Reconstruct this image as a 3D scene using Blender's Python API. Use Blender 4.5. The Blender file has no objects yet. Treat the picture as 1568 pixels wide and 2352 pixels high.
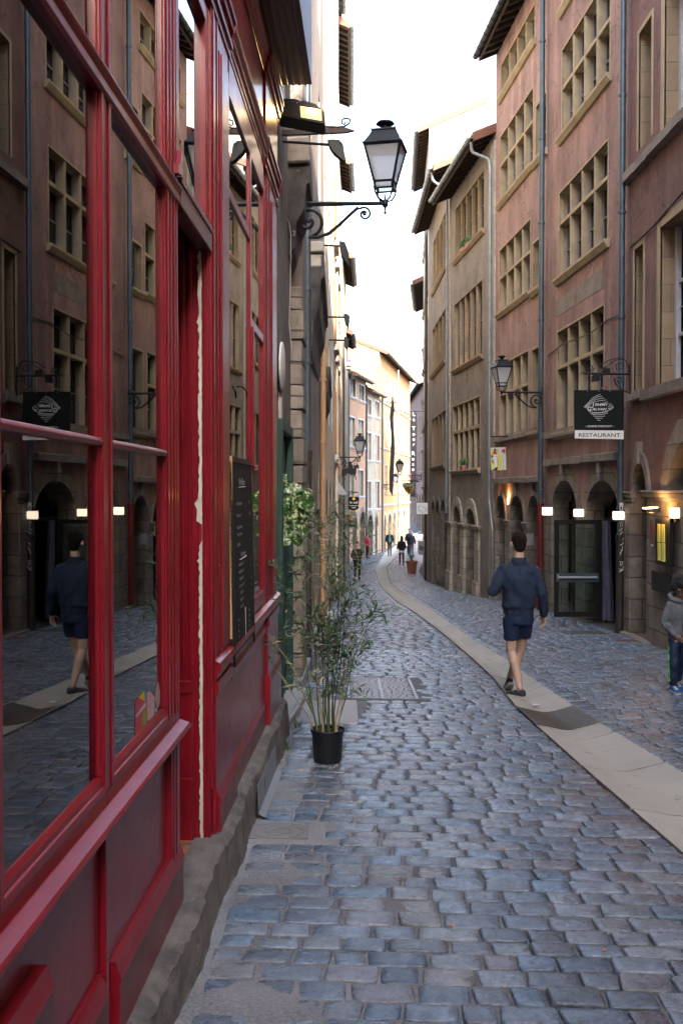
import bpy, bmesh, math, random
import numpy as np
from mathutils import Vector, Matrix
random.seed(7); RNG = np.random.default_rng(7)
SC = bpy.context.scene
COL = SC.collection
R = math.radians
# ---------------------------------------------------------------- camera, sky, sun, exposure
CAMH, FPX, PITCH = 1.82, 2287.0, math.atan(51/2287)
cam_d = bpy.data.cameras.new('camera'); cam = bpy.data.objects.new('camera', cam_d); COL.objects.link(cam)
cam_d.sensor_fit = 'VERTICAL'; cam_d.sensor_height = 36; cam_d.lens = 36*FPX/2352
cam_d.clip_start = .05; cam_d.clip_end = 3000
cam.location = (0, 0, CAMH); cam.rotation_euler = (R(90)-PITCH, 0, 0)
SC.camera = cam
SUN_AZ = (.33, -.944); SUN_EL = R(30)
w = bpy.data.worlds.new('World'); SC.world = w; w.use_nodes = True
nt = w.node_tree; bg = nt.nodes['Background']
sky = nt.nodes.new('ShaderNodeTexSky'); sky.sky_type = 'NISHITA'; sky.sun_disc = False
sky.sun_elevation = SUN_EL; sky.sun_rotation = math.atan2(SUN_AZ[0], SUN_AZ[1]); sky.dust_density = 3.0; sky.air_density = 1.0; sky.ozone_density = 1.2
hs = nt.nodes.new('ShaderNodeHueSaturation'); hs.inputs['Saturation'].default_value = .82; nt.links.new(sky.outputs[0], hs.inputs['Color']); nt.links.new(hs.outputs[0], bg.inputs[0]); bg.inputs[1].default_value = .15
sl = bpy.data.lights.new('sun', 'SUN'); so = bpy.data.objects.new('sun', sl); COL.objects.link(so)
sl.energy = 2.0; sl.angle = R(.5); sl.color = (1, .93, .82)
_d = Vector((SUN_AZ[0]*math.cos(SUN_EL), SUN_AZ[1]*math.cos(SUN_EL), math.sin(SUN_EL)))
so.rotation_euler = _d.to_track_quat('Z', 'Y').to_euler(); so.location = (0, 0, 30)
SC.view_settings.view_transform = 'Standard'; SC.view_settings.look = 'None'
SC.view_settings.exposure = 3.28; SC.view_settings.gamma = 1; SC.view_settings.use_curve_mapping = False
SC.cycles.use_denoising = True; SC.cycles.max_bounces = 8; SC.cycles.transparent_max_bounces = 12
SC.cycles.sample_clamp_indirect = 6; SC.cycles.caustics_reflective = False; SC.cycles.caustics_refractive = False
# ---------------------------------------------------------------- where things stand
_c, _s = math.cos(PITCH), math.sin(PITCH)
def ray(px, py):
    a, b = (px-784)/FPX, (1176-py)/FPX
    return Vector((a, _c+b*_s, -_s+b*_c))
def at(px, py, Y):
    r = ray(px, py); return Vector((0, 0, CAMH)) + r*(Y/r.y)
_ty = [-14, 0, 11, 17.4, 23, 28, 34.4, 43, 52, 60, 67, 78, 90, 110, 150, 400]
_tz = [.55, 0, -.43, -.69, -.96, -1.28, -1.65, -2.13, -2.42, -2.53, -2.55, -2.45, -2.2, -1.6, -.2, 6]
_gy = np.arange(-14, 400, .5); _gz = np.interp(_gy, _ty, _tz)
_k = np.exp(-np.linspace(-2, 2, 9)**2); _k /= _k.sum()
_gz = np.convolve(np.pad(_gz, 4, mode='edge'), _k, 'valid')
def gz0(y): return np.interp(y, _gy, _gz)
def ground_hit(px, py):
    r = ray(px, py); t = 3.0
    for _ in range(400):
        p = CAMH + r.z*t - gz0(r.y*t)
        if p < 0: break
        t += .25
    lo, hi = t-.25, t
    for _ in range(30):
        m = (lo+hi)/2
        if CAMH + r.z*m - gz0(r.y*m) < 0: hi = m
        else: lo = m
    return r.x*hi, r.y*hi
# gutter edges, traced on the ground
_gl = [(1568, 1953), (1360, 1776), (1187, 1622), (1134, 1555), (1074, 1500), (994, 1435), (919, 1385), (877, 1350), (861, 1305)]
_gr = [(1568, 1773), (1359, 1647), (1239, 1569), (1164, 1515), (1069, 1455), (999, 1405), (934, 1365), (897, 1340), (887, 1302)]
GL = [ground_hit(*p) for p in _gl]; GR = [ground_hit(*p) for p in _gr]
def _ext(P, xs):
    a, b = P[0], P[1]; k = (a[0]-b[0])/(a[1]-b[1]); out = []
    for y in xs: out.append((a[0]+k*.6*(y-a[1]), y))
    return out
GL = _ext(GL, [-6]) + GL + [(3.0, 69), (5.0, 82), (8.5, 100)]
GR = _ext(GR, [-6]) + GR + [(3.9, 69), (5.9, 82), (9.5, 100)]
def gl(y): return np.interp(y, [p[1] for p in GL], [p[0] for p in GL])
def gr(y): return np.interp(y, [p[1] for p in GR], [p[0] for p in GR])
def gz(x, y):
    "height of the street: falls gently towards the gutter"
    a, b = gl(y), gr(y)
    d = np.maximum(np.maximum(a-x, x-b), 0)
    return gz0(y) + .014*np.minimum(d, 2.2) - .02
# ---------------------------------------------------------------- facade frames
class Fac:
    def __init__(s, p0, p1, side):
        s.O = Vector((p0[0], p0[1], 0)); d = Vector((p1[0]-p0[0], p1[1]-p0[1], 0)); s.L = d.length; s.t = d/s.L
        s.n = Vector((s.t.y, -s.t.x, 0)) * (1 if side > 0 else -1)       # inward
        s.side = side
    neg = 1.0
    def pt(s, u, v, w=0): 
        if w < 0: w *= s.neg
        p = s.O + s.t*u + s.n*w; return Vector((p.x, p.y, v))
    def hit(s, px, py, w=0):
        r = ray(px, py); o = s.O + s.n*w
        k = (o.dot(s.n)) / (r.x*s.n.x + r.y*s.n.y)
        p = r*k; return (Vector((p.x, p.y, 0))-s.O).dot(s.t), CAMH+p.z
    def rp(s, xl, xr, yt, yb, w=0):
        "opening seen between two columns; top and bottom measured at the left column"
        a = s.hit(xl, yt, w); b = s.hit(xl, yb, w); c = s.hit(xr, 1100, w)[0]
        return min(a[0], c), max(a[0], c), min(a[1], b[1]), max(a[1], b[1])
# ---------------------------------------------------------------- mesh builder
class MB:
    def __init__(s): s.v = []; s.f = []; s.m = []; s.cur = 0
    def add(s, vs, fs):
        o = len(s.v); s.v += [tuple(p) for p in vs]; s.f += [tuple(i+o for i in f) for f in fs]; s.m += [s.cur]*len(fs); return s
    def hexa(s, P):
        return s.add(P, [(0,3,2,1),(4,5,6,7),(0,1,5,4),(1,2,6,5),(2,3,7,6),(3,0,4,7)])
    def box(s, a, b):
        x0,y0,z0 = a; x1,y1,z1 = b
        return s.hexa([(x0,y0,z0),(x1,y0,z0),(x1,y1,z0),(x0,y1,z0),(x0,y0,z1),(x1,y0,z1),(x1,y1,z1),(x0,y1,z1)])
    def obox(s, c, ax, ay, az):
        c, ax, ay, az = map(Vector, (c, ax, ay, az))
        return s.hexa([c-ax-ay-az, c+ax-ay-az, c+ax+ay-az, c-ax+ay-az, c-ax-ay+az, c+ax-ay+az, c+ax+ay+az, c-ax+ay+az])
    def fb(s, F, u0, u1, v0, v1, w0, w1):
        p = F.pt
        return s.hexa([p(u0,v0,w0),p(u1,v0,w0),p(u1,v0,w1),p(u0,v0,w1),p(u0,v1,w0),p(u1,v1,w0),p(u1,v1,w1),p(u0,v1,w1)])
    def quad(s, a, b, c, d): return s.add([a,b,c,d], [(0,1,2,3)])
    def tube(s, pts, r, n=8, cap=True, flat=1):
        pts = [Vector(p) for p in pts]; N = len(pts); vs = []; up = None
        for i, p in enumerate(pts):
            t = (pts[min(i+1,N-1)]-pts[max(i-1,0)]).normalized()
            if up is None: up = Vector((0,0,1)) if abs(t.z) < .9 else Vector((0,1,0))
            a = t.cross(up).normalized(); up = a.cross(t).normalized()
            rr = r[i] if isinstance(r, (list, tuple)) else r
            for k in range(n):
                q = 2*math.pi*k/n; vs.append(p + a*math.cos(q)*rr + up*math.sin(q)*rr*flat)
        fs = [(i*n+k, i*n+(k+1)%n, (i+1)*n+(k+1)%n, (i+1)*n+k) for i in range(N-1) for k in range(n)]
        if cap: fs += [tuple(range(n))[::-1], tuple((N-1)*n+k for k in range(n))]
        return s.add(vs, fs)
    def loft(s, rings, cap=True):
        n = len(rings[0]); vs = [p for r_ in rings for p in r_]; N = len(rings)
        fs = [(i*n+k, i*n+(k+1)%n, (i+1)*n+(k+1)%n, (i+1)*n+k) for i in range(N-1) for k in range(n)]
        if cap: fs += [tuple(range(n))[::-1], tuple((N-1)*n+k for k in range(n))]
        return s.add(vs, fs)
    def lathe(s, prof, c, n=20, sq=False):
        rings = []
        for (r_, z) in prof:
            rings.append([Vector((c[0]+r_*math.cos(2*math.pi*(k+.5*sq)/n), c[1]+r_*math.sin(2*math.pi*(k+.5*sq)/n), c[2]+z)) for k in range(n)])
        return s.loft(rings)
    def ball(s, c, r, n=12, m=8):
        rr = r if isinstance(r, (tuple, list)) else (r, r, r); rings = []
        for i in range(m+1):
            a = math.pi*i/m; q = max(math.sin(a), .02)
            rings.append([Vector((c[0]+rr[0]*q*math.cos(2*math.pi*k/n), c[1]+rr[1]*q*math.sin(2*math.pi*k/n), c[2]-rr[2]*math.cos(a))) for k in range(n)])
        return s.loft(rings)
    def prism(s, poly, fn, d0, d1):
        "poly: list of 2D points, fn(a, b, w) -> 3D"
        n = len(poly); vs = [fn(a, b, d0) for a, b in poly]+[fn(a, b, d1) for a, b in poly]
        return s.add(vs, [tuple(range(n)), tuple(range(2*n-1, n-1, -1))]+[(i, (i+1) % n, n+(i+1) % n, n+i) for i in range(n)])
    def mould(s, F, prof, u0, u1):
        "moulding: profile [(w, v)...] swept along the facade"
        n = len(prof); vs = [F.pt(u0, v, w) for w, v in prof]+[F.pt(u1, v, w) for w, v in prof]
        return s.add(vs, [tuple(range(n)), tuple(range(2*n-1, n-1, -1))]+[(i, (i+1) % n, n+(i+1) % n, n+i) for i in range(n)])
    def build(s, name, mats, parent=None, smooth=False, bevel=0, label=None, cat=None, group=None, kind=None, recalc=True, org=None, jit=0, seg=1):
        if not isinstance(mats, (list, tuple)): mats = [mats]
        A = np.array(s.v, dtype=float)
        if jit: A += RNG.normal(0, jit, A.shape)
        if org is not None: o = np.array(org, float)
        elif parent is not None: o = np.array(wloc(parent))
        else: o = np.array([(A[:,0].min()+A[:,0].max())/2, (A[:,1].min()+A[:,1].max())/2, A[:,2].min()])
        me = bpy.data.meshes.new(name); me.from_pydata((A-o).tolist(), [], s.f)
        for m_ in mats: me.materials.append(m_)
        me.polygons.foreach_set('material_index', s.m)
        if recalc:
            b = bmesh.new(); b.from_mesh(me); bmesh.ops.recalc_face_normals(b, faces=b.faces); b.to_mesh(me); b.free()
        if smooth:
            me.polygons.foreach_set('use_smooth', [True]*len(me.polygons))
        ob = bpy.data.objects.new(name, me); COL.objects.link(ob)
        if parent is not None:
            ob.parent = parent; ob.location = Vector(o.tolist())-Vector(wloc(parent)); ob['_w'] = list(map(float, o))
        else: ob.location = o.tolist(); ob['_w'] = list(map(float, o))
        if bevel:
            bm_ = ob.modifiers.new('bevel', 'BEVEL'); bm_.width = bevel; bm_.segments = seg; bm_.limit_method = 'ANGLE'; bm_.angle_limit = R(40)
        if smooth == 'auto':
            try: me.set_sharp_from_angle(angle=R(38))
            except Exception: pass
        tag(ob, label, cat, group, kind)
        return ob
def wloc(o): return tuple(o['_w'])
def tag(o, label=None, cat=None, group=None, kind=None):
    if label: o['label'] = label
    if cat: o['category'] = cat
    if group: o['group'] = group
    if kind: o['kind'] = kind
    return o
def thing(name, loc, label, cat, group=None):
    o = bpy.data.objects.new(name, None); COL.objects.link(o); o.location = loc; o['_w'] = [float(a) for a in loc]
    o.empty_display_size = .2
    return tag(o, label, cat, group)
def dup(o, dx, label=None, parent=None):
    c = o.copy(); COL.objects.link(c); c.parent = parent
    if parent is None:
        c.location = Vector(o.location)+Vector(dx)
        c['_w'] = list(Vector(wloc(o))+Vector(dx))
    if label: c['label'] = label
    for ch in [x for x in bpy.data.objects if x.parent == o]: dup(ch, dx, None, c)
    return c
# ---------------------------------------------------------------- materials
def _n(nt, t, **k):
    n = nt.nodes.new(t)
    for a, b in k.items(): setattr(n, a, b)
    return n
def _base(name):
    m = bpy.data.materials.new(name); m.use_nodes = True; nt = m.node_tree
    return m, nt, nt.nodes['Principled BSDF']
def c4(c): return (c[0], c[1], c[2], 1)
def _noise(nt, vec, sc, det=6, rg=.6):
    n = _n(nt, 'ShaderNodeTexNoise'); n.inputs['Scale'].default_value = sc; n.inputs['Detail'].default_value = det; n.inputs['Roughness'].default_value = rg
    nt.links.new(vec, n.inputs['Vector']); return n.outputs['Fac']
def _ramp(nt, fac, a, b, ca=(0,0,0), cb=(1,1,1)):
    r = _n(nt, 'ShaderNodeValToRGB'); r.color_ramp.elements[0].position = a; r.color_ramp.elements[1].position = b
    r.color_ramp.elements[0].color = c4(ca); r.color_ramp.elements[1].color = c4(cb); nt.links.new(fac, r.inputs[0]); return r.outputs[0]
def _mix(nt, f, a, b, mode='MIX'):
    m = _n(nt, 'ShaderNodeMix', data_type='RGBA', blend_type=mode)
    for k, val in ((0, f), (6, a), (7, b)):
        if isinstance(val, (float, int)): m.inputs[k].default_value = val
        elif isinstance(val, tuple): m.inputs[k].default_value = c4(val)
        else: nt.links.new(val, m.inputs[k])
    return m.outputs[2]
def _map(nt, vec, sc):
    m = _n(nt, 'ShaderNodeMapping'); m.inputs['Scale'].default_value = sc; nt.links.new(vec, m.inputs[0]); return m.outputs[0]
def _bump(nt, h, st, p, prev=None):
    b = _n(nt, 'ShaderNodeBump'); b.inputs['Strength'].default_value = st; b.inputs['Distance'].default_value = .02
    nt.links.new(h, b.inputs['Height'])
    if prev: nt.links.new(prev, b.inputs['Normal'])
    nt.links.new(b.outputs[0], p.inputs['Normal']); return b.outputs[0]
def mat(name, c1, c2=None, sc=2.0, rough=.8, metal=0, bump=0, bsc=30, streak=None, coat=0, spec=.5, lo=.35, hi=.65, stretch=(1,1,1), spots=None, rvar=0):
    m, nt, p = _base(name); pos = _n(nt, 'ShaderNodeNewGeometry').outputs['Position']
    p.inputs['Roughness'].default_value = rough; p.inputs['Metallic'].default_value = metal
    p.inputs['Specular IOR Level'].default_value = spec; p.inputs['Coat Weight'].default_value = coat; p.inputs['Coat Roughness'].default_value = .12
    v = _map(nt, pos, stretch); col = None
    if c2:
        col = _mix(nt, _ramp(nt, _noise(nt, v, sc), lo, hi), c1, c2)
    if streak:
        f = _ramp(nt, _noise(nt, _map(nt, pos, (2.2, 2.2, .30)), 1.0, 6, .6), .50, .85)
        col = _mix(nt, f, col if col else c1, streak)
    if spots:
        f = _ramp(nt, _noise(nt, pos, spots[1], 5, .7), spots[2], spots[2]+.06)
        col = _mix(nt, f, col if col else c1, spots[0])
    if col is None: p.inputs['Base Color'].default_value = c4(c1)
    else: nt.links.new(col, p.inputs['Base Color'])
    if rvar:
        rr = _ramp(nt, _noise(nt, pos, 7, 6, .7), .3, .7, (rough-rvar,)*3, (rough+rvar,)*3); nt.links.new(rr, p.inputs['Roughness'])
    if name.endswith(('stucco', 'render', 'stucco_pale')):
        vn_ = _n(nt, 'ShaderNodeTexVoronoi', feature='DISTANCE_TO_EDGE'); vn_.inputs['Scale'].default_value = .55
        wv = _n(nt, 'ShaderNodeVectorMath', operation='ADD'); nz_ = _n(nt, 'ShaderNodeTexNoise'); nz_.inputs['Scale'].default_value = 2.2; nz_.inputs['Detail'].default_value = 6; nt.links.new(pos, nz_.inputs['Vector']); nt.links.new(pos, wv.inputs[0]); nt.links.new(nz_.outputs['Color'], wv.inputs[1]); nt.links.new(wv.outputs[0], vn_.inputs['Vector'])
        cr = _ramp(nt, vn_.outputs['Distance'], .0, .012, (.55,)*3, (1, 1, 1)); fn_ = _ramp(nt, _noise(nt, pos, 9, 8, .75), .3, .7, (.80,)*3, (1.12,)*3)
        col = _mix(nt, 1.0, _mix(nt, 1.0, col, cr, 'MULTIPLY'), fn_, 'MULTIPLY'); nt.links.new(col, p.inputs['Base Color'])
    if bump: 
        b = _bump(nt, _noise(nt, v, bsc, 7, .65), bump, p)
    return m
def blocks(name, c1, c2, cm, bw=.5, bh=.28, rough=.85, bump=.5, dirt=(.05,.045,.04), dl=.5, msz=.012, wob=.03):
    m, nt, p = _base(name); pos = _n(nt, 'ShaderNodeNewGeometry').outputs['Position']
    sx = _n(nt, 'ShaderNodeSeparateXYZ'); nt.links.new(pos, sx.inputs[0])
    ad = _n(nt, 'ShaderNodeMath', operation='ADD'); nt.links.new(sx.outputs[0], ad.inputs[0]); nt.links.new(sx.outputs[1], ad.inputs[1])
    cb = _n(nt, 'ShaderNodeCombineXYZ'); nt.links.new(ad.outputs[0], cb.inputs[0]); nt.links.new(sx.outputs[2], cb.inputs[1])
    nz = _n(nt, 'ShaderNodeTexNoise'); nz.inputs['Scale'].default_value = 2.5; nt.links.new(pos, nz.inputs['Vector'])
    vm = _n(nt, 'ShaderNodeVectorMath', operation='SCALE'); nt.links.new(nz.outputs['Color'], vm.inputs[0]); vm.inputs['Scale'].default_value = wob*2
    va = _n(nt, 'ShaderNodeVectorMath', operation='ADD'); nt.links.new(cb.outputs[0], va.inputs[0]); nt.links.new(vm.outputs[0], va.inputs[1])
    br = _n(nt, 'ShaderNodeTexBrick'); nt.links.new(va.outputs[0], br.inputs['Vector']); br.inputs['Scale'].default_value = 1
    br.inputs['Color1'].default_value = c4(c1); br.inputs['Color2'].default_value = c4(c2); br.inputs['Mortar'].default_value = c4(cm)
    br.inputs['Mortar Size'].default_value = msz; br.inputs['Mortar Smooth'].default_value = .4; br.inputs['Brick Width'].default_value = bw; br.inputs['Row Height'].default_value = bh
    br.offset = .5; br.squash = 1
    col = _mix(nt, _ramp(nt, _noise(nt, pos, 3.5, 8, .7), .42, .68), br.outputs['Color'], dirt)
    col = _mix(nt, dl, br.outputs['Color'], col)
    nt.links.new(col, p.inputs['Base Color']); p.inputs['Roughness'].default_value = rough
    inv = _n(nt, 'ShaderNodeMath', operation='SUBTRACT'); inv.inputs[0].default_value = 1; nt.links.new(br.outputs['Fac'], inv.inputs[1])
    b = _bump(nt, inv.outputs[0], .7, p); _bump(nt, _noise(nt, pos, 22, 8, .7), bump, p, b)
    return m
def glass_mat(name, tint=(.9,.93,.92), boost=1.6, rough=0):
    m = bpy.data.materials.new(name); m.use_nodes = True; nt = m.node_tree; nt.nodes.clear()
    out = _n(nt, 'ShaderNodeOutputMaterial'); mx = _n(nt, 'ShaderNodeMixShader'); tr = _n(nt, 'ShaderNodeBsdfTransparent'); gl_ = _n(nt, 'ShaderNodeBsdfGlossy')
    fr = _n(nt, 'ShaderNodeFresnel'); fr.inputs[0].default_value = 1.5; mu = _n(nt, 'ShaderNodeMath', operation='MULTIPLY'); mu.inputs[1].default_value = boost; mu.use_clamp = True
    tr.inputs[0].default_value = c4(tint); gl_.inputs['Roughness'].default_value = rough
    nt.links.new(fr.outputs[0], mu.inputs[0]); nt.links.new(mu.outputs[0], mx.inputs[0]); nt.links.new(tr.outputs[0], mx.inputs[1]); nt.links.new(gl_.outputs[0], mx.inputs[2]); nt.links.new(mx.outputs[0], out.inputs[0])
    return m
def emit(name, c, s):
    m, nt, p = _base(name); p.inputs['Base Color'].default_value = c4(c); p.inputs['Emission Color'].default_value = c4(c); p.inputs['Emission Strength'].default_value = s; return m
K = dict(
 red=mat('red_paint', (.215,.006,.016), (.16,.0045,.012), 3, rough=.34, coat=.18, spec=.4, bump=.03, bsc=45, rvar=.05, spots=((.34,.10,.11), 38, .76)),
 pink=mat('pink_stucco', (.32,.20,.182), (.195,.118,.106), .9, bump=.55, bsc=18, streak=(.52,.30,.26), rough=.92),
 pink2=mat('pink_stucco_pale', (.37,.235,.215), (.24,.148,.134), .9, bump=.55, bsc=18, streak=(.55,.36,.32), rough=.92),
 terra=mat('terracotta_stucco', (.22,.118,.105), (.145,.078,.070), 1.4, bump=.9, bsc=30, streak=(.27,.15,.135), rough=.92),
 grey=mat('grey_render', (.30,.275,.25), (.20,.175,.155), 1.3, bump=.4, bsc=20, streak=(.22,.16,.13), rough=.92),
 grey2=mat('brown_grey_render', (.28,.23,.20), (.18,.15,.13), 1.2, bump=.4, bsc=20, streak=(.36,.31,.28), rough=.92),
 pale=mat('pale_render', (.46,.43,.39), (.34,.31,.28), 1.5, bump=.3, bsc=20, streak=(.3,.27,.24), rough=.92),
 cream=mat('cream_render', (.62,.54,.40), (.50,.43,.32), 1.5, bump=.2, bsc=20, streak=(.42,.36,.28), rough=.92),
 ochre=mat('ochre_render', (.56,.36,.20), (.44,.27,.15), 1.5, bump=.25, bsc=20, streak=(.35,.22,.14), rough=.92),
 orange=mat('orange_render', (.62,.36,.22), (.54,.30,.19), 1.0, bump=.2, bsc=20, streak=(.6,.42,.3), rough=.92),
 beige=mat('beige_render', (.52,.44,.34), (.40,.33,.25), 1.5, bump=.3, bsc=20, streak=(.3,.25,.2), rough=.92),
 yellow=mat('yellow_render', (.44,.26,.11), (.38,.21,.095), .7, bump=.15, bsc=20, streak=(.42,.28,.15), rough=.92),
 stone=blocks('ochre_stone', (.36,.26,.16), (.27,.20,.13), (.15,.12,.09), .9, .42, bump=.35, dirt=(.20,.15,.10), dl=.45, msz=.006),
 jamb=mat('ochre_jamb_stone', (.41,.325,.205), (.31,.245,.165), 2.5, bump=.25, bsc=25, spots=((.22,.17,.12), 6, .66), rough=.88),
 gstone=blocks('grey_stone_blocks', (.30,.265,.22), (.21,.18,.15), (.09,.08,.07), .55, .36, bump=.8, dirt=(.08,.07,.06), dl=.7),
 lstone=blocks('pale_stone_blocks', (.46,.41,.33), (.38,.34,.28), (.16,.14,.12), .5, .34, bump=.5, dirt=(.2,.17,.14), dl=.5),
 rough=mat('rough_dark_stone', (.17,.15,.135), (.075,.068,.062), 2.2, bump=1.0, bsc=9, streak=(.24,.22,.2), rough=.95),
 corbel=mat('grimy_corbel_stone', (.10,.095,.09), (.03,.028,.027), 3, bump=1.0, bsc=7, rough=.95, spots=((.42,.40,.37), 3, .68)),
 ledge=mat('ledge_stone', (.26,.225,.195), (.17,.145,.125), 3, bump=.6, bsc=15, rough=.9),
 zinc=mat('blue_grey_pipe', (.07,.105,.135), (.05,.075,.10), 4, rough=.42, metal=.35, bump=.05, streak=(.14,.17,.19)),
 zincl=mat('bright_zinc_pipe', (.26,.29,.32), (.19,.22,.25), 5, rough=.42, metal=.5, bump=.08),
 dred=mat('dark_red_pipe', (.16,.018,.018), (.11,.012,.012), 5, rough=.4, spots=((.5,.5,.5), 14, .72)),
 brownpipe=mat('brown_black_pipe', (.04,.03,.03), (.025,.02,.022), 4, rough=.5),
 iron=mat('black_iron', (.008,.012,.018), (.005,.007,.010), 5, rough=.5, spec=.35),
 black=mat('black_satin', (.006,.006,.007), rough=.5, spec=.3),
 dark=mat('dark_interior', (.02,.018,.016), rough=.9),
 dwood=mat('dark_stained_wood', (.05,.028,.018), (.03,.018,.013), 3, stretch=(1,1,.2), rough=.7, bump=.3),
 bwood=mat('brown_fascia_wood', (.20,.085,.05), (.12,.05,.035), 4, stretch=(1,1,5), rough=.75, bump=.3),
 casem=mat('grey_timber', (.26,.25,.25), rough=.7),
 white=mat('white_timber', (.62,.63,.65), (.5,.51,.53), 4, rough=.55),
 tile=mat('clay_roof_tiles', (.36,.16,.09), (.24,.13,.09), 9, rough=.9, bump=.6),
 gtile=mat('weathered_roof_tiles', (.30,.26,.23), (.20,.17,.15), 8, rough=.9, bump=.6),
 glass=glass_mat('window_glass'), shopglass=glass_mat('shop_window_glass', (.66,.69,.69), 1.65),
 gdark=mat('dark_green_paint', (.008,.05,.042), (.006,.035,.03), 4, rough=.55, bump=.2),
 slab=mat('grey_stone_slab', (.28,.28,.285), (.23,.23,.235), 4, rough=.7, bump=.25, bsc=60),
 gutter=mat('pale_limestone', (.43,.41,.355), (.34,.32,.275), 1.6, rough=.75, bump=.3, bsc=50, lo=.3, hi=.7, spots=((.22,.21,.19), 4, .62)),
 shutter=mat('brown_shutter', (.30,.15,.06), (.24,.12,.05), 3, rough=.7),
 shutterg=mat('grey_shutter', (.34,.33,.31), rough=.7),
 steel=mat('brushed_steel', (.45,.47,.5), (.38,.4,.43), 6, rough=.35, metal=.8),
)
# ================================================================ the street
def cob_mat():
    m, nt, p = _base('cobblestone'); pos = _n(nt, 'ShaderNodeNewGeometry').outputs['Position']
    at_ = _n(nt, 'ShaderNodeVertexColor', layer_name='stone')
    sp = _ramp(nt, _noise(nt, pos, 9, 8, .7), .32, .72, (.55,)*3, (1.35,)*3)
    col = _mix(nt, 1.0, at_.outputs[0], sp, 'MULTIPLY')
    fine = _ramp(nt, _noise(nt, pos, 130, 3, .7), .35, .7, (.78,)*3, (1.25,)*3)
    col = _mix(nt, .8, col, _mix(nt, 1.0, col, fine, 'MULTIPLY'))
    nt.links.new(col, p.inputs['Base Color'])
    rr = _ramp(nt, _noise(nt, pos, 14, 5, .6), .35, .7, (.20,)*3, (.42,)*3); nt.links.new(rr, p.inputs['Roughness'])
    p.inputs['Specular IOR Level'].default_value = .6
    b = _bump(nt, _noise(nt, pos, 26, 6, .6), .35, p); _bump(nt, _noise(nt, pos, 120, 4, .6), .18, p, b)
    return m
def mortar_mat():
    m, nt, p = _base('street_mortar'); pos = _n(nt, 'ShaderNodeNewGeometry').outputs['Position']
    col = _mix(nt, _ramp(nt, _noise(nt, pos, 1.2, 7, .65), .38, .62), (.038,.038,.041), (.11,.113,.12))
    col = _mix(nt, _ramp(nt, _noise(nt, pos, 80, 4, .7), .4, .7), col, (.13,.13,.135))
    sx = _n(nt, 'ShaderNodeSeparateXYZ'); nt.links.new(pos, sx.inputs[0])
    a_ = _n(nt, 'ShaderNodeVertexColor', layer_name='stone')
    nt.links.new(_mix(nt, 1.0, col, a_.outputs[0], 'MULTIPLY'), p.inputs['Base Color']); p.inputs['Roughness'].default_value = .8
    _bump(nt, _noise(nt, pos, 60, 6, .7), .6, p)
    return m
K['cob'] = cob_mat(); K['mortar'] = mortar_mat()
def shop_x(y): return -.706+.0289*y                 # foot of the stone plinth
def left_x(y): return np.interp(y, [0, 8.6, 8.7, 12, 27, 40, 44, 52, 57, 60, 65, 69, 79, 90, 110], [-.70, -.45, -.6, -.44, -.20, -.12, 0, .25, .38, .42, 1.6, 2.6, 4.4, 6.2, 9.5])
def right_x(y): return np.interp(y, [0, 17.4, 23, 28.1, 34.4, 43, 52, 60, 80, 110], [4.95, 4.95, 4.68, 4.32, 3.76, 3.7, 4.1, 5.0, 8.0, 14])
# places where something other than cobbles lies: (x0, x1, y0, y1)
PATCH = []
def patch_px(p0, p1):   # two opposite image corners on the ground
    a = ground_hit(*p0); b = ground_hit(*p1); return a, b
_a = ground_hit(792, 1558); _b = ground_hit(950, 1558); _c2 = ground_hit(968, 1605); _d2 = ground_hit(762, 1601)
COVER = (_a[0]+.02, _c2[0]-.03, _c2[1], _a[1])
_a = ground_hit(702, 1608); _b = ground_hit(823, 1663)
SLAB1 = (-.40, _b[0], _b[1], COVER[2]-.02)
_a = ground_hit(581, 1990); _b = ground_hit(705, 1945); _c3 = ground_hit(705, 1900)
LID = (ground_hit(560, 1945)[0], _b[0], ground_hit(640, 1930)[1], ground_hit(640, 1897)[1])
PATCH += [COVER, (SLAB1[0], SLAB1[1], SLAB1[2], SLAB1[3]), LID]
PATCH += [(3.95, 4.6, 17.15, 17.75), (2.75, 3.5, 35.8, 37.2), (2.3, 3.0, 42.5, 43.6)]
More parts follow.
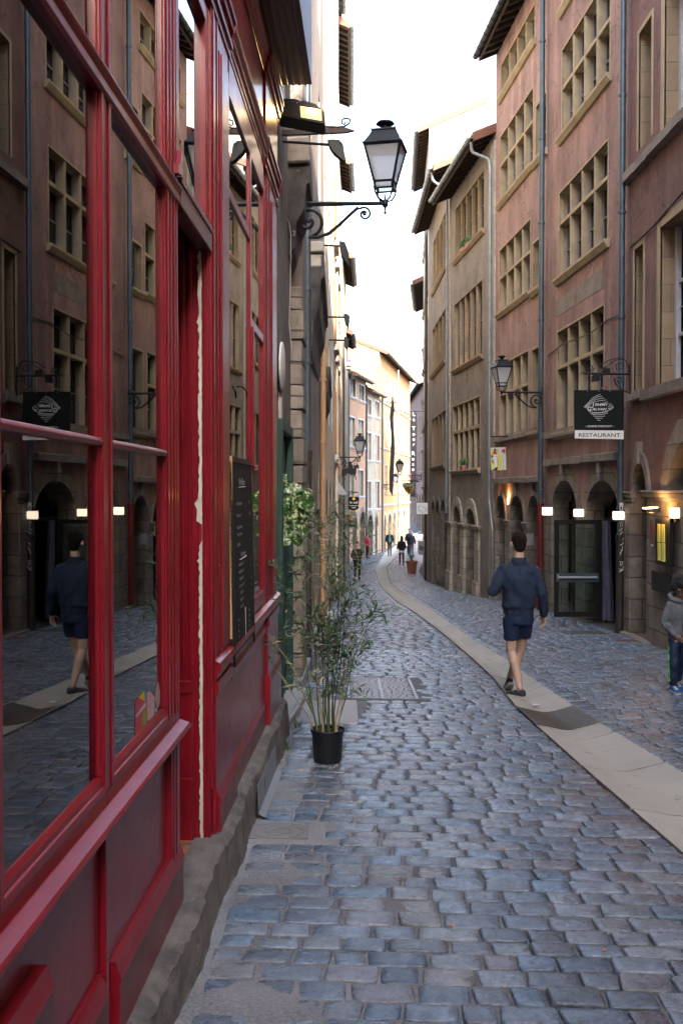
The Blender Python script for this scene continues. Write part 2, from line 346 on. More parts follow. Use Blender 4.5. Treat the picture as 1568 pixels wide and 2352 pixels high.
def cobbles():
    V = []; Fq = []; Cc = []; nv = 0
    def template(n, rings):
        q = np.arange(n)*2*np.pi/n + np.pi/n
        c, s_ = np.cos(q), np.sin(q); e = .22
        bx, by = np.sign(c)*np.abs(c)**e, np.sign(s_)*np.abs(s_)**e
        P = []
        for sc_, z in rings: P.append(np.stack([bx*sc_, by*sc_, np.full(n, z)], 1))
        P.append(np.array([[0, 0, rings[-1][1]+.0008]])); P = np.concatenate(P); F = []
        for i in range(len(rings)-1):
            for k in range(n): F.append((i*n+k, i*n+(k+1) % n, (i+1)*n+(k+1) % n, (i+1)*n+k))
        L = (len(rings)-1)*n
        for k in range(n): F.append((L+k, L+(k+1) % n, len(P)-1, len(P)-1))
        return P, np.array(F)
    T1 = template(16, [(1.0, -.05), (1.0, -.012), (.97, -.0035), (.90, 0), (.5, .0008)])
    T2 = template(10, [(1.0, -.03), (1.0, -.014), (.86, 0)])
    pal = np.array([(.125,.148,.178), (.15,.162,.185), (.115,.125,.145), (.17,.18,.195), (.095,.125,.165), (.155,.145,.155), (.13,.112,.122), (.19,.19,.195), (.105,.15,.195), (.15,.135,.13)])
    pw = np.array([.22,.18,.15,.14,.09,.06,.04,.06,.04,.02]); pw /= pw.sum()
    y = 1.0; k_tilt = -.032; row = 0
    while y < 74:
        pitch = .150+RNG.uniform(-.016, .02)
        if y > 20: pitch *= 1.08
        yc = y+pitch/2
        for (xa, xb, sgn) in (('L', 'gl', 1), ('gr', 'R', -1)):
            if xa == 'L': x0, x1 = float(left_x(yc))+.02, float(gl(yc))
            else: x0, x1 = float(gr(yc)), float(right_x(yc))-.05
            if x1-x0 < .15: continue
            x = x0+RNG.uniform(0, .02)
            while x < x1-.02:
                wd = RNG.uniform(.135, .285)
                if x+wd > x1-.09: wd = x1-.005-x
                if wd > .33: wd *= .5
                if wd < .05: break
                cx, cy = x+wd/2, yc+k_tilt*(x+wd/2-(gl(yc)))
                x += wd+.0005
                if xa == 'gr': cy = yc-.045*(cx-x0)
                # stay off the gutter and patches
                if sgn == 1 and cx+wd/2 > gl(cy)+.005: 
                    ov = cx+wd/2-float(gl(cy)); wd -= ov; cx -= ov/2
                if sgn == -1 and cx-wd/2 < gr(cy): 
                    ov = float(gr(cy))-(cx-wd/2); wd -= ov; cx += ov/2
                if wd < .06: continue
                bad = False
                for (a, b, c_, d_) in PATCH:
                    if a-wd*.3 < cx < b+wd*.3 and c_-.06 < cy < d_+.06: bad = True
                if bad: continue
                if cy < 14 and cx < shop_x(cy)+.06 : continue
                near = cy < 15
                P, F = T1 if near else T2
                P = P.copy(); g = .0062 if near else .0075
                sx_, sy_ = wd/2-g*RNG.uniform(.5, 1.25), pitch/2-g*RNG.uniform(.35, 1.1)
                if near: 
                    P[:-1, :2] *= (1+RNG.normal(0, .016, (len(P)-1, 1)))
                dome = RNG.uniform(.7, 1.35); P[1:-1, 2] += RNG.normal(0, .0006, len(P)-2)*(P[1:-1, 2] > -.02)
                Z = P[:, 2]*dome; Z[P[:, 2] < -.02] = -.05
                Xl = P[:, 0]*sx_; Yl = P[:, 1]*sy_
                sk = RNG.normal(0, .03); Xl = Xl+Yl*sk*1.5; taper = 1+RNG.normal(0, .04)*P[:, 0]; Yl = Yl*taper
                th = RNG.normal(0, .022)+math.atan(k_tilt if sgn == 1 else -.045)
                X = cx+Xl*math.cos(th)-Yl*math.sin(th); Y = cy+Xl*math.sin(th)+Yl*math.cos(th)
                tx, ty = RNG.normal(0, .014), RNG.normal(0, .016)
                zb = RNG.normal(0, .0028)
                Zw = gz(X, Y)+Z+zb+Xl*tx+Yl*ty
                V.append(np.stack([X, Y, Zw], 1)); Fq.append(F+nv); nv += len(P)
                c = pal[RNG.choice(len(pal), p=pw)]*RNG.uniform(.80, 1.42)*np.array([.85, .985, 1.12])
                Cc.append(np.repeat(c[None], len(P), 0))
        y += pitch; row += 1
    return np.concatenate(V), np.concatenate(Fq), np.concatenate(Cc)
cv, cf, cc = cobbles()
def street_sheet():
    xs = np.concatenate([[-80, -30, -10, -4], np.arange(-1.5, 6.0, .1), [6.5, 8, 10, 14, 22, 40, 80]])
    ys = np.concatenate([[-60, -20, -8, -3], np.arange(0, 16, .08), np.arange(16, 100, .4), [105, 115, 130, 160, 220, 320]])
    X, Y = np.meshgrid(xs, ys); Z = np.empty_like(X)
    Z[:] = gz(X, Y)
    dl = X-left_x(Y)
    fill = np.clip(1.15-dl/.95, 0, 1)**1.1*np.clip((13-Y)/3, 0, 1)
    # cement smeared in patches between the stones
    rnd = RNG.normal(0, 1, X.shape); 
    for _ in range(6): rnd = (rnd+np.roll(rnd, 1, 0)+np.roll(rnd, 1, 1)+np.roll(rnd, -1, 0)+np.roll(rnd, -1, 1))/5*1.35
    nearfill = np.clip((7.5-Y)/3, 0, 1)*.35
    Z += -.0145+.0138*fill+.0055*nearfill*np.clip(.8-X*.2, 0, 1)+rnd*.0030
    mid = (X > gl(Y)+.02) & (X < gr(Y)-.02); Z[mid] -= .075
    n, m_ = X.shape; idx = np.arange(n*m_).reshape(n, m_)
    F = np.stack([idx[:-1, :-1].ravel(), idx[:-1, 1:].ravel(), idx[1:, 1:].ravel(), idx[1:, :-1].ravel()], 1)
    sh = 1+1.3*np.clip(fill*1.6+nearfill*1.0, 0, 1)
    C_ = np.stack([sh.ravel()]*3, 1)
    return np.stack([X.ravel(), Y.ravel(), Z.ravel()], 1), F, C_
sv, sf, scol = street_sheet()
def np_mesh(name, V, F, mats, mi, cols, smooth=True):
    me = bpy.data.meshes.new(name); me.vertices.add(len(V)); me.vertices.foreach_set('co', V.astype(np.float32).ravel())
    tri = F[:, 2] == F[:, 3]; cnt = np.where(tri, 3, 4); st = np.concatenate([[0], np.cumsum(cnt)[:-1]])
    loops = F.ravel()[np.stack([np.ones(len(F), bool)]*3+[~tri], 1).ravel()]
    me.loops.add(len(loops)); me.loops.foreach_set('vertex_index', loops.astype(np.int32))
    me.polygons.add(len(F)); me.polygons.foreach_set('loop_start', st.astype(np.int32)); me.polygons.foreach_set('loop_total', cnt.astype(np.int32))
    me.polygons.foreach_set('material_index', mi.astype(np.int32)); me.polygons.foreach_set('use_smooth', np.full(len(F), smooth))
    for m_ in mats: me.materials.append(m_)
    ca = me.color_attributes.new('stone', 'FLOAT_COLOR', 'POINT')
    ca.data.foreach_set('color', np.concatenate([cols, np.ones((len(cols), 1))], 1).astype(np.float32).ravel())
    me.update(calc_edges=True); me.validate(); ob = bpy.data.objects.new(name, me); COL.objects.link(ob); ob['_w'] = [0., 0., 0.]
    return ob
st_ob = np_mesh('street', np.concatenate([cv, sv]), np.concatenate([cf, sf+len(cv)]), [K['cob'], K['mortar']],
    np.concatenate([np.zeros(len(cf)), np.ones(len(sf))]), np.concatenate([cc, scol]))
st_ob['kind'] = 'structure'; st_ob['label'] = 'street paved with worn blue grey cobblestones'
# gutter of dished pale stone slabs
def build_gutter():
    b = MB(); y = -2.0
    prof = [(0, 0), (.06, -.012), (.2, -.030), (.42, -.062), (.55, -.066), (.75, -.040), (.93, -.014), (1, 0)]
    def row(yy):
        a, c = float(gl(yy)), float(gr(yy)); pts = []
        for t, z in prof: pts.append(Vector((a+(c-a)*t, yy+(0 if yy > 60 else .10*t*(c-a)), float(gz0(yy))-.012+z)))
        return pts
    while y < 96:
        L = random.uniform(.95, 1.35); y1 = y+L
        n = 3; g = .004
        if not (GRATE[0]-.05 < y+L/2 < GRATE[1]+.05) or True:
            rings = [row(y+.013+(L-.026)*i/n) for i in range(n+1)]
            dz = random.uniform(-.002, .002); rings = [[p+Vector((0, 0, dz)) for p in r_] for r_ in rings]
            m_ = len(prof); o = len(b.v); vs = [p for r_ in rings for p in r_]
            fs = [(i*m_+k, i*m_+k+1, (i+1)*m_+k+1, (i+1)*m_+k) for i in range(n) for k in range(m_-1)]
            # skirts
            for ring in (rings[0], rings[-1]):
                o2 = len(vs); vs += list(ring)+[p-Vector((0, 0, .05)) for p in ring]
                fs += [(o2+k, o2+k+1, o2+m_+k+1, o2+m_+k) for k in range(m_-1)]
            for kk in (0, m_-1):
                o2 = len(vs); vs += [r_[kk] for r_ in rings]+[r_[kk]-Vector((0, 0, .08)) for r_ in rings]; q = len(rings); fs += [(o2+k, o2+k+1, o2+q+k+1, o2+q+k) for k in range(q-1)]
            b.add(vs, fs)
        y = y1
    return b.build('gutter', K['gutter'], kind='structure', smooth='auto', recalc=False, label='pale dished stone gutter running down the street')
_g0 = ground_hit(1187, 1622)[1]; _g1 = ground_hit(1220, 1660)[1]; GRATE = (min(_g0, _g1), max(_g0, _g1)+.02)
build_gutter()
# ================================================================ houses
def arch_v(o, u):
    c, h = (o['u0']+o['u1'])/2, (o['u1']-o['u0'])/2
    t = min(1, abs((u-c)/h)); return o['vs']+(o['v1']-o['vs'])*max(0, 1-t**o.get('e', 2))**.5
def arch_samples(o, n=14):
    c, h = (o['u0']+o['u1'])/2, (o['u1']-o['u0'])/2
    return [c-h*math.cos(math.pi*i/n) for i in range(n+1)]
def wall(F, u0, u1, v0, v1, ops, body, depth=9, roofm=None, name='wall'):
    "front wall with real openings (reveals in material 1), plus flanks and back"
    b = MB(); E = 1e-4
    us = sorted(set([u0, u1]+[x for o in ops for x in (o['u0'], o['u1'])])); vs = sorted(set([v0, v1]+[x for o in ops for x in (o['v0'], o['v1'])]))
    us = [u for u in us if u0-E <= u <= u1+E]; vs = [v for v in vs if v0-E <= v <= v1+E]
    for i in range(len(us)-1):
        for j in range(len(vs)-1):
            cu, cvv = (us[i]+us[i+1])/2, (vs[j]+vs[j+1])/2
            if us[i+1]-us[i] < E or vs[j+1]-vs[j] < E: continue
            if any(o['u0']-E < cu < o['u1']+E and o['v0']-E < cvv < o['v1']+E for o in ops): continue
            b.quad(F.pt(us[i], vs[j]), F.pt(us[i+1], vs[j]), F.pt(us[i+1], vs[j+1]), F.pt(us[i], vs[j+1]))
    for o in ops:
        d = o.get('d', .3); p = F.pt
        if 'vs' in o:
            S = arch_samples(o); b.cur = 0
            for a, c in zip(S[:-1], S[1:]):
                b.quad(p(a, arch_v(o, a)), p(c, arch_v(o, c)), p(c, o['v1']), p(a, o['v1']))
            b.cur = 1
            b.cur = 2; pts = [(o['u0'], o['v0'])]+[(s_, arch_v(o, s_)) for s_ in S]+[(o['u1'], o['v0'])]
        else:
            b.cur = 1; pts = [(o['u0'], o['v0']), (o['u0'], o['v1']), (o['u1'], o['v1']), (o['u1'], o['v0']), (o['u0'], o['v0'])]
        for (a, va), (c, vc) in zip(pts[:-1], pts[1:]):
            b.quad(p(a, va), p(c, vc), p(c, vc, d), p(a, va, d))
    b.cur = 0; p = F.pt
    for u in (u0, u1): b.quad(p(u, v0), p(u, v1), p(u, v1, depth), p(u, v0, depth))
    b.quad(p(u0, v0, depth), p(u1, v0, depth), p(u1, v1, depth), p(u0, v1, depth))
    return b, (body)
def finish_wall(b, parent, body, reveal, name='wall'): return b.build(name, [body, reveal, K['gstone']], parent, recalc=False)
def stone_window(F, parent, o, cols, rows, st, depth=.26, mw=.085, tr=None, sur=.0, sill=True, casement=None, glassm=None, split=None):
    "stone mullions and transom in an opening; pane behind; window > pane, casement"
    b = MB(); u0, u1, v0, v1 = o['u0'], o['u1'], o['v0'], o['v1']; W = u1-u0
    if sur:
        t = .012
        b.fb(F, u0-sur, u0, v0-.0, v1+sur, -t, .03); b.fb(F, u1, u1+sur, v0, v1+sur, -t-.001, .031); b.fb(F, u0, u1, v1, v1+sur, -t-.002, .03)
    xs = split or [i/cols for i in range(1, cols)]
    bars = [u0+W*x for x in xs]
    for x in bars: b.fb(F, x-mw/2, x+mw/2, v0, v1, .0+.012, depth-.02); b.fb(F, x-mw*.32, x+mw*.32, v0, v1, -.0, .012)
    if rows > 1:
        tv = tr if tr else (v0+(v1-v0)*.55)
        ed = [u0]+bars+[u1]
        for a, c in zip(ed[:-1], ed[1:]): 
            b.fb(F, a+(mw/2 if a != u0 else 0), c-(mw/2 if c != u1 else 0), tv-mw*.55, tv+mw*.55, .006, depth-.03)
    if sill: b.mould(F, [(-.12, v0-.02), (-.12, v0-.07), (-.05, v0-.17), (.02, v0-.17), (.02, v0+.0)], u0-.14, u1+.14)
    if not b.v: b.fb(F, u0, u1, v0-.02, v0+.02, 0, depth)
    wo = b.build('window', st, parent, bevel=.008)
    g = MB(); g.fb(F, u0+.002, u1-.002, v0+.002, v1-.002, depth+.012, depth+.018); g.build('pane', glassm or K['glass'], wo)
    # timber casements behind the stone
    c = MB(); ed = [u0]+bars+[u1]; f = .035
    rv = [(v0, v1)] if rows < 2 else [(v0, tv), (tv, v1)]
    for a, d_ in zip(ed[:-1], ed[1:]):
        for (x, y) in rv:
            c.fb(F, a, a+f, x, y, depth-.028, depth+.008); c.fb(F, d_-f, d_, x, y, depth-.028, depth+.008)
            c.fb(F, a+f, d_-f, x, x+f, depth-.027, depth+.008); c.fb(F, a+f, d_-f, y-f, y, depth-.027, depth+.008)
            if y-x > .8: m_ = (x+y)/2; c.fb(F, a+f, d_-f, m_-.012, m_+.012, depth-.02, depth+.008)
    c.build('casement', casement or K['casem'], wo)
    return wo
def arch_ring(F, parent, o, st, wid=.16, pro=.025, key=True, piers=True, cap=True, pw=.22, vb=None, name='arch'):
    b = MB(); S = arch_samples(o, 16); c, h = (o['u0']+o['u1'])/2, (o['u1']-o['u0'])/2
    def outer(u): 
        t = (u-c)/h; return c+(h+wid)*t, o['vs']+(o['v1']-o['vs']+wid*1.25)*max(0, 1-abs(t)**o.get('e', 2))**.5
    for a, d in zip(S[:-1], S[1:]):
        ia, id_ = (a, arch_v(o, a)), (d, arch_v(o, d)); oa, od = outer(a), outer(d)
        P = [F.pt(*ia, -pro), F.pt(*id_, -pro), F.pt(*od, -pro), F.pt(*oa, -pro), F.pt(*ia, .01), F.pt(*id_, .01), F.pt(*od, .01), F.pt(*oa, .01)]
        b.hexa(P)
    if key: b.prism([(c-.06, o['v1']-.02), (c+.06, o['v1']-.02), (c+.085, o['v1']+.34), (c-.085, o['v1']+.34)], F.pt, -.10, .0)
    return b.build(name, st, parent)
def impost(b, F, u0, u1, v, d=.4, pr=.08):
    for k, (e, a, c_) in enumerate([(0.02, -.16, -.10), (.05, -.10, -.04), (pr, -.04, .03), (pr+.02, .03, .07)]):
        b.fb(F, u0-e, u1+e, v+a, v+c_, -e, d)
def drainpipe(name_label, pts, r, m, joints=(), jm=None, lower=None, group='drainpipes on the house fronts', extra=None):
    b = MB(); P = [Vector(p) for p in pts]
    # round the bends
    Q = [P[0]]
    for i in range(1, len(P)-1):
        a, c_, d = P[i-1], P[i], P[i+1]; e = min(.1, (a-c_).length*.4, (d-c_).length*.4)
        p1 = c_+(a-c_).normalized()*e; p2 = c_+(d-c_).normalized()*e
        for k in range(5): t = k/4; Q.append(p1*(1-t)**2+c_*2*t*(1-t)+p2*t*t)
    Q.append(P[-1]); b.tube(Q, r, 14)
    t = thing('drainpipe', (P[-1].x, P[-1].y, P[-1].z), name_label, 'drainpipe', group)
    b.build('pipe', m, t, smooth='auto')
    for (j, col_) in joints:
        k = MB(); j = Vector(j); k.lathe([(r*1.02, -.03), (r*1.2, -.025), (r*1.22, 0), (r*1.2, .025), (r*1.02, .03)], j, 14); 
        k.obox(j, (r*1.4, 0, 0), (0, r*.25, 0), (0, 0, .008)); k.build('clamp', jm or m, t, smooth='auto')
    if lower:
        k = MB(); a, c_ = Vector(lower[0]), Vector(lower[1]); k.tube([a, c_], r*1.22, 14)
        k.tube([a-Vector((0, 0, .1)), a+Vector((0, 0, .02)), a+Vector((0, 0, .03))], [r*1.3, r*1.55, r*1.55], 14)
        k.build('boot', lower[2], t, smooth='auto')
    return t
def eave(F, u0, u1, v, out, parent, soffit=None, raft=True, gut=True, gm=None, depth=9, pitch=.42, tm=None, rafts=.45, verge=True):
    "roof overhang: tiled slope, rafters beneath, fascia, gutter"
    b = MB(); th = .12; p = F.pt
    for k, (wa, wb) in enumerate([(-out, depth*.5)]):
        va, vb = v, v+(depth*.5+out)*pitch
        b.hexa([p(u0, va, wa), p(u1, va, wa), p(u1, vb, wb), p(u0, vb, wb), p(u0, va+.05, wa), p(u1, va+.05, wa), p(u1, vb+.05, wb), p(u0, vb+.05, wb)])
    vr = v+(depth*.5+out)*pitch
    b.hexa([p(u0, vr, depth*.5), p(u1, vr, depth*.5), p(u1, v, depth+out*.3), p(u0, v, depth+out*.3), p(u0, vr+.05, depth*.5), p(u1, vr+.05, depth*.5), p(u1, v+.05, depth+out*.3), p(u0, v+.05, depth+out*.3)])
    # barrel tiles
    n = max(2, int((u1-u0)/.17))
    for i in range(n+1):
        uu = u0+(u1-u0)*i/n; L = 0
        q = [p(uu, v+.065, -out-.03), p(uu, v+.065+1.6*pitch, -out-.03+1.6)]
        if i < 60: b.tube(q, [.055, .05], 6)
    ro = b.build('roof', tm or K['gtile'], parent, smooth='auto')
    # gable walls beneath the roof ends
    g = MB()
    for uu in (u0+.02, u1-.02): g.add([p(uu, v-.3, 0), p(uu, v+out*pitch, 0), p(uu, vr, depth*.5), p(uu, v, depth), p(uu, v-.3, depth)], [(0, 1, 2, 3, 4)])
    g.build('gable', soffit or K['grey'], parent, recalc=False)
    f = MB()
    if raft:
        n = max(2, int((u1-u0)/rafts))
        for i in range(n+1):
            uu = u0+.05+(u1-u0-.1)*i/n
            f.hexa([p(uu-.035, v-.12, -out+.05), p(uu+.035, v-.12, -out+.05), p(uu+.035, v-.12+(out)*pitch, .05), p(uu-.035, v-.12+out*pitch, .05), p(uu-.035, v-.005, -out+.05), p(uu+.035, v-.005, -out+.05), p(uu+.035, v-.005+out*pitch, .05), p(uu-.035, v-.005+out*pitch, .05)])
    f.fb(F, u0, u1, v-.13, v-.002, -out+.0, -out+.045)
    f.build('rafters', K['dwood'], parent)
    if verge:
        k = MB()
        for uu, s_ in ((u0, -1), (u1, 1)):
            ua, ub = sorted((uu, uu+s_*.05))
            k.hexa([p(ua, v-.15, -out-.02), p(ub, v-.15, -out-.02), p(ub, v-.15+(out+2.5)*pitch, 2.5), p(ua, v-.15+(out+2.5)*pitch, 2.5), p(ua, v+.10, -out-.02), p(ub, v+.10, -out-.02), p(ub, v+.10+(out+2.5)*pitch, 2.5), p(ua, v+.10+(out+2.5)*pitch, 2.5)])
        k.build('verge_board', K['bwood'], parent)
    if gut:
        k = MB(); n = 9; R_ = .085; prof = []
        for i in range(n): a = math.pi*i/(n-1); prof.append((-out-.09-math.cos(a)*R_, v+.0-math.sin(a)*R_))
        for i in range(n-1, -1, -1): a = math.pi*i/(n-1); prof.append((-out-.09-math.cos(a)*(R_-.008), v+.0-math.sin(a)*(R_-.008)))
        vs = [p(u0, vv, ww) for ww, vv in prof]+[p(u1, vv, ww) for ww, vv in prof]; m_ = len(prof)
        k.add(vs, [(i, (i+1) % m_, m_+(i+1) % m_, m_+i) for i in range(m_)])
        uu = u0+.3
        while uu < u1:
            ring = [p(uu, v-math.sin(math.pi*i/8)*.094, -out-.09-math.cos(math.pi*i/8)*.094) for i in range(9)]
            k.tube(ring, .008, 5); uu += .42
        k.build('roof_gutter', gm or K['zincl'], parent, smooth='auto')
def ledge(b, F, u0, u1, v, h=.12, pr=.10, drop=0):
    n = max(1, int((u1-u0)/.7))
    for i in range(n):
        a, c = u0+(u1-u0)*i/n, u0+(u1-u0)*(i+1)/n; j = random.uniform(-.008, .008)
        b.hexa([F.pt(a+.003, v-h+j, -pr), F.pt(c-.003, v-h+j, -pr), F.pt(c-.003, v-h+j, .01), F.pt(a+.003, v-h+j, .01), F.pt(a+.003, v-.01+j, -pr-.0), F.pt(c-.003, v-.01+j, -pr), F.pt(c-.003, v+.015, .01), F.pt(a+.003, v+.015, .01)])
# ---------------------------------------------------------------- facade lines of the right-hand side
FRB = Fac((4.95, 9.0), (4.95, 17.4), 1); FPA = Fac((4.95, 17.4), (4.68, 22.97), 1); FPB = Fac((4.68, 22.97), (4.32, 28.1), 1)
FG1 = Fac((4.32, 28.1), (3.76, 34.4), 1); FG2 = Fac((3.76, 34.4), (3.74, 43.0), 1)
def rect(F, xl, xr, yt, yb, d=.30, w=0):
    u0, u1, v0, v1 = F.rp(xl, xr, yt, yb, w); return dict(u0=u0, u1=u1, v0=v0, v1=v1, d=d)
def archo(F, xl, xr, ytop_c, yspring_l, ybase_l, d=.45, e=2.0):
    "arch: inner edges at columns xl and xr, crown height seen at its middle column"
    a = F.hit(xl, yspring_l); c = F.hit(xr, 1120); base = F.hit(xl, ybase_l)
    u0, u1 = min(a[0], c[0]), max(a[0], c[0])
    pm = F.hit((xl+xr)/2, ytop_c)
    return dict(u0=u0, u1=u1, v0=base[1], v1=pm[1], vs=a[1], d=d, e=e)
# ---- right-hand terracotta house (nearest)
hRB = thing('townhouse', (5.0, 13, -.6), 'terracotta townhouse with tall stone framed windows at the right edge', 'house', 'houses along the right of the street')
rb = []
narrow1 = rect(FRB, 1467, 1489, 80, 345, .3); narrow2 = rect(FRB, 1457, 1473, 575, 905, .3)
big1 = dict(u0=FRB.hit(1640, 300)[0], u1=FRB.hit(1524, 300)[0], v0=FRB.hit(1524, 330)[1], v1=FRB.hit(1524, -30)[1], d=.34)
big2 = dict(u0=big1['u0'], u1=FRB.hit(1515, 700)[0], v0=FRB.hit(1515, 893)[1], v1=FRB.hit(1515, 525)[1], d=.34)
ar1 = archo(FRB, 1455, 1489, 1062, 1145, 1452, .5); 
ar2 = dict(u0=FRB.hit(1700, 1100)[0], u1=FRB.hit(1537, 1100)[0], v0=FRB.hit(1537, 1143)[1], vs=FRB.hit(1537, 1143)[1]+.02, v1=FRB.hit(1620, 985)[1], d=.4)
dr2 = dict(u0=1.2, u1=2.6, v0=-.5, v1=2.2, d=.4)
W3 = dict(u0=1.0, u1=2.2, v0=big1['v0'], v1=big1['v1'], d=.3); W4 = dict(u0=1.0, u1=2.2, v0=big2['v0'], v1=big2['v1'], d=.3)
b, _ = wall(FRB, 0, FRB.L, -1.2, 15.2, [narrow1, narrow2, big1, big2, ar1, ar2, W3, W4], None)
finish_wall(b, hRB, K['terra'], K['stone'])
for o in (narrow1, narrow2): stone_window(FRB, hRB, o, 1, 1, K['jamb'], sur=.09, sill=False)
for o in (big1, big2, W3, W4):
    wdw = stone_window(FRB, hRB, o, 1, 1, K['jamb'], depth=.3, sur=.16, sill=False)
    c = MB(); 
    for q in (.33, .66): c.fb(FRB, o['u0'], o['u1'], o['v0']+(o['v1']-o['v0'])*q-.025, o['v0']+(o['v1']-o['v0'])*q+.025, .25, .29)
    m_ = (o['u0']+o['u1'])/2; c.fb(FRB, m_-.05, m_+.05, o['v0'], o['v1'], .24, .295); c.fb(FRB, o['u1']-.09, o['u1'], o['v0'], o['v1'], .22, .296); c.build('glazing_bar', K['white'], wdw)
b = MB()
va = FRB.hit(1439, 408)[1]; ledge(b, FRB, 0, FRB.L, va, .16, .14)
vb = FRB.hit(1500, 893)[1]; ledge(b, FRB, 0, FRB.hit(1487, 900)[0], vb, .17, .14); ledge(b, FRB, FRB.hit(1480, 900)[0], FRB.hit(1450, 900)[0], FRB.hit(1455, 900)[1], .16, .12)
b.build('string_course', K['ledge'], hRB, jit=.003)
b = MB(); pr = .03
uB, uA, uC = FRB.hit(1500, 1300)[0], FRB.hit(1489, 1300)[0], FRB.hit(1537, 1300)[0]
vcap = FRB.hit(1537, 1143)[1]
b.fb(FRB, 0, ar1['u0'], -1.2, vcap, -pr, .0); b.fb(FRB, ar1['u1'], FRB.L-.05, -1.2, ar1['vs'], -pr, .0)
b.fb(FRB, ar1['u1']+.02, FRB.L-.2, -1.2, ar1['vs']-.1, -pr-.04, -pr)
b.build('stone_base', K['gstone'], hRB)
b = MB(); impost(b, FRB, 0, ar1['u0']-.02, vcap+.04, .03, .10); impost(b, FRB, ar1['u1']+.02, FRB.L-.1, ar1['vs']+.05, .03, .08); b.build('impost', K['ledge'], hRB, bevel=.012, seg=2)
arch_ring(FRB, hRB, ar1, K['ledge'], .14, .05); arch_ring(FRB, hRB, ar2, K['gstone'], .30, .05, key=False)
def backing(F, parent, o, m, name='door', d=None, glassy=False):
    b = MB(); dd = (d or o['d'])-.02
    b.fb(F, o['u0'], o['u1'], o['v0'], o['v1']+.02, dd, dd+.04)
    return b.build(name, m, parent)
backing(FRB, hRB, ar1, K['black'], 'door'); backing(FRB, hRB, ar2, K['dark'], 'fanlight')
b = MB(); b.fb(FRB, ar1['u0']-.25, ar1['u1']+.25, -1.0, ar1['v0']-.02, -.16, .45); b.build('doorstep', K['ledge'], hRB, bevel=.015)
# ---- house with the restaurant
hPA = thing('townhouse', (4.9, 20, -.9), 'pink townhouse with wide mullioned windows above the glass restaurant door', 'house', 'houses along the right of the street')
w1 = rect(FPA, 1291, 1394, 118, 313); w2 = rect(FPA, 1284, 1391, 447, 638); w3 = rect(FPA, 1280, 1384, 765, 992)
w0 = dict(w1); w0['v0'] = w1['v1']+.9; w0['v1'] = w1['v1']+2.3
dA = archo(FPA, 1268, 1325, 1103, 1175, 1415, .5, 2.0); dB = archo(FPA, 1345, 1424, 1103, 1190, 1438, .5, 2.0)
TOP = 13.95
b, _ = wall(FPA, 0, FPA.L, -1.4, TOP, [w0, w1, w2, w3, dA, dB], None); finish_wall(b, hPA, K['pink'], K['jamb'])
for o, (x, y) in ((w1, (1289, 205)), (w2, (1281, 518)), (w3, (1281, 845))): stone_window(FPA, hPA, o, 4, 2, K['jamb'], depth=.185, tr=FPA.hit(x, y)[1], sur=.045, mw=.075)
stone_window(FPA, hPA, w0, 4, 1, K['jamb'], sur=.07)
b = MB(); ledge(b, FPA, FPA.hit(1425, 900)[0], FPA.hit(1256, 900)[0], FPA.hit(1256, 993)[1], .17, .12); ledge(b, FPA, FPA.hit(1425, 900)[0], FPA.hit(1258, 900)[0], FPA.hit(1256, 1057)[1], .14, .12); b.build('string_course', K['ledge'], hPA, jit=.003)
for o in (dA, dB): arch_ring(FPA, hPA, o, K['gstone'], .22, .02, key=True)
b = MB(); uP = [(dA['u1'], FPA.L-.06), (dB['u1'], dA['u0']), (.12, dB['u0'])]
for a, c in uP: 
    if c > a: b.fb(FPA, a, c, -1.4, dA['vs'], -.03, .0)
b.build('pier', K['gstone'], hPA)
b = MB()
for (x0, x1, y0, y1) in ((1276, 1318, 692, 730), (1327, 1382, 655, 698)):
    u0, u1, v0, v1 = FPA.rp(x0, x1, y0, y1); b.fb(FPA, u0, u1, v0, v1, -.006, .001)
b.build('repair_patch', K['ledge'], hPA)
# door screen behind the arches, dark glass and frame
b = MB(); z0 = dB['v0']; hd = dB['vs']+.1
for o in (dA, dB):
    b.fb(FPA, o['u0'], o['u0']+.06, o['v0'], o['v1'], .36, .42); b.fb(FPA, o['u1']-.06, o['u1'], o['v0'], o['v1'], .36, .42); b.fb(FPA, o['u0']+.06, o['u1']-.06, o['vs']-.05, o['vs']+.03, .36, .42)
    b.fb(FPA, o['u0']+.06, o['u1']-.06, o['v0'], o['v0']+.08, .36, .42)
b.build('door_frame', K['black'], hPA)
b = MB(); b.fb(FPA, dA['u0'], dA['u1'], dA['v0']+.08, dA['v1'], .385, .39); b.fb(FPA, dB['u0']+.02, dB['u0']+.42, dB['v0'], dB['vs'], .385, .39); b.build('glass_screen', K['glass'], hPA)
# the open glass door leaf stands square to the house front
hy = 18.85; zt, zb_ = at(1273, 1194, hy).z, at(1273, 1417, hy).z; xl_, xr_ = at(1273, 1200, hy).x, at(1381, 1200, hy).x
b = MB(); f = .085
b.box((xl_, hy, zb_), (xl_+f, hy+.05, zt)); b.box((xr_-f-.03, hy, zb_), (xr_, hy+.05, zt)); b.box((xl_+f, hy+.001, zb_), (xr_-f-.03, hy+.049, zb_+.10)); b.box((xl_+f, hy+.001, zt-.08), (xr_-f-.03, hy+.049, zt))
dl = b.build('door', K['black'], hPA, bevel=.004)
b = MB(); b.box((xl_+f, hy+.02, zb_+.1), (xr_-f-.03, hy+.028, zt-.08)); b.build('pane', glass_mat('greenish_door_glass', (.80, .90, .87), 1.6), dl)
zm = at(1273, 1326, hy).z
b = MB(); b.box((xl_+.03, hy-.03, zm-.09), (xr_-.05, hy-.002, zm+.08)); b.build('push_plate', mat('petrol_metal', (.07, .11, .13), rough=.35, metal=.3), dl)
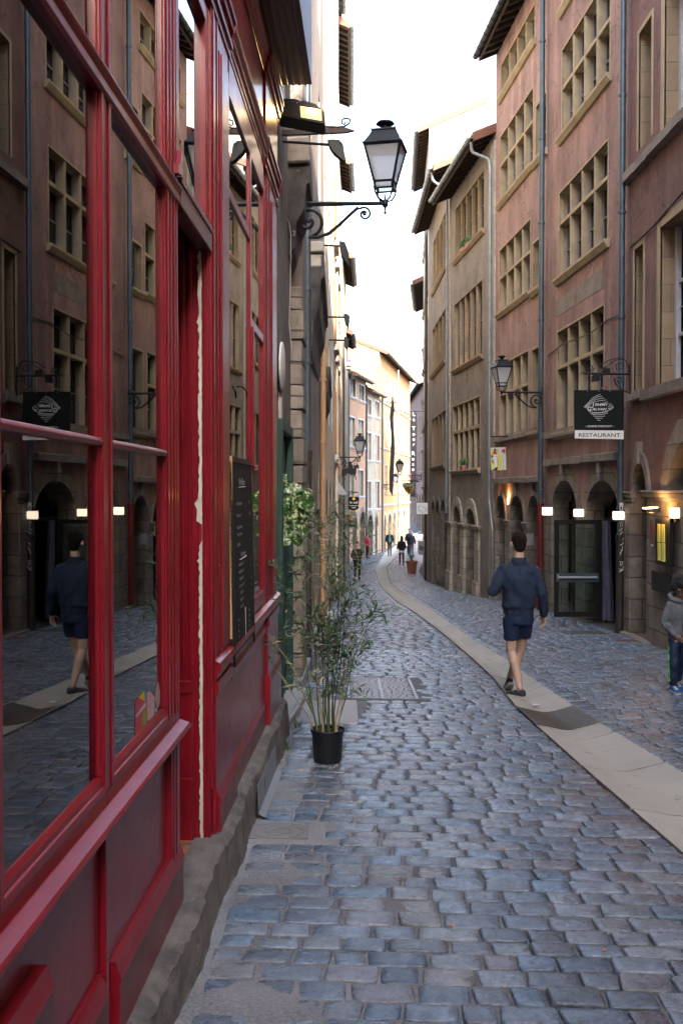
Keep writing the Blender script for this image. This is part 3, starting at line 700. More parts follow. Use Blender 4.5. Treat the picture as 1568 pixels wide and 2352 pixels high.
b = MB(); b.tube([(xl_+.05, hy-.07, zm), (xr_-.1, hy-.07, zm)], .028, 10); b.box((xl_+.04, hy-.08, zm-.05), (xl_+.07, hy-.03, zm+.06)); b.build('push_bar', K['steel'], dl, smooth='auto')
# curtain just inside
b = MB(); yc = 18.75; xa, xb = at(1384, 1300, yc).x, at(1398, 1300, yc).x; rings = []
zt2, zb2 = at(1390, 1197, yc).z, at(1390, 1425, yc).z
for i in range(9):
    t = i/8; zz = zt2+(zb2-zt2)*t; ring = []
    wd = (xb-xa)*(1+.8*t)
    for k in range(24):
        a = 2*math.pi*k/24; ring.append(Vector((xa+wd*(.5-.5*math.cos(a)), yc+.05*math.sin(a)*(1)+.02*math.sin(5*a+t*2), zz)))
    rings.append(ring)
b.loft(rings); b.build('curtain', mat('grey_lilac_curtain', (.19, .19, .26), (.14, .14, .2), 12, rough=.9), hPA, smooth='auto')
b = MB(); b.hexa([FPA.pt(0.05, -1.3, -.55), FPA.pt(2.6, -1.3, -.38), FPA.pt(2.6, -1.3, .3), FPA.pt(0.05, -1.3, .3), FPA.pt(0.05, z0-.07, -.5), FPA.pt(2.6, z0-.11, -.33), FPA.pt(2.6, z0-.05, .3), FPA.pt(0.05, z0-.02, .3)])
b.build('doorstep', K['ledge'], hPA, bevel=.02)
# ---- house with three arches
hPB = thing('townhouse', (4.5, 25.5, -1.2), 'pink townhouse with three narrow arches behind the walking man', 'house', 'houses along the right of the street')
q1 = rect(FPB, 1151, 1223, 152, 222, .28); q2 = rect(FPB, 1148.5, 1220, 318, 468, .28); q3 = rect(FPB, 1147, 1215, 578, 720, .28); q4 = rect(FPB, 1147, 1212, 842, 1002, .28)
s2 = rect(FPB, 1230.5, 1250, 248, 370, .28); s3 = rect(FPB, 1224, 1242, 562, 668, .28); s4 = rect(FPB, 1222, 1239, 806, 990, .28)
B1 = archo(FPB, 1138, 1162, 1137, 1196, 1385, .42); B2 = archo(FPB, 1171, 1205, 1137, 1203, 1392, .42); B3 = archo(FPB, 1212, 1243, 1137, 1210, 1398, .42)
b, _ = wall(FPB, 0, FPB.L, -1.8, TOP, [q1, q2, q3, q4, s2, s3, s4, B1, B2, B3], None); finish_wall(b, hPB, K['pink2'], K['jamb'])
for o, tr in ((q2, (1149, 380)), (q3, (1147, 640)), (q4, (1147, 908))): stone_window(FPB, hPB, o, 4, 2, K['jamb'], depth=.175, tr=FPB.hit(*tr)[1], sur=.04, mw=.07)
stone_window(FPB, hPB, q1, 4, 1, K['jamb'], depth=.175, sur=.04, mw=.07)
for o in (s2, s3, s4): stone_window(FPB, hPB, o, 1, 1, K['jamb'], depth=.175, sur=.07)
b = MB(); ledge(b, FPB, .05, FPB.L-.15, FPB.hit(1136, 1005)[1], .16, .12); ledge(b, FPB, .05, FPB.L-.15, FPB.hit(1136, 1099)[1], .14, .14); b.build('string_course', K['ledge'], hPB, jit=.003)
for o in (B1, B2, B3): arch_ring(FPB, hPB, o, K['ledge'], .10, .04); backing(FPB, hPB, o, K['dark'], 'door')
b = MB(); vcap = B2['vs']
for a, c in ((B1['u1'], FPB.L-.05), (B2['u1'], B1['u0']), (B3['u1'], B2['u0']), (.0, B3['u0'])):
    b.fb(FPB, a, c, -1.8, vcap-.0, -.035, .0)
b.build('pier', K['gstone'], hPB)
b = MB()
for a, c in ((B1['u1'], FPB.L-.1), (B2['u1'], B1['u0']), (B3['u1'], B2['u0'])): impost(b, FPB, a, c, vcap+.02, .3, .07)
b.build('impost', K['ledge'], hPB, bevel=.01, seg=2)
eave(FPB, -.0, FPB.L+.0, TOP-.05, .50, hPB, soffit=K['pink2'], gm=K['iron'], verge=False)
FPAe = FPA
eave(FPA, 0.0, FPA.L, TOP-.04, .50, hPA, soffit=K['pink'], gm=K['iron'], verge=False)
# ---- grey-brown house with five-light windows
hG1 = thing('townhouse', (4.1, 31, -1.5), 'grey rendered townhouse with five light windows and two pale stone arches', 'house', 'houses along the right of the street')
g1 = rect(FG1, 1046, 1109, 482, 598, .26); g2 = rect(FG1, 1043.5, 1106, 702, 850, .26); g3 = rect(FG1, 1040, 1101, 936, 1080, .26)
A1 = archo(FG1, 1040, 1060, 1162, 1207, 1358, .4); A2 = archo(FG1, 1069, 1094, 1167, 1213, 1372, .4)
EG = 11.72
b, _ = wall(FG1, 0, FG1.L, -2.3, EG+.1, [g1, g2, g3, A1, A2], None); finish_wall(b, hG1, K['grey'], K['jamb'])
stone_window(FG1, hG1, g1, 5, 1, K['stone'], depth=.13, sur=.05, mw=.13); stone_window(FG1, hG1, g2, 5, 1, K['stone'], depth=.13, sur=.05, mw=.13); stone_window(FG1, hG1, g3, 5, 2, K['jamb'], depth=.12, tr=FG1.hit(1040, 994.5)[1], sur=.04, mw=.10)
b = MB(); b.fb(FG1, 0.0, .55, -2.3, EG-.1, -.04, .001); b.build('pilaster', K['pale'], hG1)
b = MB()
for a, c in ((A1['u1'], A1['u1']+.75), (A2['u1'], A1['u0']), (A2['u0']-.5, A2['u0'])):
    b.fb(FG1, a, c, -2.3, A1['vs'], -.08, .0); b.fb(FG1, a-.06, c+.06, -2.3, -.95, -.14, -.08)
b.build('pier', K['lstone'], hG1, bevel=.01)
b = MB()
for a, c in ((A1['u1'], A1['u1']+.75), (A2['u1'], A1['u0']), (A2['u0']-.5, A2['u0'])): impost(b, FG1, a, c, A1['vs']+.06, .3, .13)
b.build('impost', K['lstone'], hG1, bevel=.01, seg=2)
for o in (A1, A2): arch_ring(FG1, hG1, o, K['lstone'], .24, .05, key=False)
shopint = mat('lit_shop_window', (.5, .42, .22), (.3, .27, .18), 2, rough=.6); shopint.node_tree.nodes['Principled BSDF'].inputs['Emission Color'].default_value = (.8, .62, .25, 1); shopint.node_tree.nodes['Principled BSDF'].inputs['Emission Strength'].default_value = .012
for o in (A1, A2):
    wn = backing(FG1, hG1, o, shopint, 'shop_window', .6); k = MB(); k.fb(FG1, o['u0'], o['u1'], o['v0'], o['v1'], .33, .335); k.build('pane', K['glass'], wn)
    k = MB(); k.fb(FG1, o['u0'], o['u0']+.05, o['v0'], o['v1'], .30, .36); k.fb(FG1, o['u1']-.05, o['u1'], o['v0'], o['v1'], .30, .36); k.fb(FG1, o['u0']+.05, o['u1']-.05, o['v0'], o['v0']+.35, .30, .36); k.build('frame', K['jamb'], wn)
b = MB(); b.fb(FG1, A2['u0']-.1, A1['u1']+.3, -2.3, A2['v0']-.01, -.25, .1); b.build('doorstep', K['ledge'], hG1, bevel=.02)
eave(FG1, 0.05, FG1.L, EG, .62, hG1, soffit=K['grey'])
# ---- the curved end house
hG2 = thing('townhouse', (3.9, 38, -1.9), 'brown grey townhouse with three dark arches left of the two arch house', 'house', 'houses along the right of the street')
k1 = rect(FG2, 994, 1023, 560, 672, .25); k2 = rect(FG2, 992, 1022, 760, 930, .25); k3 = rect(FG2, 991, 1022, 965, 1072, .25); k2['v0'] = FG2.hit(992, 862)[1]
C1 = archo(FG2, 991.5, 999, 1152, 1178, 1338, .4); C2 = archo(FG2, 1001.5, 1010, 1150, 1178, 1338, .4); C3 = archo(FG2, 1013, 1024, 1147, 1180, 1340, .4)
E2 = 12.9
b, _ = wall(FG2, 0, FG2.L, -2.8, E2+.1, [k1, k2, k3, C1, C2, C3], None); finish_wall(b, hG2, K['grey2'], K['jamb'])
for o in (k1, k2, k3): stone_window(FG2, hG2, o, 4, 1, K['stone'], depth=.13, mw=.14)
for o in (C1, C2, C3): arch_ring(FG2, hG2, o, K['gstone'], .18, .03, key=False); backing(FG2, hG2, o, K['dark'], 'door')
b = MB(); b.fb(FG2, -.0, .35, -2.8, E2-.1, -.05, .001); b.build('pilaster', K['pale'], hG2)
eave(FG2, 0.0, FG2.L, E2, .60, hG2, soffit=K['grey2'])
# ---- tall sunlit house behind
FG3 = Fac((3.8, 43.4), (4.25, 52), 1)
hG3 = thing('townhouse', (5, 47, -2.2), 'tall pale sunlit house rising above the lower grey roofs', 'house', 'houses along the right of the street')
o_ = []
for k, (ua, ub) in enumerate([(1.2, 1.9), (2.6, 3.3), (4.2, 4.9), (5.8, 6.5), (7.3, 8.0)]):
    for j in range(5): o_.append(dict(u0=ua, u1=ub, v0=2+j*2.9, v1=3.7+j*2.9, d=.25))
b, _ = wall(FG3, 0, FG3.L, -3, 17.5, o_, None, depth=7); finish_wall(b, hG3, K['cream'], K['jamb'])
for o in o_: stone_window(FG3, hG3, o, 2, 1, K['jamb'], depth=.2, mw=.06)
eave(FG3, 0, FG3.L, 17.4, .5, hG3, soffit=K['cream'], depth=7, tm=K['tile'])
FG4 = Fac((4.25, 52), (5.0, 60), 1)
hG4 = thing('townhouse', (5.2, 56, -2.4), 'far grey house with deep rafters peeping from behind the grey row', 'house', 'houses along the right of the street')
o_ = []
for k, (ua, ub) in enumerate([(.8, 1.5), (2.6, 3.3), (4.6, 5.3), (6.3, 7.0)]):
    for j in range(4): o_.append(dict(u0=ua, u1=ub, v0=1.2+j*2.7, v1=2.9+j*2.7, d=.25))
b, _ = wall(FG4, 0, FG4.L, -3, 12.7, o_, None, depth=6); finish_wall(b, hG4, K['pale'], K['jamb'])
for o in o_: stone_window(FG4, hG4, o, 2, 1, K['jamb'], depth=.2, mw=.06)
eave(FG4, 0, FG4.L, 12.6, .55, hG4, soffit=K['pale'], depth=6)
# ---- far rose house closing the view where the street turns
FE = Fac((7.45, 90), (7.6, 116), 1)
hE = thing('townhouse', (7.5, 103, -1.9), 'distant rose house with dark arches closing the bend of the street', 'house')
o_ = []
for k in range(7):
    o_.append(dict(u0=1.0+k*3.4, u1=3.1+k*3.4, v0=-2.6, vs=.3, v1=1.5, d=.5))
    for j in range(2): o_.append(dict(u0=1.4+k*3.4, u1=2.5+k*3.4, v0=3.6+j*3.3, v1=5.5+j*3.3, d=.25))
b, _ = wall(FE, 0, FE.L, -3, 11.5, o_, None, depth=6); finish_wall(b, hE, K['terra'], K['gstone'])
for o in o_:
    if 'vs' in o: backing(FE, hE, o, K['dark'], 'door')
    else: stone_window(FE, hE, o, 2, 1, K['jamb'], depth=.2, mw=.06)
eave(FE, 0, FE.L, 11.5, .5, hE, soffit=K['terra'], depth=6, tm=K['tile'])
# ================================================================ red shopfront
FS = Fac((-.806, 0), (-.806+.0289*10, 10), -1); FS.neg = .42
H = lambda h: CAMH+h
shop = thing('shopfront', (-.75, 4.5, 0), 'glossy dark red wooden shopfront with tall panes and panelled base', 'shopfront')
b = MB(); U0 = .3
# stiles with beads
def stile(b, u0, u1, v0, v1, w=-.0, beads=(.25, .75), th=.05):
    b.fb(FS, u0, u1, v0, v1, w, w+th)
    W = u1-u0
    for q in beads: b.fb(FS, u0+W*q-.013, u0+W*q+.013, v0, v1, w-.012, w)
SILL, RAIL, TR0, TR1, TOPS = H(-.985), H(.145), H(1.19), H(1.275), H(2.75)
stiles = [(2.04, 2.17), (3.0, 3.11), (3.95, 4.19), (1.0, 1.15), (.2, .35)]
for (a, c) in stiles:
    stile(b, a, c, SILL+.06, TR0, 0, (.12, .88)); stile(b, a, c, TR1, TOPS, 0, (.12, .88))
for a in (4.03, 4.10): b.fb(FS, a, a+.018, SILL+.06, TR0, -.014, 0); b.fb(FS, a, a+.022, TR1, TOPS, -.014, 0)
b.build('stile', K['red'], shop, bevel=.004, seg=2)
b = MB()
bays = [(3.11, 3.95), (2.17, 3.0), (1.15, 2.04), (.35, 1.0)]
for (a, c) in bays:
    b.mould(FS, [(.035, RAIL-.014), (.0, RAIL-.012), (-.012, RAIL), (.0, RAIL+.012), (.035, RAIL+.014)], a, c)
    # inner frame beads, bottom and sides
    b.mould(FS, [(.03, SILL+.06), (-.01, SILL+.06), (-.01, SILL+.085), (.004, SILL+.09), (.004, SILL+.105), (.018, SILL+.12), (.03, SILL+.12)], a, c)
    b.fb(FS, c-.012, c, SILL+.12, TR0, .008, .03); b.fb(FS, a, a+.012, SILL+.12, TR0, .008, .03)
    b.fb(FS, c-.012, c, TR1, TOPS, .008, .03)
b.build('glazing_bar', K['red'], shop, bevel=.003, seg=2)
b = MB()   # transom
b.mould(FS, [(.022, TR0), (-.01, TR0), (-.03, TR0+.008), (-.03, TR0+.035), (-.018, TR0+.04), (-.045, TR0+.055), (-.05, TR0+.07), (-.03, TR0+.078), (0, TR1), (.022, TR1)], U0, 4.19)
b.build('transom', K['red'], shop, smooth='auto', bevel=.002)
b = MB()   # sill
for a, c in ((U0, 3.04), (3.044, 4.20)):
    b.mould(FS, [(.05, SILL+.06), (-.0, SILL+.06), (-.0, SILL+.016), (-.10, SILL+.002), (-.115, SILL-.004), (-.118, SILL-.014), (-.108, SILL-.022), (-.07, SILL-.026), (-.065, SILL-.044), (-.02, SILL-.060), (.0, SILL-.08), (.05, SILL-.08)], a, c)
b.build('sill', K['red'], shop, bevel=.003, seg=2)
b = MB()   # base panels
BASE = .085
b.fb(FS, U0, 4.02, BASE, SILL-.08, .022, .05); b.fb(FS, 3.02, 3.05, BASE, SILL-.08, .0, .022); b.fb(FS, 4.02, 4.19, BASE, SILL-.08, -.004, .05)
for a in (4.05, 4.11): b.fb(FS, a, a+.02, BASE, SILL-.08, -.014, -.004)
b.build('base_panel', K['red'], shop, bevel=.003)
b = MB()
def skirt(b, a, c, top, bot, w0=-.03):
    b.mould(FS, [(.03, top), (w0+.03, top), (w0+.022, top-.012), (w0+.018, top-.022), (w0+.008, top-.03), (w0+.003, top-.042), (w0-.012, top-.052), (w0-.012, top-.065), (w0, top-.072), (w0, bot), (.03, bot)], a, c)
skirt(b, 3.13, 4.21, H(-1.50), BASE-.01); skirt(b, 2.55, 3.0, H(-1.475), BASE-.01, -.02); skirt(b, U0, 2.43, H(-1.17), BASE, -.06)
b.build('skirting', K['red'], shop, smooth='auto')
b = MB()
for (a, c) in bays: b.fb(FS, a-.01, c+.01, SILL+.06, TR0, .020, .026); b.fb(FS, a-.01, c+.01, TR1, TOPS, .020, .026)
b.build('pane', K['shopglass'], shop)
# the shop interior: dim room
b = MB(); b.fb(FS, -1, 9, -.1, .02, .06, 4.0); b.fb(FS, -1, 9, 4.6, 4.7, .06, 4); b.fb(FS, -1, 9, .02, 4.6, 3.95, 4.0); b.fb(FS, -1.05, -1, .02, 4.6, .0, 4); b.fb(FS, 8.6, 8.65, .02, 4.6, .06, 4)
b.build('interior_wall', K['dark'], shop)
b = MB(); b.fb(FS, .8, 3.7, .02, .75, .5, 1.1); b.build('interior_counter', K['dwood'], shop)
# doorway with reveal, door leaf, fanlight
b = MB(); DH = H(1.19)
b.fb(FS, 4.19, 5.02, DH, DH+.09, -.035, .06); b.fb(FS, 4.19, 5.02, DH+.09, DH+.12, -.05, .06)
b.build('door_head', mat('dark_maroon_board', (.11, .03, .035), (.08, .02, .025), 4, rough=.4, coat=.3), shop, bevel=.004)
b = MB()
b.fb(FS, 5.0, 5.06, .0, H(2.4), .058, .62); b.fb(FS, 4.13, 4.187, .0, H(2.4), .05, .62)
b.fb(FS, 4.185, 4.20, .0, TR0, .0, .05)
for w_ in (.085, .12): b.fb(FS, 4.985, 5.0, .1, H(2.3), w_, w_+.02)
b.fb(FS, 4.975, 5.0, .05, H(-1.45), .085, .5); b.fb(FS, 4.98, 5.0, .05, H(-.98), .09, .5); b.fb(FS, 4.965, 5.0, H(-1.02), H(-.96), .085, .5)
b.build('door_jamb', K['red'], shop, bevel=.004)
b = MB()   # bare plaster strip where the paint has peeled
pts = []; v = .02
random.seed(3)
while v < H(1.25): pts.append((.036+random.uniform(-.0015, .0015), v)); v += random.uniform(.008, .03)
pts2 = []
for (w_, vv) in pts:
    wd = .016+random.uniform(-.005, .005)+(.008 if random.random() < .08 else 0)
    hh = vv-CAMH
    if -.28 < hh < -.17: wd = .001
    if -.17 < hh < -.06: wd += .012
    pts2.append((w_+wd, vv))
vs = [FS.pt(4.994, vv, w_) for w_, vv in pts]+[FS.pt(4.994, vv, w_) for w_, vv in pts2]; n = len(pts)
b.add(vs, [(i, i+1, n+i+1, n+i) for i in range(n-1)])
b.build('bare_plaster', mat('bare_plaster', (.62, .60, .53), (.50, .48, .42), 9, rough=.9, bump=.5), shop, recalc=False)
b = MB(); b.fb(FS, 5.0, 5.06, .0, H(2.4), .0, .0575); b.fb(FS, 4.99, 5.0, .0, H(2.3), -.0, .012); b.fb(FS, 4.992, 5.0, .0, H(2.3), .022, .03); b.build('door_post', K['red'], shop, bevel=.003)
b = MB(); b.fb(FS, 4.187, 5.0, .05, .85, .55, .60); b.fb(FS, 4.187, 4.30, .85, DH, .55, .60); b.fb(FS, 4.9, 5.0, .85, DH, .55, .60)
b.build('door', K['red'], shop, bevel=.004)
b = MB(); b.fb(FS, 4.30, 4.9, .85, DH-.02, .57, .576); b.fb(FS, 4.19, 4.99, DH+.12, H(2.38), .03, .036); b.build('door_pane', K['shopglass'], shop)
b = MB(); b.fb(FS, 4.19, 4.24, DH+.12, H(2.38), .0, .05); b.fb(FS, 4.93, 4.99, DH+.12, H(2.38), .0, .05); b.fb(FS, 4.24, 4.93, H(2.30), H(2.38), .0, .05); b.build('fanlight_frame', K['red'], shop, bevel=.003)
b = MB(); b.fb(FS, 4.0, 5.1, -.1, .055, -.02, .62); b.build('threshold', mat('rusty_threshold', (.42, .13, .04), (.10, .085, .075), 9, lo=.48, hi=.6, rough=.9, bump=.6), shop)
# second bay: pilasters, shuttered window
b = MB()
for (a, c, e) in ((5.02, 5.60, 0), (7.62, 8.42, 0)):
    stile(b, a, c, .3, H(2.42), -.03, (.08, .30), .08)
    for q in (.42, .92): b.fb(FS, a+(c-a)*q, a+(c-a)*q+.03, H(-.9), H(2.3), -.042, -.03)
    b.fb(FS, a+(c-a)*.5, c-.04, H(-.85), H(2.3), -.055, -.03)
    for vv in (H(.42), H(-.42), H(1.62)): b.fb(FS, a+(c-a)*.3-.02, a+(c-a)*.3+.02, vv-.03, vv+.03, -.05, -.03)
b.build('pilaster', K['red'], shop, bevel=.004)
b = MB()   # capitals
for (a, c) in ((4.96, 5.64), (7.55, 8.48)):
    for (x, v0, v1) in ((.05, 2.42, 2.47), (.08, 2.47, 2.50), (.06, 2.50, 2.56), (.10, 2.56, 2.61), (.13, 2.61, 2.64)):
        b.fb(FS, a-.0-x*.3, c+x*.3, H(v0), H(v1), -x, .03)
    for (x, v0, v1) in ((.06, 3.10, 3.14), (.10, 3.14, 3.20), (.15, 3.20, 3.24), (.18, 3.24, 3.28)): b.fb(FS, a-.04, c+.04, H(v0), H(v1), -x, .03)
    b.fb(FS, a, c, H(2.64), H(3.10), -.05, .03)
b.build('capital', K['red'], shop, bevel=.004)
b = MB()   # entablature: frieze and two cornices
cor = lambda v: [(.03, v), (-.03, v), (-.035, v+.03), (-.05, v+.035), (-.055, v+.07), (-.085, v+.08), (-.09, v+.11), (-.12, v+.125), (-.13, v+.16), (-.10, v+.17), (.03, v+.17)]
b.mould(FS, cor(H(2.44)), 5.64, 7.55); b.mould(FS, cor(H(3.12)), 5.68, 7.5); b.mould(FS, cor(H(2.44)), 8.48, 8.66); b.mould(FS, cor(H(3.12)), 8.5, 8.66)
b.mould(FS, cor(H(2.66)), 3.2, 4.96); b.mould(FS, cor(H(2.66)), U0, 3.2)
b.fb(FS, 5.6, 8.66, H(2.61), H(3.13), -.0, .03); b.fb(FS, U0, 4.96, H(2.83), H(3.4), -.0, .03); b.fb(FS, 5.7, 7.5, H(2.72), H(3.03), -.015, .0)
b.build('cornice', K['red'], shop, smooth='auto', bevel=.002)
b = MB()   # tall window of the second bay
WB, WT = H(-.80), H(2.30)
b.fb(FS, 5.60, 5.68, WB, WT, -.02, .05); b.fb(FS, 7.5, 7.62, WB, WT, -.02, .05); b.fb(FS, 6.66, 6.74, WB, WT, -.02, .05); b.fb(FS, 5.68, 7.5, WT-.07, H(2.44), -.02, .05); b.fb(FS, 5.68, 7.5, WB-.05, WB+.05, -.03, .05)
b.fb(FS, 5.68, 6.66, H(1.66), H(1.72), -.015, .045); b.fb(FS, 6.74, 7.5, H(1.10), H(1.16), -.015, .045); b.fb(FS, 6.74, 6.78, H(.16), H(1.1), -.05, -.0); b.fb(FS, 6.78, 7.0, H(.13), H(.17), -.05, 0)
b.build('window_frame', K['red'], shop, bevel=.004)
b = MB(); b.fb(FS, 5.68, 6.66, WB+.05, WT-.07, .006, .012); b.fb(FS, 6.74, 7.5, WB+.05, WT-.07, .012, .018); b.build('tall_pane', K['shopglass'], shop)
b = MB()
b.mould(FS, [(.05, H(-.86)), (-.0, H(-.86)), (-.10, H(-.885)), (-.115, H(-.905)), (-.11, H(-.925)), (-.07, H(-.935)), (-.065, H(-.965)), (-.03, H(-.98)), (.05, H(-.98))], 5.06, 8.5)
b.mould(FS, [(.05, H(-.98)), (-.08, H(-.98)), (-.085, H(-1.03)), (-.07, H(-1.05)), (.05, H(-1.06))], 5.06, 5.62); b.mould(FS, [(.05, H(-.98)), (-.08, H(-.98)), (-.085, H(-1.03)), (-.07, H(-1.05)), (.05, H(-1.06))], 7.62, 8.46)
b.build('window_sill', K['red'], shop, smooth='auto')
b = MB(); b.fb(FS, 5.06, 8.5, .0, H(-.98), .0, .05); b.fb(FS, 5.06, 5.62, .0, H(-1.05), -.05, .0); b.fb(FS, 7.62, 8.46, -.2, H(-1.05), -.05, .0)
b.mould(FS, [(.0, H(-1.02)), (-.03, H(-1.05)), (-.03, H(-1.09)), (.0, H(-1.1))], 5.7, 7.6)
b.build('lower_panel', K['red'], shop, bevel=.004)
b = MB()
skirt(b, 5.10, 5.75, H(-1.55), .0, -.09); skirt(b, 5.75, 7.6, H(-1.58), -.03, -.03); skirt(b, 7.6, 8.55, H(-1.42), -.08, -.10)
b.build('lower_skirting', K['red'], shop, smooth='auto')
# projecting sign box above
FS.neg = 1; b = MB(); vb = H(3.42); out = .31
b.fb(FS, 5.9, 8.5, vb, H(5.2), -out, .05)
for i in range(1, 6): w_ = -out*i/6; b.fb(FS, 5.9, 8.5, vb-.008, vb, w_-.01, w_+.01)
b.fb(FS, 3.0, 8.62, H(3.29), H(5.2), -.02, .05)
b.build('sign_box', mat('dark_oxblood_board', (.055, .010, .014), (.04, .008, .011), 3, rough=.4), shop, bevel=.006)
FS.neg = .42
# hardware: tilted black slab hooks
b = MB(); b.tube([FS.pt(6.0, H(.62), -.02), FS.pt(6.1, H(.63), -.06), FS.pt(6.28, H(.62), -.07), FS.pt(6.3, H(.58), -.07)], .006, 6); b.build('hook', K['iron'], shop)
b = MB(); c_ = FS.pt(4.14, H(1.32), -.03); b.obox(c_, (.012, 0, 0), (0, .05, .01), (0, 0, .02)); b.obox(c_+Vector((0, .03, .04)), (.01, 0, 0), (0, .025, .04), (0, -.01, .015)); b.build('latch', K['red'], shop)
# stone plinth with a broken arris
def plinth():
    b = MB(); y = .2; rows = []; random.seed(5)
    while y < 8.72:
        base = shop_x(y)+.012*math.sin(y*5)+random.uniform(-.004, .004); g = float(gz(base, y))
        top = CAMH-1.745-.0105*max(0, y-4.2)*1.6
        fw = -.806+.0289*y
        lip = base-.008-abs(random.gauss(0, .006))
        rows.append([Vector((fw-.08, y, top)), Vector((fw+.02, y, top+random.uniform(-.004, .004))), Vector((lip-.03, y, top-.004+random.uniform(-.006, .004))), Vector((lip, y, top-.03+random.uniform(-.012, .012))),
            Vector((base-.006+random.uniform(-.006, .006), y, (top+g)/2)), Vector((base, y, g+.02)), Vector((base+.02, y, g-.06))]); y += .05
    m_ = 7; vs = [p for r_ in rows for p in r_]
    b.add(vs, [(i*m_+k, i*m_+k+1, (i+1)*m_+k+1, (i+1)*m_+k) for i in range(len(rows)-1) for k in range(m_-1)])
    b.add(rows[-1], [tuple(range(m_))])
    return b.build('stone_plinth', mat('weathered_plinth', (.17, .155, .14), (.075, .072, .068), 6, rough=.9, bump=1.0, bsc=24, spots=((.30, .29, .27), 16, .66)), shop, recalc=False)
plinth()
# clear glass globe hanging inside fanlight
b = MB(); b.lathe([(0.001, -.2), (.05, -.17), (.06, 0), (.045, .15), (.001, .18)], FS.pt(4.6, H(2.1), .25), 14); b.build('hanging_glass', K['glass'], shop, smooth=True)
# ================================================================ left-hand houses
def X(y): return float(left_x(y))
stL = 'houses along the left of the street'
FL1 = Fac((-.60, 8.66), (-.56, 11.0), -1)
h1 = thing('townhouse', (-.6, 10, -.4), 'grimy dark stone house with corbels and a green door beside the red shop', 'house', stL)
dg = dict(u0=.5, u1=1.75, v0=-.42, v1=H(.55), d=.12)
b, _ = wall(FL1, 0, FL1.L, -.8, 11.5, [dg, dict(u0=.6, u1=1.5, v0=6.4, v1=8.2, d=.25)], None, depth=6); finish_wall(b, h1, K['rough'], K['rough'])
stone_window(FL1, h1, dict(u0=.6, u1=1.5, v0=6.4, v1=8.2), 2, 1, K['ledge'])
b = MB(); b.fb(FL1, .5, 1.75, -.42, H(.55), .03, .10)
for i in range(5): b.fb(FL1, .52+.25*i, .74+.25*i, -.38, H(.5), .012, .03)
b.fb(FL1, .4, .5, -.42, H(.65), -.06, .03); b.fb(FL1, 1.75, 1.85, -.42, H(.65), -.06, .03); b.fb(FL1, .5, 1.75, H(.55), H(.65), -.06, .03)
b.build('door', K['gdark'], h1, bevel=.005)
# stone pier and corbels
FL2 = Fac((-.56, 11.0), (-.44, 12.2), -1)
b = MB(); rr = random.Random(4); v = -.6
while v < H(2.1):
    hh = rr.uniform(.16, .34); e = rr.uniform(-.012, .014); b.hexa([Vector(p) for p in [(-.66, 11.0-e, v), (-.425+e, 11.0-e, v), (-.41+e, 11.7, v), (-.66, 11.7, v), (-.66, 11.0-e, v+hh-.012), (-.425+e, 11.0-e, v+hh-.012), (-.41+e, 11.7, v+hh-.012), (-.66, 11.7, v+hh-.012)]]); v += hh
b.build('corner_pier', K['gstone'], h1, bevel=.014, seg=2, jit=.003)
def corbel(y0, y1, xo, xi, vt, vb_, m=K['corbel']):
    b = MB(); n = 7; rows = []
    prof = [(0, 0), (1, 0), (1, .18), (.86, .22), (.80, .45), (.5, .60), (.42, .85), (.05, 1.0), (0, 1)]
    P = [(xi+(xo-xi)*a, vt+(vb_-vt)*c_) for a, c_ in prof]
    b.prism(P, lambda a, c_, w: Vector((a, w, c_)), y0, y1); return b
rrk = random.Random(9)
cb = corbel(10.6, 11.5, -.33, -.62, H(3.45), H(2.4)); cb.build('corbel', K['corbel'], h1, bevel=.02, jit=.008)
cb = corbel(12.6, 16.5, -.22, -.5, H(2.95), H(1.55)); cb.build('corbel', K['corbel'], h1, bevel=.02, jit=.008)
cb = corbel(17.0, 20.5, -.19, -.45, H(2.1), H(1.0)); cb.build('corbel', K['corbel'], h1, bevel=.02, jit=.008)
b = MB(); b.box((-.62, 10.55, H(3.45)), (-.33, 11.1, H(3.72))); b.build('corbel_cap', K['ledge'], h1, bevel=.02, jit=.006)
b = MB(); b.box((-.5, 12.55, H(2.98)), (-.22, 13.0, H(3.12))); b.box((-.5, 12.6, H(2.80)), (-.25, 12.9, H(2.98))); b.build('corbel_cap', K['pale'], h1, bevel=.02, jit=.004)
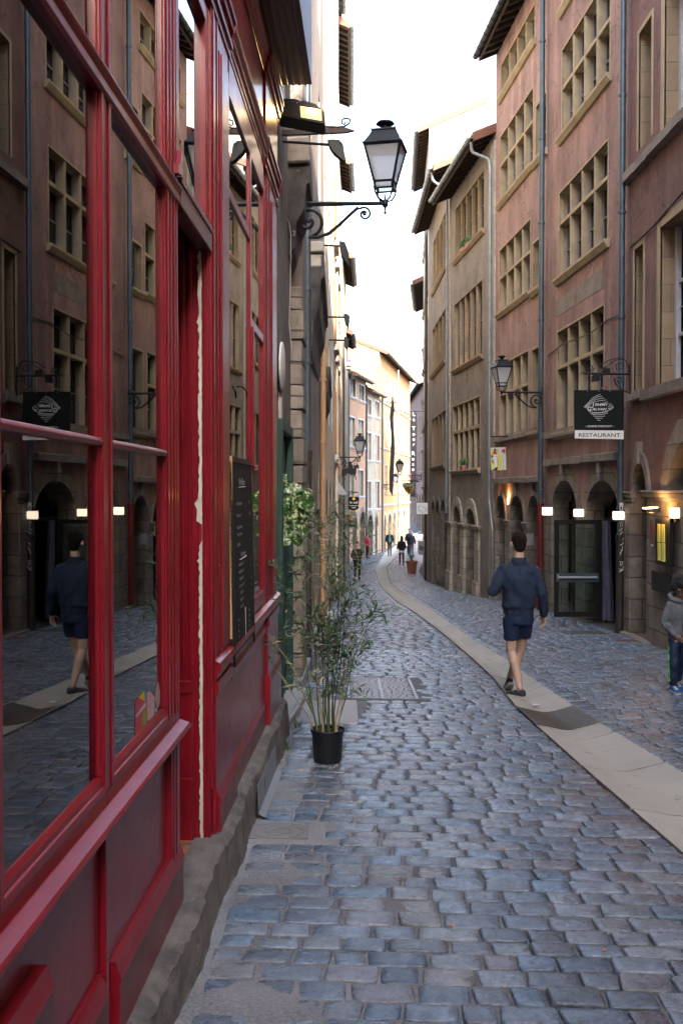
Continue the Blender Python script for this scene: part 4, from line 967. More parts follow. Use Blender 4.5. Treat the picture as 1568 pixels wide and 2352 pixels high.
def left_house(y0, y1, top, body, label, windows, reveal='ledge', eo=.35, roof=True, sills=True, shutters=None, floors=None, depth=7, tm=None, ground='gstone', x0=None, x1=None):
    F = Fac((X(y0) if x0 is None else x0, y0), (X(y1) if x1 is None else x1, y1), -1)
    h = thing('townhouse', F.pt(F.L/2, float(gz0((y0+y1)/2)), 0), label, 'house', stL); ops = []
    g = float(gz0((y0+y1)/2))
    n = max(1, int(F.L/2.3))
    for j, (va, vb_) in enumerate(floors or [(g+4.2, g+6.0), (g+7.2, g+8.9), (g+10, g+11.6)]):
        if vb_ > top-.4: continue
        for i in range(n):
            c = F.L*(i+.5)/n; ops.append(dict(u0=c-.48, u1=c+.48, v0=va, v1=vb_, d=.25))
    for i in range(n):
        c = F.L*(i+.5)/n; ops.append(dict(u0=c-.6, u1=c+.6, v0=g-.2, vs=g+2.1, v1=g+2.75, d=.4))
    b, _ = wall(F, 0, F.L, g-1, top, ops, None, depth=depth); finish_wall(b, h, K[body], K[reveal])
    for o in ops:
        if 'vs' in o: arch_ring(F, h, o, K[ground], .18, .02, key=False); backing(F, h, o, K['dwood'], 'door')
        else:
            wd = stone_window(F, h, o, 2, 1, K['white'], depth=.2, mw=.06, sill=sills, casement=K['white'])
            if shutters and windows:
                c = MB(); s_ = (o['u1']-o['u0'])*.5
                c.fb(F, o['u0']-s_*.96, o['u0'], o['v0'], o['v1'], -.05, -.012); c.fb(F, o['u1'], o['u1']+s_*.96, o['v0'], o['v1'], -.05, -.012); c.build('shutter', K[shutters], h)
    if sills:
        b = MB()
        for o in ops:
            if 'vs' not in o: b.fb(F, o['u0']-.12, o['u1']+.12, o['v0']-.16, o['v0']-.0, -.13, .0)
        b.build('stone_sill', K['cream'], h, bevel=.01)
    if roof: eave(F, .02, F.L-.02, top-.05, eo, h, soffit=K[body], depth=depth, tm=tm)
    else:
        b = MB(); b.hexa([F.pt(0, top, 0), F.pt(F.L, top, 0), F.pt(F.L, top, depth), F.pt(0, top, depth), F.pt(0, top+.2, 0), F.pt(F.L, top+.2, 0), F.pt(F.L, top+.2, depth), F.pt(0, top+.2, depth)]); b.build('roof', K['gtile'], h)
    return F, h
FLa, hLa = left_house(11.72, 18.5, 15.5, 'grey2', 'soot streaked grey stone house with the long blue downpipe', False, sills=False, eo=.3, roof=False)
FLb, hLb = left_house(18.5, 26.5, 17.5, 'cream', 'pale cream house with brown upper window lintels left of the lamp', True, sills=False, eo=.12, shutters=None)
FLc, hLc = left_house(26.5, 34, 18.0, 'beige', 'beige plastered house with stepped stone sills above an ochre ground floor', True, shutters='shutter', eo=.15)
FLd, hLd = left_house(34, 41, 17.6, 'cream', 'tall cream house whose gutter juts against the sky at top', True, sills=False, eo=.42, shutters='shutter')
FLe, hLe = left_house(41, 45, 15.3, 'beige', 'narrow beige house with dark rafters under a tiled eave', False, sills=False, eo=.42)
FLf, hLf = left_house(45, 51.5, 12.4, 'cream', 'pale patched house with a slatted eave beyond the iron floodlights', False, sills=False, eo=.42)
FLg, hLg = left_house(51.5, 57, 10.0, 'beige', 'brownish old house with a low eave above the for sale board', False, sills=False, eo=.30)
FLi, hLi = left_house(57, 60.0, 8.6, 'pale', 'slim grey house with tall drainpipe just before the orange house', False, sills=False, eo=.1)
# three frontal houses at the bend
def front_house(F, top, body, label, ops, archs, eo, stone='jamb', depth=7, tm='tile', extra=None, soffit=None, gm=None):
    h = thing('townhouse', F.pt(F.L/2, -2.5, 0), label, 'house', stL)
    b, _ = wall(F, 0, F.L, -3.4, top, ops+archs, None, depth=depth); finish_wall(b, h, K[body], K[stone])
    for o in ops:
        stone_window(F, h, o, o.get('cols', 2), o.get('rows', 1), K['jamb'] if o.get('mull') or body == 'yellow' else K['white'], depth=.2, mw=.09 if o.get('mull') else .07, sur=.10, casement=None if o.get('mull') or body == 'yellow' else K['white'])
    for o in archs: arch_ring(F, h, o, K['lstone'] if body == 'yellow' else K['gstone'], .22, .03, key=False); backing(F, h, o, K['dark'], 'door')
    eave(F, 0, F.L, top-.02, eo, h, soffit=K[soffit or body], depth=depth, tm=K[tm], gm=K['pale'] if gm is None else gm, rafts=.4, gut=True)
    return h
FO = Fac((.42, 59.9), (1.6, 65), -1); FB_ = Fac((1.6, 65), (2.62, 69.2), -1); FY = Fac((2.62, 69.2), (6.05, 88.5), -1)
def rl(F, xl, xr, yt, yb, **k):
    a = F.hit(xl, yt); c = F.hit(xl, yb); d = F.hit(xr, 1120); o = dict(u0=a[0], u1=d[0], v0=c[1], v1=a[1], d=.25); o.update(k); return o
oo = [rl(FO, 803, 816, 864, 908), rl(FO, 824, 836, 882, 917), rl(FO, 802, 815, 957, 1023), rl(FO, 823, 835, 963, 1026), rl(FO, 801, 813, 1085, 1142), rl(FO, 822, 834, 1080, 1139)]
a_ = [dict(u0=1.2, u1=2.4, v0=-2.9, vs=-.6, v1=.2, d=.4), dict(u0=3.3, u1=4.9, v0=-2.9, vs=-.5, v1=.45, d=.4)]
hO = front_house(FO, FO.hit(803, 860)[1], 'orange', 'salmon orange house with white windows behind the horse sign', oo, a_, .45)
ob_ = [rl(FB_, 842, 852, 915, 951), rl(FB_, 861, 870, 921, 956), rl(FB_, 841, 852, 993, 1055), rl(FB_, 861, 871, 999, 1057), rl(FB_, 841, 852, 1106, 1168), rl(FB_, 861, 871, 1106, 1168)]
a_ = [dict(u0=.35, u1=2.2, v0=-2.9, vs=-.9, v1=.15, d=.5), dict(u0=2.9, u1=3.7, v0=-2.9, vs=-.7, v1=.0, d=.4)]
hB = front_house(FB_, FB_.hit(842, 898)[1], 'beige', 'narrow beige house with two columns of tall white windows', ob_, a_, .45)
oy = []
for (xa, xb) in ((884, 889.5), (894, 899), (904, 908)):
    oy += [rl(FY, xa, xb, 871, 918), rl(FY, xa, xb, 960+(xa-884)*.35, 1024, ), rl(FY, xa, xb, 1069, 1133)]
for (xa, xb) in ((914.5, 920), (926, 930.5), (933.5, 937)):
    oy += [rl(FY, xa, xb, 893+(xa-914)*.6, 937+(xa-914)*.4, cols=2, mull=1), rl(FY, xa, xb, 976+(xa-914)*.4, 1033+(xa-914)*.2, cols=2, rows=2, mull=1), rl(FY, xa, xb, 1070, 1130, cols=2, mull=1)]
ay = []
for (xa, xb, yt) in ((881, 886, 1183), (890.5, 898, 1180), (902, 908, 1177), (912.5, 919, 1173), (924, 929.5, 1172), (933.5, 937.5, 1170)):
    u0 = FY.hit(xa, 1120)[0]; u1 = FY.hit(xb, 1120)[0]; s_ = FY.hit((xa+xb)/2, yt)[1]; ay.append(dict(u0=u0, u1=u1, v0=-3.2, vs=s_-.75, v1=s_, d=.5))
hY = front_house(FY, FY.hit(888, 826)[1], 'yellow', 'sunlit yellow orange palazzo with arcade and bracketed eave at the bend', oy, ay, .55, soffit='yellow')
b = MB(); ledge(b, FY, .2, FY.L, FY.hit(880, 1158)[1], .16, .10); ledge(b, FY, .2, FY.L, FY.hit(880, 1028)[1], .12, .08); ledge(b, FY, .2, FY.L, FY.hit(880, 922)[1], .12, .08); b.build('string_course', K['lstone'], hY)
# bright rooftops beyond
b = MB()
for (n_, loc, sz, top) in ():
    pass
# ================================================================ rest of the street: above the shop and behind the photographer
def plain_house(F, top, body, label, floors, every, depth=8, vb0=-1.0, loc=None, grp=None, arch=True, eo=.4, cols=2, roofm=None):
    h = thing('townhouse', F.pt(F.L/2, 0, 0), label, 'house', grp); ops = []
    n = max(1, int(F.L/every))
    for (va, vb_) in floors:
        for i in range(n): c = F.L*(i+.5)/n; ops.append(dict(u0=c-.5, u1=c+.5, v0=va, v1=vb_, d=.25))
    if arch:
        for i in range(n): c = F.L*(i+.5)/n; ops.append(dict(u0=c-.8, u1=c+.8, v0=0.1, vs=2.3, v1=3.1, d=.4))
    b, _ = wall(F, 0, F.L, vb0, top, ops, None, depth=depth); finish_wall(b, h, K[body], K['jamb'])
    for o in ops:
        if 'vs' in o: backing(F, h, o, K['dwood'], 'door')
        else: stone_window(F, h, o, cols, 2, K['jamb'], depth=.2, mw=.08)
    eave(F, 0, F.L, top-.05, eo, h, soffit=K[body], depth=depth)
    return h
fl = [(4.6, 6.4), (7.6, 9.4), (10.6, 12.2)]
FS0 = Fac((-.806-.012, .1), (-.806+.0289*8.66-.012, 8.66), -1)
plain_house(FS0, 14.2, 'beige', 'upper storeys of the house above the red shop', [(5.6, 7.4), (8.6, 10.4), (11.2, 12.8)], 2.4, vb0=4.72, arch=False, eo=.3, grp=stL)
plain_house(Fac((-1.2, -18), (-.82, .1), -1), 14.5, 'ochre', 'ochre house behind the photographer on the left', fl, 2.6, grp=stL)
plain_house(Fac((4.9, -18), (4.95, -4.5), 1), 14.6, 'beige', 'beige house behind the photographer on the right', fl, 2.6, grp='houses along the right of the street')
plain_house(Fac((4.95, -4.5), (4.95, 9.0), 1), 15.0, 'orange', 'orange house opposite the shop window, nearest on the right', fl, 2.6, grp='houses along the right of the street')
FBk = Fac((-2, -24), (7, -24), 1); FBk.n = Vector((0, -1, 0))
plain_house(FBk, 15.5, 'grey', 'unseen grey house added across the far end behind the photographer to block low sun', fl, 2.4)  # unseen house set across the street, added to block the low sun
# ================================================================ signs, lamps, pipes and street objects
def px(Y): return Y/FPX
def sp(Y): return lambda a, b_, w=0: at(a, b_, Y) + Vector((0, w, 0))
M_ = {}
def pm(name, c, rough=.6, **k):
    if name not in M_: M_[name] = mat(name, c, rough=rough, **k)
    return M_[name]
def text(s, origin, xd, yd, h, m, parent, name='lettering', align='CENTER', shear=0, space=1, ext=.0015, bold=0, width=None):
    "real lettering: flat letters standing proud of the board"
    cu = bpy.data.curves.new(name, 'FONT'); cu.body = s; cu.align_x = align; cu.size = 1; cu.shear = shear; cu.space_character = space; cu.extrude = 0; cu.offset = bold
    cu.resolution_u = 3
    o = bpy.data.objects.new(name, cu); COL.objects.link(o)
    dg = bpy.context.evaluated_depsgraph_get(); me = bpy.data.meshes.new_from_object(o.evaluated_get(dg)); bpy.data.objects.remove(o, do_unlink=True)
    xd = Vector(xd).normalized(); yd = Vector(yd).normalized(); n = xd.cross(yd); k = h/.70
    xs = [v.co.x for v in me.vertices]; kx = k
    if width and xs: kx = width/(max(xs)-min(xs))
    b = MB(); V = [Vector(origin)+xd*v.co.x*kx+yd*v.co.y*k+n*ext for v in me.vertices]
    b.add(V, [tuple(p.vertices) for p in me.polygons])
    if not b.f: return None
    return b.build(name, m, parent, recalc=False)
def stroke(b, pts, r): b.tube([Vector(p) for p in pts], r, 5)
# ---------------------------------------------------------------- lanterns
def spiral(c, r0, r1, a0, a1, n=26):
    return [(c[0]+(r0+(r1-r0)*i/n)*math.cos(a0+(a1-a0)*i/n), c[1]+(r0+(r1-r0)*i/n)*math.sin(a0+(a1-a0)*i/n)) for i in range(n+1)]
frost = bpy.data.materials.new('frosted_lantern_glass'); frost.use_nodes = True; _ft = frost.node_tree; _tl = _n(_ft, 'ShaderNodeBsdfTranslucent'); _tl.inputs[0].default_value = (.95, .96, 1, 1); _fm = _n(_ft, 'ShaderNodeMixShader'); _fm.inputs[0].default_value = .5; _ft.links.new(_ft.nodes['Principled BSDF'].outputs[0], _fm.inputs[1]); _ft.links.new(_tl.outputs[0], _fm.inputs[2]); _tt = _n(_ft, 'ShaderNodeBsdfTransparent'); _f2 = _n(_ft, 'ShaderNodeMixShader'); _f2.inputs[0].default_value = .2; _ft.links.new(_fm.outputs[0], _f2.inputs[1]); _ft.links.new(_tt.outputs[0], _f2.inputs[2]); _ft.links.new(_f2.outputs[0], _ft.nodes['Material Output'].inputs[0])
_p = frost.node_tree.nodes['Principled BSDF']; _p.inputs['Base Color'].default_value = (.62, .66, .72, 1); _p.inputs['Roughness'].default_value = .35; 
def lantern(wall_pt, arm, sgn, s, rot, label, horse=False):
    "wall lantern: arm runs from the wall point sideways; s scales the lantern"
    W = Vector(wall_pt); t = thing('street_lamp', W, label, 'street lamp', 'wall lanterns on scrolled arms')
    X = lambda a, z: W+Vector((a*sgn, 0, z))
    b = MB(); b.tube([X(-.03, 0), X(arm, 0)], .021*s, 8); b.tube([X(.02, -.028*s), X(arm*.98, -.012*s)], .010*s, 6); b.obox(X(.01, -.12*s), (.012, 0, 0), (0, .03*s, 0), (0, 0, .22*s))
    b.build('arm', K['iron'], t, smooth='auto')
    b = MB(); k = s
    sp1 = [(x, z) for x, z in spiral((.115*k, -.195*k), .03*k, .175*k, math.radians(60), math.radians(60-360-150))]
    pts = sp1+[(.22*k, -.37*k), (.34*k, -.33*k), (.46*k, -.23*k), (.57*k, -.125*k), (.66*k, -.045*k)]
    b.tube([X(a, z) for a, z in pts], [.019*k]*len(pts), 8)
    sp2 = spiral((.73*k, -.115*k), .075*k, .022*k, math.radians(125), math.radians(125-450), 20)
    b.tube([X(.62*k, -.07*k)]+[X(a, z) for a, z in sp2], .013*k, 7)
    for c in ((.115*k, -.195*k), (.73*k, -.115*k)): b.ball(X(*c), (.024*k, .016*k, .024*k), 8, 6)
    b.build('scroll', K['iron'], t, smooth='auto')
    A = X(arm, 0); ca, sa = math.cos(rot), math.sin(rot)
    def L(x, y, z): return A+Vector((x*ca-y*sa, x*sa+y*ca, z))
    b = MB(); b.lathe([(.001, -.125*s), (.018*s, -.11*s), (.018*s, -.095*s), (.008*s, -.08*s), (.012*s, -.05*s), (.032*s, -.03*s), (.036*s, .0), (.028*s, .03*s), (.012*s, .045*s), (.006*s, .10*s), (.001, .105*s)], A, 14)
    z0 = .17*s; 
    for i in range(4):
        a = math.pi/4+math.pi/2*i; c, s2 = math.cos(a), math.sin(a)
        b.tube([L(.02*s*c, .02*s*s2, .02*s), L(.09*s*c, .09*s*s2, .045*s), L(.135*s*c, .135*s*s2, .11*s), L(.15*s*c, .15*s*s2, z0)], .011*s, 6)
    b.build('cradle', K['iron'], t, smooth='auto')
    zb, zt = .15*s, .60*s; hb, ht = .105*s, .195*s
    def q(f, z): h_ = hb+(ht-hb)*f; return [L(-h_, -h_, z), L(h_, -h_, z), L(h_, h_, z), L(-h_, h_, z)]
    b = MB(); r_ = .011*s; B0, B1 = q(0, zb+.07*s), q(1, zt); Bb = q(-.16, zb)
    for i in range(4):
        b.tube([Bb[i], B0[i], B1[i]], r_*1.3, 4); b.tube([B0[i], B0[(i+1) % 4]], r_*1.2, 4); b.tube([Bb[i], Bb[(i+1) % 4]], r_, 4); b.tube([B1[i], B1[(i+1) % 4]], r_*1.5, 4)
    b.build('frame', K['iron'], t)
    b = MB(); g0, g1 = q(.0, zb+.08*s), q(.97, zt-.01*s); gc = A
    for i in range(4): b.quad(g0[i], g0[(i+1) % 4], g1[(i+1) % 4], g1[i])
    h0, h1 = q(-.14, zb+.01*s), q(-.01, zb+.065*s)
    for i in range(4): b.quad(h0[i], h0[(i+1) % 4], h1[(i+1) % 4], h1[i])
    b.build('glass', frost, t)
    b = MB()
    def sqr(h_, z): return [L(-h_, -h_, z), L(h_, -h_, z), L(h_, h_, z), L(-h_, h_, z)]
    b.loft([sqr(ht*1.10, zt-.0), sqr(ht*1.12, zt+.012*s), sqr(ht*1.02, zt+.03*s), sqr(ht*.80, zt+.10*s), sqr(ht*.66, zt+.155*s), sqr(ht*.70, zt+.165*s), sqr(ht*.68, zt+.18*s), sqr(ht*.30, zt+.19*s)])
    for i in range(4): p = sqr(ht*.68, zt+.17*s)[i]; b.tube([p, p+Vector((0, 0, .03*s))], [.008*s, .003*s], 5)
    b.build('roof', K['iron'], t)
    b = MB(); b.lathe([(.06*s, .19*s), (.045*s, .21*s), (.05*s, .235*s), (.085*s, .25*s), (.105*s, .262*s), (.085*s, .285*s), (.03*s, .295*s), (.001, .30*s)], A+Vector((0, 0, zt-.0)), 16)
    b.build('chimney', K['iron'], t, smooth='auto')
    return t
wp = at(684, 467, 11.0); e = at(884, 467, 11.0)
lantern(wp, e.x-wp.x, 1, 1.0, R(-12), 'large dark lantern on a scrolled arm above the potted bamboo')
wp = at(1243, 901, 22.6); e = at(1151, 901, 22.6); lantern(wp, wp.x-e.x, -1, .93, R(10), 'lantern on the pink house between the drainpipes, left of the restaurant board')
wp = at(778, 1050, 33.0); e = at(826, 1050, 33.0); l3 = lantern(wp, e.x-wp.x, 1, .88, R(-10), 'small lantern over the hanging iron horseman')
wp = at(968, 1091, 50.0); e = at(917, 1091, 50.0); lantern(wp, wp.x-e.x, -1, .92, R(8), 'far lantern above the shield sign, higher of the two beside each other')
wp = at(880, 1113, 70.0); e = at(908, 1113, 70.0); lantern(wp, e.x-wp.x, 1, .95, R(-8), 'far lantern on the yellow house, lower of the two beside each other')
# ---------------------------------------------------------------- lit floodlight and dark spots on the left
Y = 9.2; f = sp(Y)
t = thing('floodlight', at(620, 235, Y), 'dark floodlight glowing yellow below the oxblood sign box', 'floodlight', 'floodlights on arms along the left wall')
b = MB(); b.prism([(612, 229), (676, 229), (688, 233), (688, 241), (674, 243), (612, 236)], f, -.03, .03); b.tube([at(612, 262, Y), at(650, 264, Y)], .02, 6); b.build('arm', K['black'], t, bevel=.003)
b = MB(); b.prism([(634, 246), (640, 240), (700, 236), (725, 244), (737, 255), (745, 262), (747, 288), (744, 291), (640, 271)], f, -.06, .22); b.build('housing', K['black'], t, bevel=.008, seg=2)
b = MB(); b.prism([(690, 250), (738, 258), (739, 283), (692, 275)], f, -.068, -.062); b.build('lens', emit('floodlight_glow', (1.0, .60, .16), .22), t)
b = MB(); b.prism([(706, 255), (727, 258), (727, 268), (707, 266)], f, -.074, -.069); b.build('bulb', emit('floodlight_bulb', (1, .85, .55), 2), t)
b = MB(); b.ball(at(682, 237, Y-.05), .012, 8, 6); b.build('bolt', K['steel'], t)
pl_ = bpy.data.lights.new('floodlight_lamp', 'SPOT'); pl_.energy = 1.6; pl_.color = (1, .62, .25); pl_.spot_size = R(110); pl_.shadow_soft_size = .05
po = bpy.data.objects.new('floodlight_lamp', pl_); COL.objects.link(po); po.parent = t; po.location = at(712, 262, Y)-Vector(t['_w'])+Vector((-.02, -.12, -.02))
po.rotation_euler = Vector((.75, .55, -.1)).to_track_quat('Z', 'Y').to_euler()
# pointed bar with scroll, hanging chain
Y = 9.8; t = thing('sign_bracket', at(640, 303, Y), 'rusty pointed iron bar with a curl at its tip above the stone wall', 'bracket')
b = MB(); b.prism([(635, 300), (795, 294), (815, 301), (795, 306), (635, 312)], sp(Y), -.02, .02); b.build('bar', mat('rusty_iron', (.07, .035, .025), (.025, .025, .028), 9, rough=.7), t, bevel=.003)
b = MB(); b.tube([at(715, 285, Y), at(740, 291, Y), at(770, 292, Y), at(790, 291, Y), at(802, 283, Y), at(804, 275, Y), at(797, 271, Y), at(786, 274, Y), at(785, 283, Y), at(790, 286, Y), at(793, 281, Y)], .010, 7); b.build('curl', K['iron'], t, smooth='auto')
b = MB()
for i in range(5): c = at(783, 309+i*5, Y); b.tube([c+Vector((.008*math.cos(a), .0 if i % 2 else .008*math.cos(a), .011*math.sin(a))) for a in [k*math.pi/4 for k in range(9)]], .002, 5)
b.build('chain', K['iron'], t)
def spot(Y, x0, y0, x1, y1, head, label):
    t = thing('spotlight', at(x0, y0, Y), label, 'spotlight', 'floodlights on arms along the left wall'); s = px(Y)
    b = MB(); b.tube([at(x0, y0, Y), at(x1, y1, Y)], 3.2*s if Y < 12 else 2.2*s, 8); b.build('arm', K['iron'], t, smooth='auto')
    b = MB(); b.prism(head, sp(Y), -12*s, 10*s); b.build('head', K['iron'], t, bevel=.006)
    b = MB(); b.ball(at(x1+2, y1, Y-.03), 5*s, 8, 6); b.build('joint', K['iron'], t)
spot(9.9, 648, 325, 762, 333, [(752, 324), (778, 324), (788, 334), (794, 374), (786, 372), (764, 352), (756, 338)], 'dark spotlight on a long arm below the rusty pointed bar')
spot(12.6, 690, 562, 786, 565, [(779, 556), (792, 558), (800, 580), (805, 624), (796, 608), (784, 590), (781, 572)], 'dark spotlight on a thin arm beside the scrolled lantern bracket')
spot(17.5, 728, 727, 797, 729, [(789, 722), (800, 723), (803, 738), (800, 757), (793, 744)], 'small dark spotlight on an arm below the slatted eave')
spot(22, 736, 780, 796, 782, [(790, 775), (799, 777), (801, 790), (797, 803), (790, 795)], 'small dark spotlight just above the for sale board')
# ---------------------------------------------------------------- restaurant board
Y = 16.4; f = sp(Y); t = thing('restaurant_sign', at(1375, 1010, Y), 'square black restaurant board with white lettering and pale lower band', 'sign')
white_p = pm('sign_white', (.72, .76, .78), .5); black_p = pm('sign_black', (.003, .006, .007), .6, spec=.2)
b = MB(); b.prism([(1318, 896), (1430, 896), (1431, 1009), (1319, 1007)], f, 0, .035); b.build('board', black_p, t)
b = MB(); b.prism([(1319, 988), (1431, 989), (1431, 1009), (1319, 1007)], f, -.004, .0); b.build('band', white_p, t)
XD, ZD = Vector((1, 0, 0)), Vector((0, 0, 1)); s_ = px(Y)
def tx(s, x, y, hpx, Y, m, parent, **k): return text(s, at(x, y, Y-.006), XD, ZD, hpx*px(Y), m, parent, **k)
tx('RESTAURANT', 1375, 1003.5, 8.5, Y, black_p, t, width=95*s_, bold=.005)
tx('– CUISINE D’INSTINCT –', 1376, 981, 4.0, Y, white_p, t, width=66*s_, bold=.012)
tx('ÉRÉMY', 1379, 932, 5.2, Y, white_p, t, shear=.25, width=31*s_, bold=.018); tx('J', 1360.5, 934, 9, Y, white_p, t, shear=.2, bold=.02)
tx('ALVAN', 1374.5, 942.6, 5.6, Y, white_p, t, shear=.25, width=34*s_, bold=.018); tx('G', 1352, 943.5, 9.5, Y, white_p, t, shear=.1, bold=.02)
b = MB()
def cur(pts): stroke(b, [at(1150/1568*0+x, y, Y-.006) for x, y in pts], .0030)
S5 = lambda x, y: (1234.1+x*.2127, 746.3+y*.2127)   # from the enlarged view of the board
for P in ([(500, 885), (545, 840), (590, 790), (640, 762), (677, 750)], [(505, 890), (560, 835), (610, 795), (655, 775), (695, 770)], [(510, 895), (560, 850), (620, 808), (670, 795), (716, 790)], [(520, 900), (560, 865), (600, 835), (660, 820), (738, 810)],
          [(700, 845), (757, 830)], [(765, 862), (790, 850)], [(755, 885), (805, 865)], [(757, 903), (790, 895), (817, 878)], [(757, 922), (790, 912), (815, 890)],
          [(550, 935), (600, 945), (680, 945), (740, 932), (790, 905)], [(565, 952), (620, 955), (700, 950), (757, 935)], [(580, 965), (640, 970), (710, 965), (757, 950)], [(597, 983), (650, 988), (724, 985)], [(617, 1003), (650, 1008), (698, 1008)], [(640, 1027), (676, 1033)]):
    cur([S5(*p) for p in P])
b.build('logo_lines', white_p, t)
b = MB()
for x in (1348, 1375, 1400): b.tube([at(x, 899, Y-.006), at(x, 897, Y-.012)], .006, 6)
b.tube([at(1347, 858, Y), at(1347, 897, Y)], .003, 5); b.tube([at(1398, 859, Y), at(1398, 897, Y)], .003, 5); b.build('fixing', K['steel'], t)
t = thing('sign_bracket', at(1441, 858, Y), 'black wrought iron bracket with curls and two lamps holding the restaurant board', 'bracket')
b = MB(); b.tube([at(1338, 858, Y), at(1446, 859, Y)], .020, 8); b.tube([at(1445, 835, Y), at(1445, 905, Y)], .016, 6)
b.tube([at(x, y, Y) for x, y in [(1338, 858), (1334, 854), (1331, 858), (1335, 862)]], .008, 6); b.build('arm', K['iron'], t, smooth='auto')
b = MB()
for P in (spiral((1355, 845), 9, 3, 0, 9, 16), spiral((1423, 842), 11, 3, 2, 11, 18), spiral((1420, 874), 10, 3, 2, 10, 16), [(1408, 868), (1412, 882), (1425, 893), (1440, 902)], [(1376, 842), (1395, 828), (1420, 822), (1435, 828), (1443, 845), (1440, 858)], [(1388, 845), (1410, 828), (1432, 824)]):
    b.tube([at(x, y, Y) for x, y in P], .009, 6)
b.build('curl', K['iron'], t, smooth='auto')
for (x, y) in ((1364, 869), (1387, 854)):
    b = MB(); b.prism([(x-8, y-6), (x+9, y-8), (x+10, y+6), (x-9, y+8)], f, -.10, .06); b.tube([at(x, y-7, Y), at(x, y-12, Y)], .02, 6); b.build('lamp', K['black'], t, bevel=.006)
# ---------------------------------------------------------------- small board with the woman in a red hat
Y = 24.5; f = sp(Y); cx0 = 1126.2; t = thing('hanging_sign', at(1143, 1080, Y), 'small yellow and white board with a woman in a red hat', 'sign')
Q = lambda x, y: (1108.15+x*.0476, 1010.5+y*.0476)
pal_b = pm('sign_pale', (.58, .62, .55)); yel = pm('sign_yellow', (.70, .62, .12)); rd = pm('sign_red', (.5, .02, .04)); ink = pm('sign_ink', (.015, .018, .022)); blu = pm('sign_blue_grey', (.12, .19, .22))
def poly(P, m, d, name='motif', mp=Q, par=None, ff=None):
    b = MB(); b.prism([mp(*p) for p in P], ff or f, -d, -d+.002); return b.build(name, m, par or t)
b = MB(); b.prism([Q(365, 375), Q(1095, 345), Q(1135, 1445), Q(410, 1480)], f, 0, .02); b.build('board', pal_b, t)
poly([(375, 600), (575, 420), (640, 440), (760, 560), (890, 830), (925, 1450), (690, 1465), (720, 1180), (700, 900), (640, 480), (520, 480), (460, 700), (460, 900), (570, 1190), (550, 1310), (410, 1475)], yel, .004)
poly([(465, 690), (690, 690), (715, 850), (700, 930), (640, 1010), (690, 1100), (700, 1290), (640, 1330), (590, 1250), (545, 1010), (475, 900)], white_p, .006, 'face')
poly([(525, 480), (635, 480), (668, 665), (478, 665)], rd, .009, 'hat'); poly([(575, 395), (620, 450), (636, 480), (525, 480), (540, 440)], ink, .009); poly([(470, 668), (680, 665), (680, 690), (465, 692)], ink, .0095)
poly([(460, 690), (470, 880), (425, 880), (395, 810), (420, 720)], ink, .008, 'hair'); poly([(670, 840), (710, 820), (705, 880)], ink, .008, 'hair')
poly([(455, 785), (500, 780), (545, 815), (480, 820)], ink, .010, 'eye'); poly([(600, 815), (650, 770), (690, 785), (650, 815)], ink, .010, 'eye'); poly([(540, 935), (575, 915), (610, 930), (575, 962)], rd, .010, 'mouth')
poly([(470, 700), (525, 750), (520, 760), (475, 715)], ink, .010, 'brow'); poly([(600, 745), (660, 705), (670, 715), (610, 752)], ink, .010, 'brow')
poly([(950, 430), (1065, 450), (1075, 490), (1035, 640), (880, 570)], rd, .006, 'hat'); poly([(1075, 490), (1080, 500), (1035, 668), (1015, 660), (1035, 600)], ink, .008)
poly([(465, 910), (510, 1030), (495, 1160), (470, 1150), (430, 1040)], ink, .007, 'earring'); poly([(560, 1320), (700, 1310), (690, 1465), (430, 1475)], ink, .007, 'collar'); poly([(560, 1190), (600, 1200), (610, 1330), (540, 1400), (470, 1450), (560, 1310)], white_p, .0085, 'collar')
poly([(640, 440), (700, 480), (790, 620), (700, 540)], blu, .006); poly([(700, 900), (725, 900), (735, 1180), (700, 1460), (685, 1460), (710, 1180)], ink, .0065); poly([(850, 900), (880, 1040), (860, 1240), (790, 1440), (780, 1430), (840, 1240), (865, 1040)], blu, .006)
for i, ch in enumerate('Tarbouche'):
    x, y = Q(950+i*4, 725+i*84); text(ch, at(x, y, Y-.006), XD, ZD, 3.0*px(Y), ink, t, bold=.01, shear=.15)
x, y = Q(965, 560); text('e', at(x, y, Y-.010), XD, ZD, 3*px(Y), ink, t, shear=.2)
b = MB(); b.tube([at(*Q(925, 110), Y), at(*Q(925, 360), Y)], .006, 5); b.build('chain', K['iron'], t)
b = MB(); b.tube([at(1127, 1003, Y), at(1166, 1002, Y)], .02, 6); b.build('bracket', K['iron'], t)
# ---------------------------------------------------------------- far signs
Z4 = lambda x, y: (769.2+x*.12197, 998.85+y*.12197)      # enlarged view of the lamp and horseman
Y = 33.0; f = sp(Y); t = thing('iron_horseman', at(812, 1100, Y), 'flat black iron knight on a horse hanging under the small lantern', 'sign')
poly([(125, 650), (150, 635), (235, 625), (240, 560), (232, 530), (245, 505), (290, 498), (315, 515), (312, 540), (335, 575), (345, 640), (360, 580), (400, 560), (437, 558), (450, 600), (448, 650), (432, 648), (420, 610), (402, 640), (398, 720), (385, 745), (405, 848), (388, 845), (368, 760), (345, 812), (340, 800), (360, 745), (325, 745), (305, 770), (285, 740), (215, 730), (220, 790), (200, 780), (200, 740), (180, 780), (198, 842), (185, 842), (165, 770), (160, 700), (145, 795), (125, 780)], K['black'], .01, 'figure', Z4, ff=f)
b = MB(); b.tube([at(*Z4(345, 600), Y), at(*Z4(390, 430), Y)], .012, 5); b.build('lance', K['black'], t)
b = MB()
